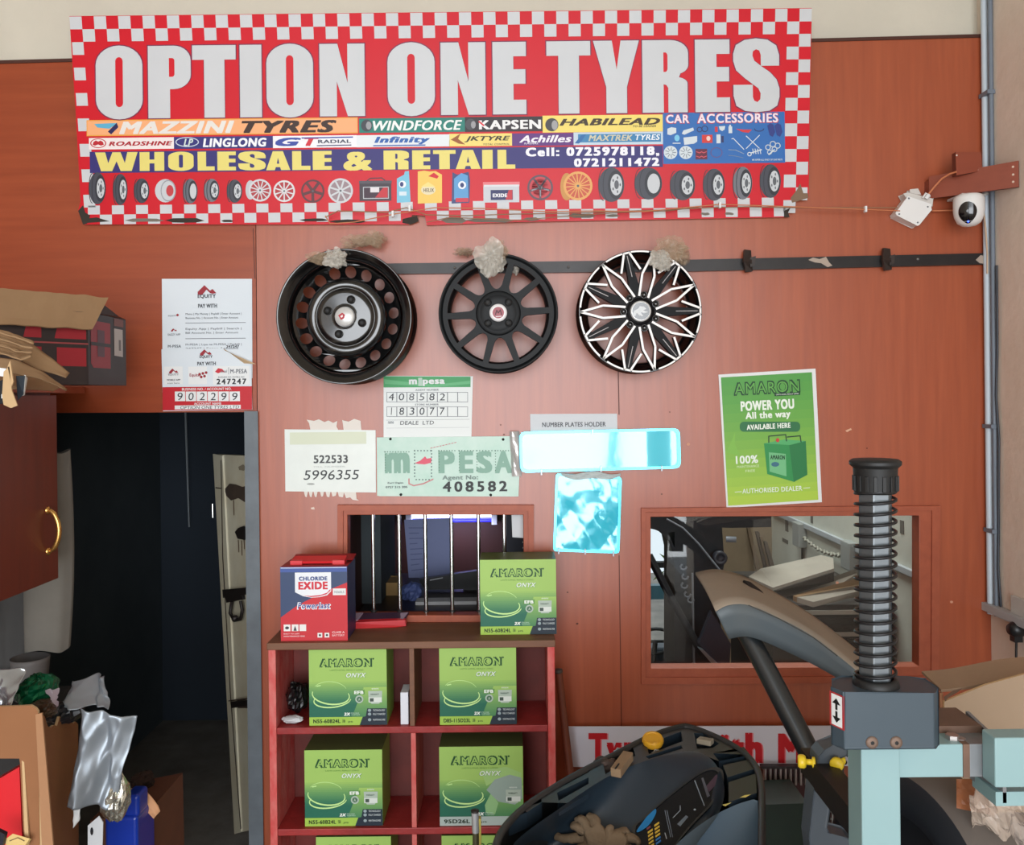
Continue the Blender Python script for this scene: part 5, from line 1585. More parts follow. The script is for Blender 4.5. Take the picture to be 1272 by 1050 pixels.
# red and blue battery carton
def red_carton():
    x0, y0, x1, y1, Y, dep = 348.5, 703, 431.5, 795, -0.199, 0.125
    s = (Y + DIST) / FPX
    c = P((x0 + x1) / 2, (y0 + y1) / 2, Y); w, h = (x1 - x0) * s / 2, (y1 - y0) * s
    t = thing('battery_carton', 'red and blue battery carton with torn carry handle on the rack top', 'battery box', (c.x, Y + dep / 2, zt), 'red battery cartons')
    class FS:
        def p(self, u, v, k=0): return Vector((c.x - w + 2 * w * u, Y - 0.0003 * k - .0001, zt + h * (1 - v)))
    F = FS()
    RC = mat('carton_red', (204, 52, 60), 0.45, spec=.3, var=(6, .08)); RDK = mat('carton_red_dark', (150, 26, 32), 0.5); BC = ink(58, 74, 108); BC2 = ink(70, 92, 158)
    m = MB()
    vs = [(x, y, z) for z in (zt, zt + h) for y in (Y, Y + dep) for x in (c.x - w, c.x + w)]
    m.add(vs, [(0, 2, 3, 1), (0, 1, 5, 4), (2, 6, 7, 3), (0, 4, 6, 2)], RC); m.add(vs, [(1, 3, 7, 5)], ink(50, 54, 92)); m.add(vs, [(4, 5, 7, 6)], RDK)
    m.build('carton', t)
    m = MB()
    m.flat(F, [(0, 1), (1, 1), (1, 0), (0, 0)], RC, 0.5)
    m.flat(F, [(0, .68), (.25, .52), (.62, .35), (1, .215), (1, 0), (0, 0)], BC, 1)
    m.flat(F, [(0, .07), (1, .07), (1, 0), (0, 0)], BC2, 1.5)
    m.stroke(F, [(0.01, .012), (.99, .012)], .012, ink(190, 204, 226), 2)
    m.build('printed_front', t)
    m = MB()
    sh_ = [(.22, .075), (.76, .075), (.76, .33), (.70, .385), (.58, .41), (.46, .415), (.34, .395), (.22, .34)]
    m.flat(F, sh_, ink(232, 234, 238), 2.5)
    m.flat(F, [(.34, .385), (.46, .392), (.60, .38), (.70, .35), (.75, .30), (.75, .325), (.69, .372), (.58, .40), (.46, .408)], ink(206, 54, 70), 3)
    def tx(st, u0, v0, u1, v1, col, k=4, bold=.03, shear=0.0, space=1.0):
        vs, fs = glyphs(st, bold, shear, space); m.add([F.p(u0 + (u1 - u0) * a, v1 + (v0 - v1) * b, k + _q) for a, b, _q in vs], fs, col)
    tx('CHLORIDE', .28, .13, .705, .185, ink(52, 72, 130), 4, .055); tx('EXIDE', .27, .20, .71, .305, ink(206, 46, 60), 4, .055)
    tx('Powerlast', .245, .475, .755, .575, ink(236, 238, 242), 4, .07, .2); tx('Powerlast', .26, .482, .74, .562, ink(66, 84, 150), 5, .025, .2, 1.117)
    m.flat(F, [(.785, .385), (.98, .385), (.98, .295), (.785, .295)], ink(226, 226, 224), 3); tx('NS60LS', .81, .325, .955, .36, ink(150, 156, 160), 4, .02)
    for u in (.045, .165, .28):
        m.flat(F, [(u, .865), (u + .10, .865), (u + .10, .775), (u, .775)], ink(232, 230, 226), 3)
    m.flat(F, ell(.095, .82, .03, .02, 10), ink(60, 60, 66), 4); m.flat(F, [(.19, .86), (.215, .79), (.24, .86)], ink(60, 60, 66), 4)
    for u in (.55, .655):
        m.flat(F, [(u, .955), (u + .07, .955), (u + .07, .892), (u, .892)], ink(232, 230, 226), 3); m.flat(F, ell(u + .035, .923, .018, .016, 8), ink(60, 60, 66), 4)
    tx('BUILT TO LAST', .045, .892, .28, .908, ink(240, 206, 206), 4, .03); tx('MAINTENANCE FREE', .045, .925, .36, .942, ink(240, 206, 206), 4, .03)
    tx('CLASS A', .77, .872, .955, .90, ink(240, 206, 206), 4, .02); tx('BATTERY', .77, .915, .955, .94, ink(236, 190, 190), 4, .02)
    m.build('printing', t)
    m = MB()
    zt2 = zt + h
    RB = mat('handle_red', (214, 38, 48), 0.4)
    yy = Y + .035
    m.obox((c.x + .004, Y + .055, zt2 + .010), (w * .80, 0, 0), (0, .022, .004), (0, -.001, .0035), RB)
    for sx in (-1, 1):
        m.obox((c.x + .004 + sx * w * .64, Y + .045, zt2 + .006), (w * .18, 0, 0), (0, .016, .0), (0, 0, .006), RB)
    m.obox((c.x + .012, Y + .085, zt2 + .012), (w * .94, 0, 0), (0, .028, .003), (0, -.001, .0015), RDK)
    m.build('carry_handle', t)
red_carton()
# flattened red carton on the sill edge
t = thing('flat_carton', 'flattened red and navy carton lying on the sill below the first bars', 'carton', P(470, 783, -0.03))
m = MB()
m.prism([P(430, 774, -.07), P(503, 770.5, -.06), P(504.5, 778.0, -.06), P(452, 784.5, -.085), P(432, 782, -.08)], (0, .03, .004), mat('flat_red', (196, 34, 42), 0.4))
m.build('red_panel', t)
m = MB()
m.prism([P(432, 763.5, -.012), P(508, 762, -.012), P(503, 772, -.055), P(431, 775.5, -.062)], (0, .0, .004), mat('flat_navy', (60, 40, 58), 0.4))
for px in (440, 496):
    m.prism([P(px, 763.5, -.016), P(px + 11, 762.8, -.016), P(px + 4, 772, -.056), P(px - 4, 773, -.056)], (0, 0, .0046), mat('flat_pale', (150, 132, 150), 0.4))
m.build('printed_panel', t)
# small white box, black crumple and paper scrap in the shelf
m = MB(); q = P(502, 903, -.20)
m.box(P(497.5, 880, -.20).x, -.20, z1 + .0005, P(507.2, 880, -.20).x, -.13, z1 + 40 * (DIST - .20) / FPX, mat('white_carton', (222, 224, 232), 0.55))
tag(m.build('white_box', bevel=.0012), 'narrow white box standing against the brown shelf divider', 'box')
m = MB(); c = P(369, 876, -.13); blob(m, Vector((c.x, -.12, z1 + .055)), .028, .04, .042, mat('black_bag', (14, 14, 16), 0.3), 51.0, .3, 16)
tag(m.build('black_bag'), 'crumpled black bag in the upper shelf bay behind the paper scrap', 'plastic bag')
m = MB(); c = P(364, 893, -.18); blob(m, Vector((c.x, -.185, z1 + .014)), .028, .014, .010, mat('scrap_white', (196, 196, 198), 0.4), 57.0, .3, 10)
tag(m.build('paper_scrap'), 'crumpled pale scrap lying in front of the black bag', 'scrap')
# broom handle and lower banner
m = MB(); m.tube([P(694, 836, -.10), P(700, 890, -.10), P(707, 950, -.10), P(719, 1050, -.11), P(741, 1240, -.13)], .0115, mat('broom_wood', (122, 62, 40), 0.5, var=(9, .3)), 14)
m.lathe([(.0118, 0), (.013, .004), (.012, .010), (0, .013)], P(694, 836, -.10), (-.1, 0, 1), ink(70, 60, 54), 14)
tag(m.build('broom_handle'), 'brown wooden broom handle leaning between red rack and lower banner', 'handle')
S = wall_sheet(-.03)
low = thing('lower_banner', 'white banner with big red lettering standing low behind the black balancer', 'banner', P(880, 953, -.03))
m = MB(); m.prism([P(704, 903, -.03), P(1075, 902, -.03), P(1075, 952, -.03), P(706, 953, -.03)], (0, .004, 0), mat('banner_pale', (214, 212, 222), 0.45)); m.build('board', low)
m = MB()
RL, RS = ink(196, 26, 36), ink(232, 130, 140)
for dx, c, k in ((1.6, RS, 1), (0, RL, 2)):
    text(m, S, 'Ty', (731 + dx, 911 + dx * .3, 772 + dx, 960 + dx * .3), c, k, .05, 0, -ROLL)
    text(m, S, 'res', (775 + dx, 922 + dx * .3, 842 + dx, 949 + dx * .3), c, k, .05, 0, -ROLL)
    text(m, S, 'with', (858 + dx, 910.5 + dx * .3, 947 + dx, 948.5 + dx * .3), c, k, .055, 0, -ROLL)
    text(m, S, 'M', (966.5 + dx, 911.5 + dx * .3, 997 + dx, 948 + dx * .3), c, k, .05, 0, -ROLL)
m.build('lettering', low)
# dark rack under the lower banner
t = thing('slotted_rack', 'dark red slotted metal rack standing under the lower banner', 'rack', P(990, 1050, -.2))
m = MB()
MRN = mat('rack_maroon', (66, 22, 24), 0.5)
m.prism([P(948, 953, -.05), P(1042, 953, -.05), P(1042, 1200, -.05), P(948, 1200, -.05)], (0, .02, 0), MRN)
m.build('back_plate', t)
for i in range(14):
    m = MB(); x = 950 + i * 6.3
    m.prism([P(x, 953.5, -.07), P(x + 2.2, 953.5, -.07), P(x + 2.2, 976, -.07), P(x, 976, -.07)], (0, .018, 0), mat('slat_grey', (150, 138, 134), 0.4)); m.build('slat', t)
m = MB(); m.prism([P(946, 952.5, -.074), P(1042, 952.5, -.074), P(1042, 955.5, -.074), P(946, 955.5, -.074)], (0, .02, 0), mat('rack_edge', (40, 30, 30), 0.5)); m.build('top_rail', t)
m = MB(); m.prism([P(950, 1000, -.25), P(1003, 998, -.25), P(1004, 1400, -.25), P(950, 1400, -.25)], (0, .15, 0), mat('crate_green', (18, 40, 28), 0.5, var=(12, .4)))
tag(m.build('green_crate'), 'dark green crate on the ground below the slotted rack', 'crate')
# ------------------------------------------------------------------ steel door standing open in the dark doorway
DOORC = mat('door_cream', (196, 192, 172), 0.5, var=(5, 0.75), rgb2=(170, 158, 130), bump=(30, .1))
BURNT = mat('burn_mark', (52, 40, 34), 0.7, var=(20, .3), rgb2=(100, 84, 66))
DKS = mat('door_hardware', (38, 32, 30), 0.5, metal=0.4)
LD = thing('steel_door', 'cream steel door with scorched bolts standing ajar in the doorway', 'door', P(300, 1040, 0.2))
class DS:
    """plane of the door leaf, hinged at the frame and swung into the room behind"""
    def __init__(s):
        a, b = P(319, 570, 0.075), P(266, 566, 0.42)
        n = (b - a).cross(Vector((0, 0, 1))).normalized()
        if n.y > 0: n = -n
        s.s = Sheet(a, n, 0.001)
    def p(s, x, y, k=0): return s.s.p(x, y, k)
D = DS()
m = MB()
nv = -D.s.n
m.prism([D.p(*q) for q in ((265, 564.5), (318, 567), (326, 1028), (292, 1036))], nv * .03, DOORC)
m.build('leaf', LD)
m = MB()
m.prism([D.p(x, y, 6) for x, y in ((264.5, 564), (276, 566), (299, 1033), (291, 1036.5))], nv * .006, DOORC)
m.build('edge_strip', LD)
m = MB()
m.stroke(D, [(274.5, 572), (276.5, 690), (286, 860), (299, 1030)], 1.1, BURNT, 7)
m.stroke(D, [(284, 871), (322, 866)], 1.4, BURNT, 7)
m.stroke(D, [(268, 606), (274, 607)], 1.4, BURNT, 7)
m.flat(D, [(279, 608), (285, 601), (293, 602), (301, 605), (312, 602), (319, 604), (319, 616), (310, 618), (304, 624), (296, 619), (287, 622), (281, 616)], BURNT, 2)
m.flat(D, [(296, 580), (302, 577), (306, 581), (303, 585), (297, 584)], ink(128, 118, 100, .7), 2)
m.flat(D, [(290, 872), (302, 868), (312, 872), (310, 880), (296, 880)], BURNT, 2)
m.flat(D, [(309, 1018), (316, 1013), (322, 1018), (322, 1030), (312, 1032)], BURNT, 2)
for x, y0, y1 in ((296, 671, 686), (300, 672, 690), (303, 671, 682), (290, 622, 640), (307, 620, 632)):
    m.stroke(D, [(x, y0), (x + .5, y1)], 1.1, ink(110, 92, 74, .7), 2)
m.build('scorch_marks', LD)
m = MB()
m.prism([D.p(x, y, 10) for x, y in ((292, 661), (296, 656), (303, 654), (307, 657), (307, 661), (317, 660), (317, 669), (308, 669), (304, 671), (295, 669))], nv * .009, DKS)
m.build('upper_bolt', LD, bevel=.001)
m = MB()
for pl in (((276, 733), (318, 729), (319, 737), (277, 743)), ((280, 742), (300, 740), (301, 745), (281, 749)), ((306, 744), (316, 743), (318, 763), (310, 766), (306, 752))):
    m.prism([D.p(x, y, 12) for x, y in pl], nv * .01, DKS)
m.tube([D.p(x, y, 14) for x, y in ((288, 747), (286, 762), (291, 771), (299, 769), (301, 758), (299, 747))], .006, DKS, 8)
m.lathe([(.010, 0), (.010, .012), (.006, .016), (0, .017)], D.p(294, 768, 10), D.s.n, DKS, 16)
m.build('lock_bolt', LD)
m = MB()
m.prism([D.p(x, y, 10) for x, y in ((286, 872), (308, 870), (309, 877), (287, 880))], nv * .009, DKS); m.build('lower_bolt', LD)
m = MB(); m.tube([D.p(264, 626, 8), D.p(264.5, 643, 8)], .005, CHROME, 10); m.build('handle', LD)

# ------------------------------------------------------------------ wall cabinet and the cartons on it
CABM = mat('cabinet_laminate', (112, 44, 26), 0.42, var=(3, .6), rgb2=(84, 32, 20), stretch=(10, 10, .8))
xc = P(72, 600, -0.45).x
zb, ztop = P(72, 720, -0.45).z, P(72, 488, -.45).z
cab = thing('wall_cabinet', 'brown laminate wall cabinet with a brass handle on its door', 'cabinet', ((XL + xc) / 2, -.9, zb))
m = MB(); m.box(XL + .005, -1.5, zb, xc - .018, -.45, ztop, CABM); m.build('body', cab)
m = MB(); m.box(xc - .017, -1.49, zb + .004, xc, -.452, ztop - .006, CABM); dr = m.build('door', cab, bevel=.0015)
m = MB(); q0, q1 = P(64, 633, -.50), P(64, 686, -.50)
a, b = Vector((xc, -.50, P(66, 634, -.50).z)), Vector((xc, -.50, P(66, 685, -.50).z))
BRASS = mat('brass', (216, 168, 96), 0.25, metal=0.9)
mid = (a + b) / 2; hh = (a.z - b.z) / 2
pts = []
for i in range(13):
    t_ = i / 12; z = a.z + (b.z - a.z) * t_
    pts.append(Vector((xc + .006 + .022 * sin(pi * t_) ** .6, -.50, z)))
m.tube(pts, [.0045] + [.0062] * 11 + [.0045], BRASS, 12)
for e in (a, b): m.lathe([(.010, 0), (.009, .004), (.004, .006), (0, .006)], e, (1, 0, 0), BRASS, 16)
m.build('handle', dr)
m = MB(); xe = P(104, 487, -.02).x
m.box(XL + .006, -1.52, ztop + .0005, xc + .006, -.42, ztop + .020, FRAMEW); m.box(XL + .006, -.4195, ztop + .0005, xe, -.012, ztop + .020, FRAMEW)
m.build('top_board', cab)
zc = ztop + .0208
# black and red carton
BRN = mat('carton_black', (48, 38, 38), 0.5, var=(7, .2)); RDP = ink(150, 40, 48); TAN = mat('cardboard', (156, 126, 94), 0.85, spec=.15, var=(5, .35), rgb2=(130, 102, 76)); TANE = mat('cardboard_edge', (196, 164, 122), 0.9)
A_, B_, C_ = P(-30, 480, -.62), P(110, 480, -.40), P(157, 480, -.16)
for v in (A_, B_, C_): v.z = zc
H = P(110, 395, -.40).z - zc + .015
bc = thing('printed_carton', 'black carton with red block print lying on the wall cabinet top', 'carton', (B_ + C_) / 2)
Dv = A_ + C_ - B_; Dv.z = zc
if Dv.y > -.03: Dv.y = -.03
up = Vector((0, 0, H))
m = MB()
for p, q in ((A_, B_), (B_, C_), (C_, Dv), (Dv, A_)):
    m.face([p, q, q + up, p + up], BRN)
m.face([A_, Dv, C_, B_], BRN)
m.face([A_ + up * .98, B_ + up * .98, C_ + up * .98, Dv + up * .98], BRN)
m.build('box', bc, solid=.0)
def onface(p, q, u, v, k=1):
    n = (q - p).cross(Vector((0, 0, 1))).normalized()
    if n.dot(EYE - p) < 0: n = -n
    return p + (q - p) * u + up * v + n * .0006 * k
m = MB()
def fp(p, q, pl, c, k=1): m.face([onface(p, q, u, v, k) for u, v in pl], c)
for x0, x1 in ((.40, .56), (.68, .98)):
    fp(A_, B_, [(x0, .62), (x1, .62), (x1, .98), (x0 + .06, .98)], RDP); fp(A_, B_, [(x0 + .02, .25), (x1, .25), (x1 + .0, .50), (x0 + .02, .50)], RDP)
fp(B_, C_, [(.06, .30), (.12, .24), (.56, .24), (.56, .90), (.06, .90)], RDP); fp(B_, C_, [(.22, .40), (.40, .40), (.40, .78), (.22, .78)], ink(92, 52, 62), 2)
fp(B_, C_, [(.06, .55), (.56, .55), (.56, .60), (.06, .60)], BRN, 2.5)
fp(A_, B_, [(.40, .55), (1, .55), (1, .57), (.40, .57)], ink(150, 70, 70), 2)
m.build('red_print', bc)
m = MB()
fp(B_, C_, [(.66, .44), (.90, .43), (.90, .84), (.66, .84)], ink(190, 184, 180, .6), 1.5)
fp(B_, C_, [(.78, .52), (.84, .52), (.84, .68), (.78, .68)], ink(120, 116, 116, .6), 2.5)
fp(B_, C_, [(.66, .88), (.92, .88), (.92, .99), (.66, .99)], ink(120, 70, 62), 1.5)
m.build('label_sticker', bc)
m = MB()
m.grid(lambda u, v: (A_ + up).lerp(B_ + up, u * 1.12) + Vector((0, -.012 - .03 * v, .028 - .075 * v + .004 * noise.noise(Vector((u * 7, v * 3, 1))))) + Vector((0, .06 * (1 - v), .018 * (1 - v))), 24, 5, TAN)
m.build('torn_flap', bc, solid=.004)
m = MB()
m.face([B_.lerp(C_, .1) + up * 1.0, C_ + up * 1.0, C_ + up * 1.0 + Vector((-.03, .02, .012)), B_.lerp(C_, .25) + up + Vector((-.02, .03, .045))], mat('carton_black_in', (30, 24, 24), .6))
m.build('end_flap', bc, solid=.003)
# flattened cardboard sheets pushed beside it
def bent(name, label, top, bot, dep, seed):
    """folded board: photo outline of its near edge and its far end"""
    m = MB()
    n = len(top)
    def fn(u, v):
        i = min(int(u * (n - 1)), n - 2); f_ = u * (n - 1) - i
        a = P(*top[i]).lerp(P(*top[i + 1]), f_); b = P(*bot[i]).lerp(P(*bot[i + 1]), f_)
        return a.lerp(b, v) + Vector((0, 0, .0025 * noise.noise(Vector((u * 5, v * 5, seed)))))
    m.grid(fn, 20, 8, TAN, True)
    return tag(m.build(name, solid=dep), label, 'cardboard', 'flattened cardboard beside the black carton')
bent('cardboard_sheet', 'curled brown cardboard sheet rolled at its free end beside the black carton', [(-20, 405, -.75), (40, 428, -.72), (66, 447, -.70), (86, 464, -.68)], [(-20, 440, -.80), (14, 440, -.78), (44, 458, -.74), (82, 469, -.70)], .004, 1.0)
bent('cardboard_sheet', 'thin brown cardboard sheet with a torn pointed corner under the curled sheet', [(-20, 443, -.82), (20, 447, -.8), (52, 462, -.76), (83, 484, -.70)], [(-20, 462, -.84), (15, 464, -.82), (50, 470, -.78), (82, 485.5, -.71)], .003, 2.0)
bent('cardboard_sheet', 'lowest brown cardboard sheet lying flat along the cabinet top edge', [(-20, 455, -.62), (30, 461, -.6), (60, 468, -.58), (78, 480, -.56)], [(-20, 482, -.80), (20, 483, -.78), (44, 484, -.7), (66, 486, -.62)], .003, 3.0)
for i in range(4):
    y0 = 409 + i * 8.5
    bent('cardboard_sheet', ('topmost', 'second', 'third', 'lowest')[i] + ' corrugated layer of the folded cardboard bundle showing its fluted end', [(-20, y0 - 4, -.86), (10, y0 + 4, -.85), (26, y0 + 10, -.84), (42 - i, y0 + 16 - i * 3.2, -.83)], [(-20, y0 - 1, -.87), (10, y0 + 7, -.86), (26, y0 + 13, -.85), (42 - i, y0 + 18 - i * 3.2, -.84)], .004, 5.0 + i)
m = MB()
m.face([P(*q) for q in ((3, 492, -.9), (5, 462, -.9), (12, 455, -.9), (15, 485, -.9), (22, 504, -.9), (14, 507, -.9), (5, 503, -.9))], TANE); m.face([P(*q) for q in ((10, 455, -.9), (13, 448, -.9), (17, 474, -.9), (15, 480, -.9))], TANE)
tag(m.build('torn_strip', solid=.003), 'torn strip of pale cardboard hanging over the cabinet edge', 'scrap')
t = thing('torn_box', 'torn small black and white box hanging over the cabinet top edge', 'box', P(15, 500, -.88))
m = MB(); m.face([P(*q) for q in ((20, 467, -.87), (31, 467, -.86), (29, 490, -.86), (22, 498, -.87))], ink(34, 46, 58)); m.face([P(*q) for q in ((-10, 476, -.88), (4, 472, -.88), (8, 500, -.88), (-10, 505, -.88))], ink(24, 26, 30)); m.build('black_face', t, solid=.002)
m = MB(); m.face([P(*q) for q in ((31, 466, -.86), (33.5, 470, -.84), (30, 491, -.85), (26, 492, -.86), (29.5, 486, -.86))], WHITE); m.face([P(*q) for q in ((-10, 456, -.885), (8, 458, -.885), (5, 468, -.885), (-10, 466, -.885))], WHITE); m.face([P(*q) for q in ((2, 490, -.885), (5, 489, -.885), (5.5, 495, -.885), (2, 495, -.885))], WHITE); m.build('white_flap', t, solid=.002)

# ------------------------------------------------------------------ sacks in the gap behind the cabinet
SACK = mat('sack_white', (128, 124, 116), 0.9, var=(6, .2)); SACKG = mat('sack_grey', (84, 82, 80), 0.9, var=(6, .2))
def cloth(label, cor, Y, mm, amp, seed, name='hanging_cloth', cat='cloth', group=None, nu=14, nv=18, solid=.003, smooth=True):
    m = MB()
    (a, b, c, d) = [P(x, y, Y + (dy or 0)) for x, y, dy in cor]
    def fn(u, v):
        q = a.lerp(b, u).lerp(d.lerp(c, u), v)
        n = noise.noise(Vector((u * 2.6, v * 1.2, seed))) + .9 * abs(noise.noise(Vector((u * 2.2 + v * 1.4, v * 1.6 - u, seed + 3)))) + .22 * noise.noise(Vector((u * 7, v * 5, seed + 6)))
        return q + Vector((.3 * n * amp, n * amp, .2 * n * amp))
    m.grid(fn, nu, nv, mm, smooth)
    return tag(m.build(name, solid=solid), label, cat, group)
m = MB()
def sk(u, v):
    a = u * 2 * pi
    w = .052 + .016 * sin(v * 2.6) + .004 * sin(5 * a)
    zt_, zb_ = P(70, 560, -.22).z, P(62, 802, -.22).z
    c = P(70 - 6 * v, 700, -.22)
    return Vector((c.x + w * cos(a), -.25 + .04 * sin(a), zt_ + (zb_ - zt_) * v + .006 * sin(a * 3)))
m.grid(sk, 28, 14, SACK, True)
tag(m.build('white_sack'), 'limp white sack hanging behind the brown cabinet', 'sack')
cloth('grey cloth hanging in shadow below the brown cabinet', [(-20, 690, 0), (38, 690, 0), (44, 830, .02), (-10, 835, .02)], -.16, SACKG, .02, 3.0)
m = MB(); q = P(38, 858, -.30)
m.lathe([(.0, 0), (.040, 0), (.048, .10), (.05, .112), (.046, .112), (.038, .01)], q + Vector((0, 0, -.02)), (0, 0, 1), mat('cup_grey', (104, 100, 98), .6), 24)
tag(m.build('paper_cup'), 'grey tapered paper cup standing behind the foil heap', 'cup')

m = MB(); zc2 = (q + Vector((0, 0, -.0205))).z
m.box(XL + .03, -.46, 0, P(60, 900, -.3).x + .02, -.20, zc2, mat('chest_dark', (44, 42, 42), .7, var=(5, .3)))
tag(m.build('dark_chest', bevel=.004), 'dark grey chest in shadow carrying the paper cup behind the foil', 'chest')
# ------------------------------------------------------------------ open carton with foil packing
CARD = mat('carton_brown', (150, 104, 72), 0.85, spec=.15, var=(4, .5), rgb2=(128, 86, 58), bump=(18, .1))
yc = -.95
cx_ = P(45, 900, yc).x
ztc = P(45, 885, yc).z
L = P(-60, 880, yc).x
t = thing('open_carton', 'brown open carton with a cut window showing red, ragged top edge', 'carton', (cx_ - .1, yc + .1, 0.30))
Fs = wall_sheet(yc)
m = MB()
zb_ = .30
def fpt(x, y): return P(x, y, yc)
outer = [Vector((L, yc, zb_)), Vector((P(50, 1050, yc).x, yc, zb_)), fpt(47, 884), fpt(44, 880), fpt(38, 876.5), fpt(20, 877.5), Vector((L, yc, P(-60, 879, yc).z))]
hole = [P(-40, 1160, yc), P(31, 1160, yc), P(29.5, 1048, yc), P(25, 950, yc), P(24, 942.5, yc), P(-40, 942.5, yc)]
m.prism(outer, (0, .006, 0), CARD, holes=[hole], mside=TANE)
m.build('front_face', t)
m = MB()
far = P(97, 900, -.62)
s0, s1 = fpt(47, 888), P(97, 895, -.62)
b0, b1 = Vector((P(58, 1050, yc).x, yc, zb_)), Vector((far.x - .004, -.62, zb_))
rag = []
random.seed(12)
for i in range(15):
    u = i / 14
    q = s0.lerp(s1, u); q.z += random.uniform(-.012, .006) - (.012 if .15 < u < .5 else 0)
    rag.append(q)
m.prism([b0 + Vector((0, .006, 0)), b1] + list(reversed(rag)), (-.006, 0, 0), CARD, mside=TANE)
m.build('side_face', t)
m = MB()
m.prism([fpt(44, 888), fpt(52, 886), P(66, 1052, yc - .01), P(52, 1052, yc - .01)], (0, .004, 0), mat('carton_fold', (172, 126, 90), .85, var=(5, .2)))
m.prism([fpt(27, 945), fpt(30, 947), P(36, 1050, yc - .008), P(31, 1050, yc - .008)], (0, .004, 0), MATS['cardboard_edge'])
m.build('corner_flap', t)
m = MB()
m.box(L, yc + .012, zb_, b1.x - .04, -.63, zb_ + .01, CARD); m.box(L, -.632, zb_, b1.x - .01, -.626, s1.z - .03, CARD)
m.build('rear_and_base', t)
m = MB()
m.prism([P(-30, 985, yc + .05), P(2, 966, yc + .05), P(24, 953, yc + .05), P(28, 1060, yc + .05), P(-30, 1080, yc + .05)], (0, .05, 0), mat('red_packing', (214, 22, 34), .5))
tag(m.build('red_package'), 'bright red package inside the cut window of the brown carton', 'package')
m = MB(); m.prism([P(5, 1044, yc - .02), P(16, 1036, yc - .02), P(37, 1042, yc - .02), P(30, 1052, yc - .02), P(8, 1052, yc - .02)], (0, .006, -.004), ink(214, 184, 120))
m.stroke(wall_sheet(yc - .021), [(12, 1045), (22, 1041), (30, 1045)], 1, ink(110, 90, 60), 1)
tag(m.build('price_card'), 'small yellowed card lying before the red package', 'card')
m = MB(); m.prism([P(-8, 1050, yc - .03), P(-4, 1032, yc - .03), P(6, 1037, yc - .03), P(3, 1052, yc - .03)], (0, .01, 0), ink(34, 34, 44))
tag(m.build('dark_booklet'), 'dark booklet corner beside the small yellowed card', 'booklet')
FOIL = mat('foil_silver', (186, 192, 198), 0.22, metal=0.85, bump=(10, .3)); FOILG = mat('foil_grey', (150, 158, 166), 0.42, metal=0.55); FOILGN = mat('foil_green', (10, 96, 62), 0.2, metal=0.6, bump=(14, .5)); FOILB = mat('foil_gold', (196, 194, 182), 0.22, metal=0.85, bump=(20, .6))
FG = 'foil packing spilling from the open carton'
cloth('long grey foil sheet draped down the carton side', [(100, 880, 0), (165, 894, .02), (142, 1005, .02), (84, 1002, -.02)], -.80, FOILG, .022, 7.0, 'foil_sheet', 'foil', FG, 36, 44, .0008, True)
cloth('folded silver foil sheet lying on the ragged carton top', [(90, 846, .05), (132, 838, .08), (138, 879, .02), (76, 881, -.02)], -.76, FOILG, .022, 9.0, 'foil_sheet', 'foil', FG, 30, 24, .0008, True)
cloth('bright wrinkled silver foil at the carton front corner', [(-30, 820, .04), (25, 834, .04), (15, 884, -.02), (-30, 884, -.02)], -.90, FOIL, .022, 13.0, 'foil_sheet', 'foil', FG, 36, 30, .0008, True)
cloth('narrow lilac tinted foil flap beside the green foil', [(56, 858, 0), (73, 856, .02), (72, 876, 0), (62, 890, -.03)], -.84, mat('foil_lilac', (176, 168, 182), .3, metal=.6, bump=(10, .3)), .015, 17.0, 'foil_sheet', 'foil', FG, 6, 8, .0008, False)
m = MB(); blob(m, P(46, 857, -.80), .038, .05, .030, FOILGN, 61.0, .25, 14, 6)
tag(m.build('green_foil'), 'crumpled metallic green foil bundle between silver sheets on the carton', 'foil', FG)
m = MB(); blob(m, P(50, 882, -.86), .030, .03, .016, mat('brown_wrap', (58, 44, 30), .3, bump=(10, .4)), 63.0, .35, 14); blob(m, P(82, 884, -.74), .034, .04, .022, mat('dark_wrap', (30, 30, 34), .4), 67.0, .3, 12)
tag(m.build('dark_wrapping'), 'dark brown crumpled wrapping stuffed in the carton mouth', 'wrapping')
m = MB(); blob(m, P(143, 992, -.76), .028, .025, .050, FOILB, 71.0, .3, 16)
tag(m.build('foil_ball'), 'crinkled pale gold foil lump hanging below the long grey sheet', 'foil', FG)
cloth('white torn paper strip under the long grey foil sheet', [(91, 1000, 0), (100, 1002, 0), (98, 1020, 0), (90, 1030, -.01)], -.80, WHITE, .004, 21.0, 'paper_strip', 'paper', None, 5, 6, .0008)
t = thing('price_tag', 'white hanging tag card with a dark punched hole beneath the foil', 'tag', P(118, 1050, -.82))
m = MB(); m.prism([P(109, 1026, -.82), P(123, 1014, -.82), P(128, 1022, -.82), P(127, 1060, -.82), P(109, 1060, -.82)], (0, .002, 0), mat('tag_white', (186, 188, 190), .6)); m.build('card', t)
m = MB(); m.flat(wall_sheet(-.82), ell(114, 1033, 2, 5, 12), ink(20, 22, 26), 1); m.build('hole', t)
m = MB()
BLUE = mat('blue_plastic', (20, 50, 150), .3)
a, b = P(130, 1050, -.66), P(170, 996, -.66)
m.box(a.x, -.66, a.z - .10, b.x, -.56, b.z - .035, BLUE)
m.box(P(152, 1000, -.66).x, -.655, b.z - .040, b.x + .002, -.60, b.z + .012, BLUE)
tag(m.build('blue_tub', bevel=.008, bseg=3), 'glossy blue plastic tub behind the gold foil lump', 'tub')
cloth('peach paper strip curling out beside the blue tub', [(157, 979, 0), (184, 984, .01), (199, 1008, .01), (190, 1018, 0)], -.60, mat('paper_peach', (206, 152, 112), .8), .006, 25.0, 'paper_strip', 'paper', None, 6, 4, .0015)
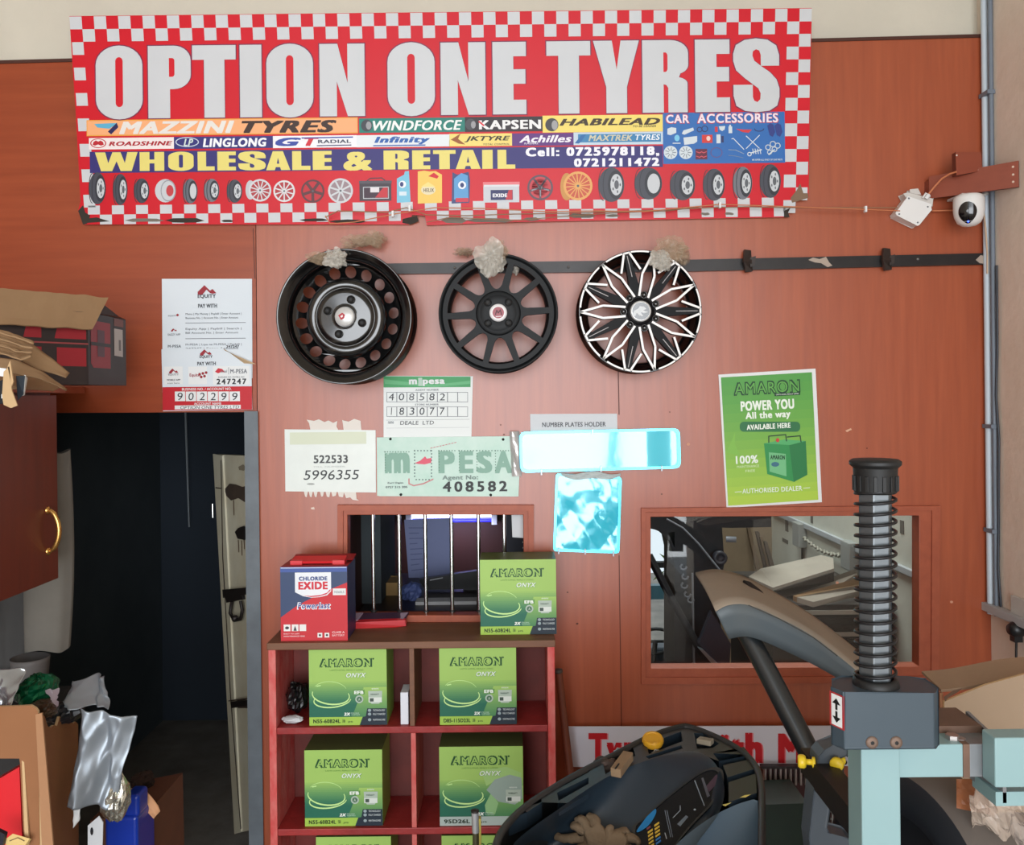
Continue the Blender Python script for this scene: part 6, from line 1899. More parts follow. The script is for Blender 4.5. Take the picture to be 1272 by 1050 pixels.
m = MB(); m.prism([P(112, 1020, -.55), P(188, 1005, -.55), P(192, 1190, -.55), P(112, 1190, -.55)], (0, .2, 0), mat('carton_dull_brown', (104, 62, 42), .85, var=(6, .3)))  # board in a duller, redder brown than the open carton
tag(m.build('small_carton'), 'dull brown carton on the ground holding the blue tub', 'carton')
m = MB(); blob(m, P(176, 972, -.40), .03, .03, .022, mat('dark_rag', (46, 30, 24), .9), 81.0)
tag(m.build('dark_rag'), 'dark brown rag in shadow behind the peach paper strip', 'rag')
m = MB(); a = P(180, 990, -.36); m.box(a.x - .06, -.335, 0, a.x + .05, -.22, a.z - .02, DARKW)
tag(m.build('dark_drum', bevel=.01), 'dark box in the doorway carrying the brown rag', 'box')
# ------------------------------------------------------------------ wheel balancer
BAL = mat('balancer_black', (36, 38, 40), 0.42, spec=.5, var=(6, .6), rgb2=(58, 54, 50))
BALB = mat('balancer_blue_grey', (34, 45, 55), 0.38, spec=.5, var=(3, .5), rgb2=(46, 59, 70))
BALL = mat('balancer_light', (76, 94, 108), 0.42, spec=.5)
RUB = mat('rubber_black', (20, 21, 22), .55)
ZT = 0.937
TS = Sheet((0, 0, ZT), (0, 0, 1), 0.0005)
def tp(x, y, k=0): return TS.p(x, y, k)
def smooth_px(pts, n=4, closed=False):
    out = []
    N = len(pts)
    rng = range(N if closed else N - 1)
    for i in rng:
        p0 = pts[(i - 1) % N] if (closed or i > 0) else pts[i]
        p1, p2 = pts[i], pts[(i + 1) % N]
        p3 = pts[(i + 2) % N] if (closed or i + 2 < N) else p2
        for j in range(n):
            t = j / n
            out.append(tuple(.5 * (2 * p1[k] + (-p0[k] + p2[k]) * t + (2 * p0[k] - 5 * p1[k] + 4 * p2[k] - p3[k]) * t * t + (-p0[k] + 3 * p1[k] - 3 * p2[k] + p3[k]) * t ** 3) for k in range(len(p1))))
    if not closed: out.append(tuple(pts[-1]))
    return out
bal = thing('wheel_balancer', 'black wheel balancer with weight tray top and key panel before the red rack', 'wheel balancer', (0.22, -.95, 0))
out_px = smooth_px([(606, 1085), (611, 1052), (622, 1028), (650, 1000), (700, 968), (757, 938), (805, 914), (838, 903), (858, 902), (895, 916), (925, 933), (943, 953), (950, 980), (951, 1020), (951, 1085)], 4)
in_px = smooth_px([(622, 1085), (640, 1046), (690, 1008), (750, 968), (800, 946), (840, 935), (866, 934), (884, 944), (896, 962), (900, 985), (893, 1010), (868, 1045), (845, 1085)], 4)
# outer shell
m = MB()
o3 = [tp(x, y) for x, y in out_px]
i3 = [tp(x, y) for x, y in in_px]
n = len(o3)
def down(pts, dz, sc=0.0): return [p + Vector((0, 0, -dz)) for p in pts]
rows = [down(o3, 0.004), down(o3, .10), [Vector((p.x * .97 + .007, p.y, .60)) for p in o3], [Vector((p.x * .92 + .02, p.y, .02)) for p in o3]]
# rolled rim in section: inside edge, crest, outside
cen = Vector((sum(p.x for p in o3) / n, sum(p.y for p in o3) / n, 0))
def inset(pts, d):
    res = []
    for i, p in enumerate(pts):
        t = (pts[min(i + 1, len(pts) - 1)] - pts[max(i - 1, 0)]).normalized()
        nn = Vector((t.y, -t.x, 0))
        res.append(p + nn * d)
    return res
r0_ = inset(o3, .0); r1_ = inset(o3, .005); r2_ = inset(o3, .013)
if (r1_[n // 2] - cen).length > (r0_[n // 2] - cen).length:
    r1_, r2_ = inset(o3, -.005), inset(o3, -.013)
loops = [down(r2_, .004), down(r2_, -.002), down(r1_, -.006), down(r0_, -.002)] + rows
vs = [p for l in loops for p in l]
fs = [(k * n + i, k * n + i + 1, (k + 1) * n + i + 1, (k + 1) * n + i) for k in range(len(loops) - 1) for i in range(n - 1)]
m.add(vs, fs, BAL, True)
m.build('body_shell', bal)
# tray with its compartments
PK = [[(632, 1019), (645, 1005), (671, 984), (673, 997), (655, 1009)], [(694, 971), (731, 951), (732, 959), (695, 979)], [(692, 985), (731, 966), (731, 974), (694, 995)], [(748, 943), (785, 923), (789, 939), (752, 962)], [(803, 925), (846, 909), (848, 921), (806, 937)], [(802, 940), (846, 926), (848, 930), (806, 943)],
      [(862, 911), (874, 911), (893, 924), (886, 929), (866, 931)], [(886, 936), (924, 928), (932, 938), (893, 946)], [(898, 951), (934, 943), (938, 955), (904, 966)], [(905, 972), (939, 961), (940, 985), (905, 997)]]
m = MB()
poly = [tp(x, y, -2) for x, y in out_px] + [tp(x, y, -2) for x, y in reversed(in_px)]
m.face(poly, BAL, [[tp(x, y, -2) for x, y in h] for h in PK])
for h in PK:
    top = [tp(x, y, -2) for x, y in h]
    low = [p + Vector((0, 0, -.030)) for p in top]
    k = len(top)
    m.add(top + low, [(i, (i + 1) % k, k + (i + 1) % k, k + i) for i in range(k)], BALB)
    m.face(low, BAL)
m.build('weight_tray', bal)
# dished inner housing
SL = Sheet(tp(800, 948), (-0.10, -0.62, 0.78), .0005)
m = MB()
A = [Vector(tp(x, y, -2)) for x, y in in_px]
nn_ = len(A)
low_px = [(x + (700 - x) * .0, y) for x, y in in_px]
rows_n = 7
def inner(u, v):
    i = min(int(u * (nn_ - 1)), nn_ - 2); f_ = u * (nn_ - 1) - i
    a = A[i].lerp(A[i + 1], f_)
    px = in_px[i][0] + (in_px[i + 1][0] - in_px[i][0]) * f_; py = in_px[i][1] + (in_px[i + 1][1] - in_px[i][1]) * f_
    tx_, ty_ = 660 + (px - 622) * .62, 1120
    qx, qy = px + (tx_ - px) * v, py + (ty_ - py) * v
    b = SL.p(qx, qy)
    w = min(1, v * 3.0); w = w * w * (3 - 2 * w)
    top = a + Vector((0, -v * .05, -.004 * v))
    lead = TS.p(qx, qy)
    return a.lerp(b, 0) * (1 - w) + b * w if v > 0 else a
m.grid(inner, 60, 14, BALB, True)
m.build('sloped_housing', bal)
# key panel frame and glossy panel
def slp(x, y, k=0): return SL.p(x, y, k)
pan = smooth_px([(789, 1032), (800, 1018), (818, 1001), (850, 975), (872, 960), (886, 956.5), (893, 962), (893, 976), (882, 998), (860, 1022), (838, 1050), (822, 1085), (800, 1085)], 4, True)
m = MB()
cxp = sum(p[0] for p in pan) / len(pan); cyp = sum(p[1] for p in pan) / len(pan)
big = [(cxp + (x - cxp) * 1.09 + 1, cyp + (y - cyp) * 1.06) for x, y in pan]
m.prism([slp(x, y, 14) for x, y in big], SL.n * -.02, BAL, holes=[[slp(x, y, 14) for x, y in pan]])
m.build('panel_bezel', bal)
m = MB()
m.prism([slp(x, y, 8) for x, y in pan], SL.n * -.01, mat('panel_gloss', (12, 15, 20), .25, spec=.3))
m.stroke(SL, [(863, 970), (875, 1001)], 1.2, ink(130, 140, 148), 10)
for x in (826, 828.5):
    m.stroke(SL, [(x, 1007), (x + 7, 1040)], .8, ink(120, 130, 140), 10)
m.flat(SL, [(871, 967), (873.5, 966), (882, 989), (878.5, 991)], ink(84, 84, 90), 11); m.flat(SL, [(877, 977), (890, 962), (893, 966), (892, 972), (881, 984)], ink(70, 50, 62), 10.5)
m.stroke(SL, [(836, 1016), (845, 1007), (845, 1001)], .8, ink(160, 168, 176), 10); m.flat(SL, [(841, 1024), (852, 1013), (855, 1015), (845, 1027)], ink(110, 120, 130), 10); m.stroke(SL, [(826, 1035), (828, 1042)], 1, ink(180, 186, 190), 10); m.flat(SL, ell(863, 1006, 1.6, 1.2, 8), ink(160, 170, 176), 10)
m.build('display_panel', bal)
m = MB()
m.flat(SL, smooth_px([(791, 1032), (798, 1022), (808, 1009), (814, 1005), (815, 1010), (810, 1020), (803, 1028), (793, 1034)], 3, True), ink(28, 116, 172), 12)
m.build('badge', bal)
KY = mat('key_yellow', (222, 182, 62), .45); KB = mat('key_blue', (46, 120, 190), .45)
for r in range(6):
    for c_ in range(2):
        x = 804.5 + c_ * 8.2 + r * .4; y = 1033.5 - c_ * 4.6 - c_ * 4 + r * 4.5
        if y > 1052: continue
        m = MB(); mm = KB if (c_ == 1 and r >= 4) else KY
        m.prism([slp(x, y, 13), slp(x + 6, y - 4, 13), slp(x + 6.3, y - 1.8, 13), slp(x + .3, y + 2.2, 13)], SL.n * -.003, mm); m.build('key', bal)
m = MB(); m.prism([slp(x, y, 13) for x, y in ((803, 1029), (808, 1025.5), (808, 1028), (803.5, 1031.5))], SL.n * -.003, ink(120, 60, 70)); m.build('key', bal)
# front right plain panel
SR_ = Sheet(tp(900, 1000) + Vector((0, 0, -.006)), (0.06, -0.70, 0.71), .0005)
m = MB()
fr = smooth_px([(826, 1085), (836, 1058), (852, 1040), (885, 1016), (915, 1001), (936, 994.5)], 4) + [(941, 996), (943, 1085)]
m.prism([SR_.p(x, y) for x, y in fr], SR_.n * -.02, BALL); m.build('front_panel', bal, bevel=.002)
m = MB()
for pl in ([(897, 1000), (901, 999), (909, 997), (901, 1002)], [(919, 991), (925, 988), (933, 987), (926, 991)]):
    m.face([tp(x, y, 3) for x, y in pl], mat('label_yellow', (236, 220, 120), .5))
m.build('yellow_tape', bal)
m = MB()
for x0 in (627, 656, 685):
    m.prism([SL.p(x0, 1034 - (x0 - 627) * .02, 6), SL.p(x0 + 1.5, 1034 - (x0 - 627) * .02, 6), SL.p(x0 + 1.5, 1085, 6), SL.p(x0, 1085, 6)], SL.n * -.004, RUB)
m.build('rib_lines', bal)
# front of the cabinet below the tray
m = MB()
fa, fb = o3[0], o3[-1]
m.prism([Vector((fa.x * .92 + .02, fa.y - .02, .02)), Vector((fb.x * .92 + .02, fb.y - .02, .02)), Vector((fb.x, fb.y - .02, .90)), Vector((fa.x, fa.y - .02, .90))], (0, .04, 0), BAL)
m.build('cabinet_front', bal, bevel=.004)
# swing guard on its tube and pivot
HD = mat('guard_grey', (84, 94, 100), .5, spec=.5, var=(5, .4), rgb2=(110, 112, 108)); DUST = mat('guard_dust', (150, 136, 120), .8, spec=.2, var=(7, .5), rgb2=(124, 116, 106))
back = smooth_px([(864, 713, -.62), (890, 709, -.60), (922, 717, -.58), (965, 739, -.57), (1010, 767, -.57), (1052, 799, -.57), (1070, 814, -.57), (1084, 825, -.57)], 5)
ridge = smooth_px([(889, 760, -.84), (905, 752, -.84), (930, 752, -.83), (968, 768, -.82), (1010, 791, -.81), (1050, 822, -.80), (1070, 839, -.80), (1084, 851, -.80)], 5)
lowr = smooth_px([(905, 793, -.82), (924, 790, -.82), (945, 795, -.81), (975, 808, -.80), (1012, 826, -.79), (1050, 848, -.78), (1070, 864, -.78), (1084, 876, -.78)], 5)
nb_ = len(back)
m = MB()
def hood(rowsA, rowsB, k, bulge):
    def fn(u, v):
        i = min(int(u * (nb_ - 1) + 1e-6), nb_ - 1)
        a, b = P(*rowsA[i]), P(*rowsB[i])
        return a.lerp(b, v) + Vector((0, 0, bulge * sin(pi * v)))
    return fn
m.grid(hood(back, ridge, 8, .006), nb_ - 1, 6, DUST, True)
m.grid(hood(ridge, lowr, 5, .0), nb_ - 1, 3, HD, True)
m.build('guard_hood', bal, solid=.007)
m = MB()
HS = MB()
q = [P(921, 727, -.665), P(929, 729, -.66), P(943, 740, -.665), P(946, 744, -.675), P(934, 740, -.68)]
m.prism([p + Vector((0, -.020, .016)) for p in q], (0, .012, -.008), HOLEB); m.build('guard_slot', bal)
m = MB()
m.stroke(wall_sheet(-.845), [(930, 752), (968, 769), (1010, 792), (1040, 815)], 1.4, ink(60, 58, 54), 1)
m.build('guard_crease', bal)
m = MB(); m.tube([P(927, 785, -.76), P(950, 828, -.80), P(1012, 948, -.90)], .0225, mat('tube_black', (34, 38, 40), .28, spec=.6), 20)
m.build('guard_tube', bal)
m = MB()
m.lathe([(.014, -.03), (.016, -.025), (.016, .025), (.014, .03), (0, .03)], P(1018, 946, -.92), (1, -.1, 0), RUB, 24)
m.box(P(1018, 946, -.92).x - .014, -.95, .02, P(1018, 946, -.92).x + .010, -.88, P(1018, 950, -.92).z, RUB)
m.tube([P(1018, 946, -.92) + Vector((0, .01, -.25)), Vector((.42, -.92, .70))], .025, RUB, 16)
m.build('guard_pivot', bal)
m = MB(); m.tube([P(1024, 944, -.98), P(1046, 980, -1.0), P(1066, 1016, -1.0), P(1085, 1050, -1.0)], .020, MATS['tube_black'], 16); m.build('lower_tube', bal)
# gauge rod
t = thing('gauge_rod', 'chrome tipped yellow measuring rod standing upright at the balancer edge', 'rod', P(590, 1060, -1.1))
m = MB(); a, b = P(590, 1009, -1.1), P(591, 1034, -1.1); m.tube([a, b], .0066, mat('rod_chrome', (176, 178, 180), .25, metal=.6), 16); m.lathe([(.0072, 0), (.0076, .003), (0, .004)], a, (0, 0, 1), DKS, 16); m.build('chrome_tip', t)
m = MB(); a, b = P(592, 1016, -1.095), P(593, 1180, -1.095); m.box(a.x - .003, -1.10, b.z, a.x + .008, -1.088, a.z, mat('rod_yellow', (150, 134, 50), .45)); m.build('scale_bar', t)
m = MB(); q = P(592, 1180, -1.1); m.box(q.x - .012, -1.125, q.z - .02, q.x + .075, -1.075, q.z + .02, BAL); m.build('foot_bracket', t)
m = MB(); m.tube([P(591, 1034, -1.1), P(592, 1180, -1.1)], .0058, mat('rod_dark', (70, 66, 44), .4, metal=.4), 12); m.build('rod', t)
# things lying in the tray
q = tp(811, 924)
m = MB(); m.lathe([(0, -.004), (.0215, -.004), (.0225, 0), (.0225, .009), (.0215, .0115), (.017, .0118), (.016, .0105), (0, .0105)], q + Vector((0, 0, .004)), (-.05, -.30, 1), mat('cap_yellow', (206, 150, 34), .45), 26, False)
for i in range(12):
    a = 2 * pi * i / 12
    m.obox(q + Vector((.0226 * cos(a), .0226 * sin(a), .008)), (.001 * cos(a), .001 * sin(a), 0), (-.0028 * sin(a), .0028 * cos(a), 0), (0, 0, .004), MATS['cap_yellow'])
tag(m.build('yellow_cap'), 'round yellow plastic cap lying on the balancer tray', 'cap')
m = MB(); a, b = tp(762, 962, 16), tp(783, 933, 30)
d = (b - a).normalized(); s_ = d.cross(Vector((0, 0, 1))).normalized()
m.obox((a + b) / 2 + Vector((0, 0, -.004)), d * .040, s_ * .011, s_.cross(d) * .009, mat('wood_tan', (150, 122, 92), .8, var=(12, .3)))
m.obox(a + d * .022 + Vector((0, 0, .0062)), d * .012, s_ * .0016, Vector((0, 0, .0008)), HOLEB)
tag(m.build('wooden_block', bevel=.002), 'split tan wooden block standing in a balancer tray compartment', 'block')
m = MB(); q = tp(752, 944); blob(m, q + Vector((0, 0, -.012)), .026, .02, .016, mat('oily_rag', (74, 60, 54), .8), 91.0, .3, 12)
tag(m.build('oily_rag'), 'small brown oily rag beside the tan wooden block', 'rag')
m = MB(); a = tp(876, 921, 6); m.obox(a, (.013, -.012, .002), (.006, .008, 0), (0, 0, .006), mat('weight_beige', (150, 140, 122), .6))
tag(m.build('weight_block', bevel=.002), 'beige weight block in the tray compartment nearest the lettering', 'weight')
random.seed(77)
for i, (x, y, lab) in enumerate(((815, 938, 'silver clip weight in the tray slot below the yellow cap'), (816.5, 938.5, None), (768, 936, 'small pale clip weight above the tan wooden block'), (930, 957, 'silver clip weight in the side compartment of the balancer tray'))):
    if lab is None: continue
    m = MB(); q = tp(x, y, -30)
    m.obox(q + Vector((0, 0, .004)), (.008, .003, .002), (-.002, .005, 0), (0, 0, .003), mat('weight_silver', (190, 194, 196), .3, metal=.8))
    m.tube([q + Vector((-.006, 0, .005)), q + Vector((-.002, .004, .010)), q + Vector((.006, .004, .008))], .0015, MATS['weight_silver'], 6)
    tag(m.build('wheel_weight'), lab, 'weight', 'clip weights in the balancer tray')
# work gloves: two crumpled gloves with fingers
GLV = mat('glove_brown', (132, 112, 90), .92, spec=.1, var=(14, .6), rgb2=(92, 76, 60), bump=(60, .25))
def glove(label, palm, wrist, fingers, rad):
    pts = [palm, wrist]
    edges = [(0, 1)]; rr_ = [rad, rad * .9]
    for f_ in fingers:
        prev = 0
        for k, p in enumerate(f_):
            pts.append(p); rr_.append((.0130, .0115, .0085)[min(k, 2)]); edges.append((prev, len(pts) - 1)); prev = len(pts) - 1
    me = bpy.data.meshes.new('work_glove')
    base = Vector(palm)
    me.from_pydata([Vector(p) - base for p in pts], edges, [])
    o = bpy.data.objects.new('work_glove', me); COL.objects.link(o); o.location = base
    sk_ = o.modifiers.new('skin', 'SKIN')
    for i, r in enumerate(rr_):
        me.skin_vertices[0].data[i].radius = (r, r * .75)
    me.skin_vertices[0].data[0].use_root = True
    s = o.modifiers.new('smooth', 'SUBSURF'); s.levels = s.render_levels = 2
    tx = bpy.data.textures.new('glove_wrinkle', 'CLOUDS'); tx.noise_scale = .018
    dm = o.modifiers.new('wrinkle', 'DISPLACE'); dm.texture = tx; dm.strength = .006; dm.mid_level = .5
    me.materials.append(GLV)
    sm = [p for p in me.polygons]
    o2 = tag(o, label, 'glove', 'brown work gloves on the balancer')
    return o
def gp(x, y, k=0): return SL.p(x, y, 20 + k)
glove('brown cloth work glove with fingers curled upward on the balancer top', gp(742, 1040, 30), gp(770, 1062, 16), [[gp(722, 1030, 40), gp(712, 1024, 50), gp(709, 1030, 36)], [gp(730, 1026, 50), gp(722, 1016, 62), gp(714, 1018, 40)], [gp(742, 1026, 55), gp(738, 1016, 50), gp(728, 1014, 40)], [gp(718, 1042, 30), gp(700, 1042, 24), gp(689, 1038, 14)], [gp(730, 1052, 30), gp(714, 1056, 24)]], .021)
glove('brown cloth work glove lying crumpled beneath the blue key badge', gp(764, 1046, 34), gp(790, 1064, 16), [[gp(758, 1034, 50), gp(757, 1028, 60), gp(763, 1030, 50)], [gp(770, 1034, 46), gp(778, 1030, 40), gp(781, 1040, 30)], [gp(778, 1040, 36), gp(790, 1042, 26), gp(796, 1050, 16)], [gp(752, 1052, 36), gp(746, 1060, 30)]], .019)

# ------------------------------------------------------------------ tyre changer column
MINT = mat('mint_paint', (138, 168, 170), 0.42, spec=.4, var=(6, .35), rgb2=(122, 152, 154)); MINTW = mat('bare_metal', (134, 142, 148), .42, metal=.4, var=(10, .4), rgb2=(110, 92, 80)); HOUS = mat('housing_grey', (54, 68, 78), .46, spec=.5, var=(4, .4), rgb2=(68, 80, 88)); HEXM = mat('hex_steel', (120, 126, 130), .38, metal=.7, var=(9, .3)); SPRM = mat('spring_dark', (40, 40, 42), .4, metal=.5); RUSTY = mat('rusty_screw', (118, 98, 86), .6, metal=.4)
YT = -1.50
tc = thing('tyre_changer', 'mint green tyre changer column with sprung hexagonal shaft and grey motor housing', 'tyre changer', (P(1094, 930, YT).x, YT, 0))
xa, xb = P(1070, 960, YT).x, P(1118.5, 960, YT).x
zh = P(1090, 931, YT).z
m = MB(); m.box(xa, YT, .0, xb, YT + .048, zh, MINT); m.build('column', tc, bevel=.002)
za, zb2 = P(1160, 926, YT + .01).z, P(1160, 967, YT + .01).z
xr = P(1205, 940, YT + .01).x; xr2 = P(1240, 940, YT + .01).x
m = MB(); m.box(xb + .0005, YT + .012, zb2, xr, YT + .07, za, MINT); m.build('cross_arm', tc, bevel=.0015)
m = MB(); m.box(xr + .0003, YT + .012, zb2, xr2, YT + .07, za, MINTW); m.build('bare_arm_end', tc, bevel=.001)
m = MB(); m.box(xr - .009, YT + .0105, zb2 + .0, xr + .0, YT + .0716, za + .0005, mat('rust_band', (112, 84, 68), .7, var=(14, .4))); m.build('rust_band', tc)
m = MB()
m.prism([Vector((xr2, YT + .0, zb2 - .03)), Vector((xr2, YT + .0, za + .002)), Vector((P(1204, 900, YT + .09).x, YT + .10, za + .012)), Vector((P(1204, 900, YT + .09).x, YT + .10, za + .004)), Vector((xr2 - .02, YT + .11, zb2 - .02))], (.005, 0, 0), MATS['bare_metal']); m.build('gusset_plate', tc)
m = MB(); m.box(P(1170, 930, YT).x, YT + .05, za - .005, xr2, YT + .12, za + .010, MATS['rust_band']); m.build('arm_back', tc)
m = MB(); m.box(P(1236, 940, YT - .02).x, YT - .02, P(1250, 979, YT - .02).z, P(1300, 940, YT - .02).x, YT + .012, P(1250, 917, YT - .02).z, MINT); m.build('side_block', tc, bevel=.002)
m = MB(); m.box(P(1237, 990, YT).x, YT + .0, P(1250, 1002, YT).z, P(1300, 940, YT).x, YT + .06, P(1250, 984, YT).z, MINT); m.build('lower_bar', tc, bevel=.001)
m = MB()
q = P(1183, 927, YT + .03)
for h0, r in ((0, .012), (.008, .009)):
    m.lathe([(r, h0), (r, h0 + .008), (0, h0 + .008)], q, (0, 0, 1), mat('nut_steel', (170, 164, 160), .35, metal=.8), 6, False)
m.build('nut', tc)
m = MB(); q = P(1192, 925, YT + .03); m.lathe([(.008, 0), (.008, .009), (0, .009)], q, (0, 0, 1), MATS['nut_steel'], 6, False); m.build('nut', tc)
# motor housing
hx0, hx1 = P(1047, 890, YT - .03).x - .007, P(1172, 890, YT - .03).x
zt0, zt1 = P(1100, 930.5, YT - .03).z, P(1100, 861, YT - .03).z
plan = [(hx0 + .009, YT - .03), (hx1 - .012, YT - .03), (hx1, YT - .016), (hx1, YT + .02), (hx1 - .02, YT + .034), (hx0 + .03, YT + .034), (hx0 + .012, YT + .022), (hx0, YT - .010)]
m = MB(); m.prism([Vector((x, y, zt0)) for x, y in plan], (0, 0, zt1 - zt0), HOUS); m.build('motor_housing', tc, bevel=.009, bseg=4)
m = MB()
c = P(1088, 852, YT + .003)
m.lathe([(.031, -.012), (.030, .002), (.0285, .008), (.025, .010), (.0225, .010)], Vector((c.x, c.y, zt1)), (0, 0, 1), RUB, 36); m.build('shaft_collar', tc)
m = MB()
for x in (1083, 1113):
    m.lathe([(.0082, 0), (.0078, .0018), (.0045, .0025), (0, .0025)], P(x, 922.5, YT - .0302), AX, RUSTY, 18); m.lathe([(.0028, .0026), (0, .0027)], P(x, 922.5, YT - .0302), AX, HOLEB, 6, False)
m.build('screw', tc)
m = MB()
S = wall_sheet(YT - .0304, .0004)
# sticker wraps the chamfered edge at the housing's side
a = Vector((hx0 - .0008, YT - .008, 0)); b = Vector((hx0 + .0086, YT - .0302, 0))
def stk(u, v, k=0):
    z0s, z1s = P(1042, 903, YT - .02).z, P(1042, 863, YT - .02).z
    q = a.lerp(b, u); q.z = z0s + (z1s - z0s) * v
    nn = Vector((-(b.y - a.y), (b.x - a.x), 0)).normalized()
    if nn.y > 0: nn = -nn
    return q + nn * (.0005 * k + .0006)
def sf(pl, c_, k): m.face([stk(u, v, k) for u, v in pl], c_)
sf([(-.05, -.03), (1.05, -.03), (1.05, 1.03), (-.05, 1.03)], ink(176, 50, 54), 0); sf([(.10, .02), (.90, .02), (.90, .98), (.10, .98)], WHITE, 1)
sf([(.42, .52), (.58, .52), (.58, .70), (.80, .70), (.5, .88), (.2, .70), (.42, .70)], ink(24, 24, 26), 2); sf([(.42, .48), (.42, .30), (.2, .30), (.5, .12), (.8, .30), (.58, .30), (.58, .48)], ink(24, 24, 26), 2)
m.build('arrow_sticker', tc)
# hexagonal shaft, spring, cap
yh = YT + .003
c0_, c1_ = P(1087.5, 850, yh), P(1087.5, 606, yh)
cx0 = c0_.x; 
m = MB()
hexr = 19.5 * (yh + DIST) / FPX
hp = [Vector((hexr * cos(pi / 6 + pi / 3 * i + pi / 2 * 0 + .0), hexr * sin(pi / 6 + pi / 3 * i), 0)) for i in range(6)]
hp = [Vector((hexr * cos(pi / 3 * i), hexr * sin(pi / 3 * i), 0)) for i in range(6)]
lean = (c1_ - c0_)
m.prism([Vector((cx0, yh, zt1 - .01)) + p for p in hp], Vector((lean.x, 0, c1_.z - zt1 + .03)), HEXM); m.build('hex_shaft', tc, bevel=.0012)
m = MB()
turns = 18.0; N = int(turns * 20)
sr = 23.5 * (yh + DIST) / FPX
zz0, zz1 = zt1 + .006, c1_.z
pts = []
for i in range(N + 1):
    t_ = i / N; a = 2 * pi * turns * t_
    pts.append(Vector((cx0 + lean.x * t_ + sr * cos(a), yh + sr * sin(a), zz0 + (zz1 - zz0) * t_)))
m.tube(pts, .0022, SPRM, 8); m.build('spring', tc)
m = MB()
zc0 = P(1088, 611, yh).z; k = (yh + DIST) / FPX
qq = Vector((c1_.x, yh, zc0))
m.lathe([(0.0, -.002), (23 * k, -.002), (25 * k, 0), (26 * k, 30 * k), (28 * k, 31.5 * k), (30.5 * k, 34 * k), (30.5 * k, 38 * k), (27 * k, 40.5 * k), (10 * k, 41.5 * k), (0, 41.5 * k)], qq, (0, 0, 1), RUB, 44)
for i in range(16):
    a = 2 * pi * i / 16
    m.obox(qq + Vector((25.6 * k * cos(a), 25.6 * k * sin(a), 11 * k)), (1.4 * k * cos(a), 1.4 * k * sin(a), 0), (-2.2 * k * sin(a), 2.2 * k * cos(a), 0), (0, 0, 9.5 * k), RUB)
m.build('shaft_cap', tc, bevel=.0006)
# locking handle bracket with yellow knobs
m = MB()
YB = -1.30
hb = [(1016, 939), (1023, 931), (1040, 925), (1053, 928), (1052, 938), (1040, 943), (1034, 958), (1031, 1000), (1027, 1028), (1030, 1034), (1052, 1040), (1068, 1050), (1068, 1090), (1010, 1090), (1004, 1040), (1009, 990)]
m.prism([P(x, y, YB) for x, y in hb], (0, .030, 0), mat('bracket_black', (74, 82, 90), .42, spec=.5)); m.build('lock_bracket', tc, bevel=.003)
YEL = mat('knob_yellow', (232, 200, 44), .35)
for x, y, YY, nm in ((996, 946, -1.29, 'knob'), (1039.5, 949.5, -1.31, 'knob')):
    m = MB(); q = P(x, y, YY)
    m.lathe([(0, -.006), (.0085, -.006), (.0105, -.003), (.0105, .003), (.0085, .006), (.0045, .0065), (.0045, .015), (.0085, .016), (.0085, .020), (0, .0205)], q, (1, -.25, 0) if x < 1000 else (.6, .8, 0), YEL, 24); m.build(nm, tc)
m = MB(); q0, q1 = P(1002, 947, -1.285), P(1050, 947, -1.25); m.tube([q0, q1], .004, DKS, 10); m.box(q1.x - .01, -1.27, q1.z - .01, xa + .04, -1.24, q1.z + .01, DKS); m.box(xa + .005, YT + .048, q1.z - .02, xa + .04, -1.24, q1.z + .02, DKS); m.build('bracket_pin', tc)
# wire guard behind the bracket
t = thing('wire_basket', 'grey wire basket seen through the black lock bracket', 'basket', P(1040, 1060, -.95))
WG = mat('wire_grey', (150, 148, 142), .4, metal=.6)
m = MB()
for i in range(9):
    x = 1024 + i * 5; m.tube([P(x, 985 + abs(i - 4), -.72), P(x, 1120, -.74)], .0022, WG, 6)
m.build('upright_wire', t)
m = MB()
for j in range(10):
    m.tube([P(1022, 990 + j * 9, -.722), P(1066, 992 + j * 9, -.722)], .0022, WG, 6)
m.build('cross_wire', t)
# tyre under the arm
m = MB()
c = P(1156, 1118, -1.28); k = (DIST - 1.28) / FPX
Rr = 158 * k
ax_ = Vector((-.97, -.24, .08)).normalized()
prof = [(Rr * .60, -.030), (Rr * .64, .050), (Rr * .80, .066), (Rr * .95, .050), (Rr, .034), (Rr * 1.006, .0), (Rr, -.026), (Rr * .94, -.036), (Rr * .80, -.042), (Rr * .62, -.036), (Rr * .60, -.030)]
m.lathe(prof[1:4], c, ax_, mat('tyre_side', (28, 32, 38), .45), 64)
m.lathe(prof[3:7], c, ax_, mat('tyre_tread', (98, 88, 80), .8, var=(9, .4), rgb2=(74, 70, 68)), 64)
m.lathe(prof[6:], c, ax_, MATS['tyre_side'], 64); m.lathe([prof[0], prof[1]], c, ax_, MATS['tyre_side'], 64)
m.lathe([(0, .010), (Rr * .62, .012)], c, ax_, mat('rim_dark', (30, 32, 36), .4), 48)
tag(m.build('dusty_tyre'), 'dark dusty tyre leaning under the mint green cross arm', 'tyre')
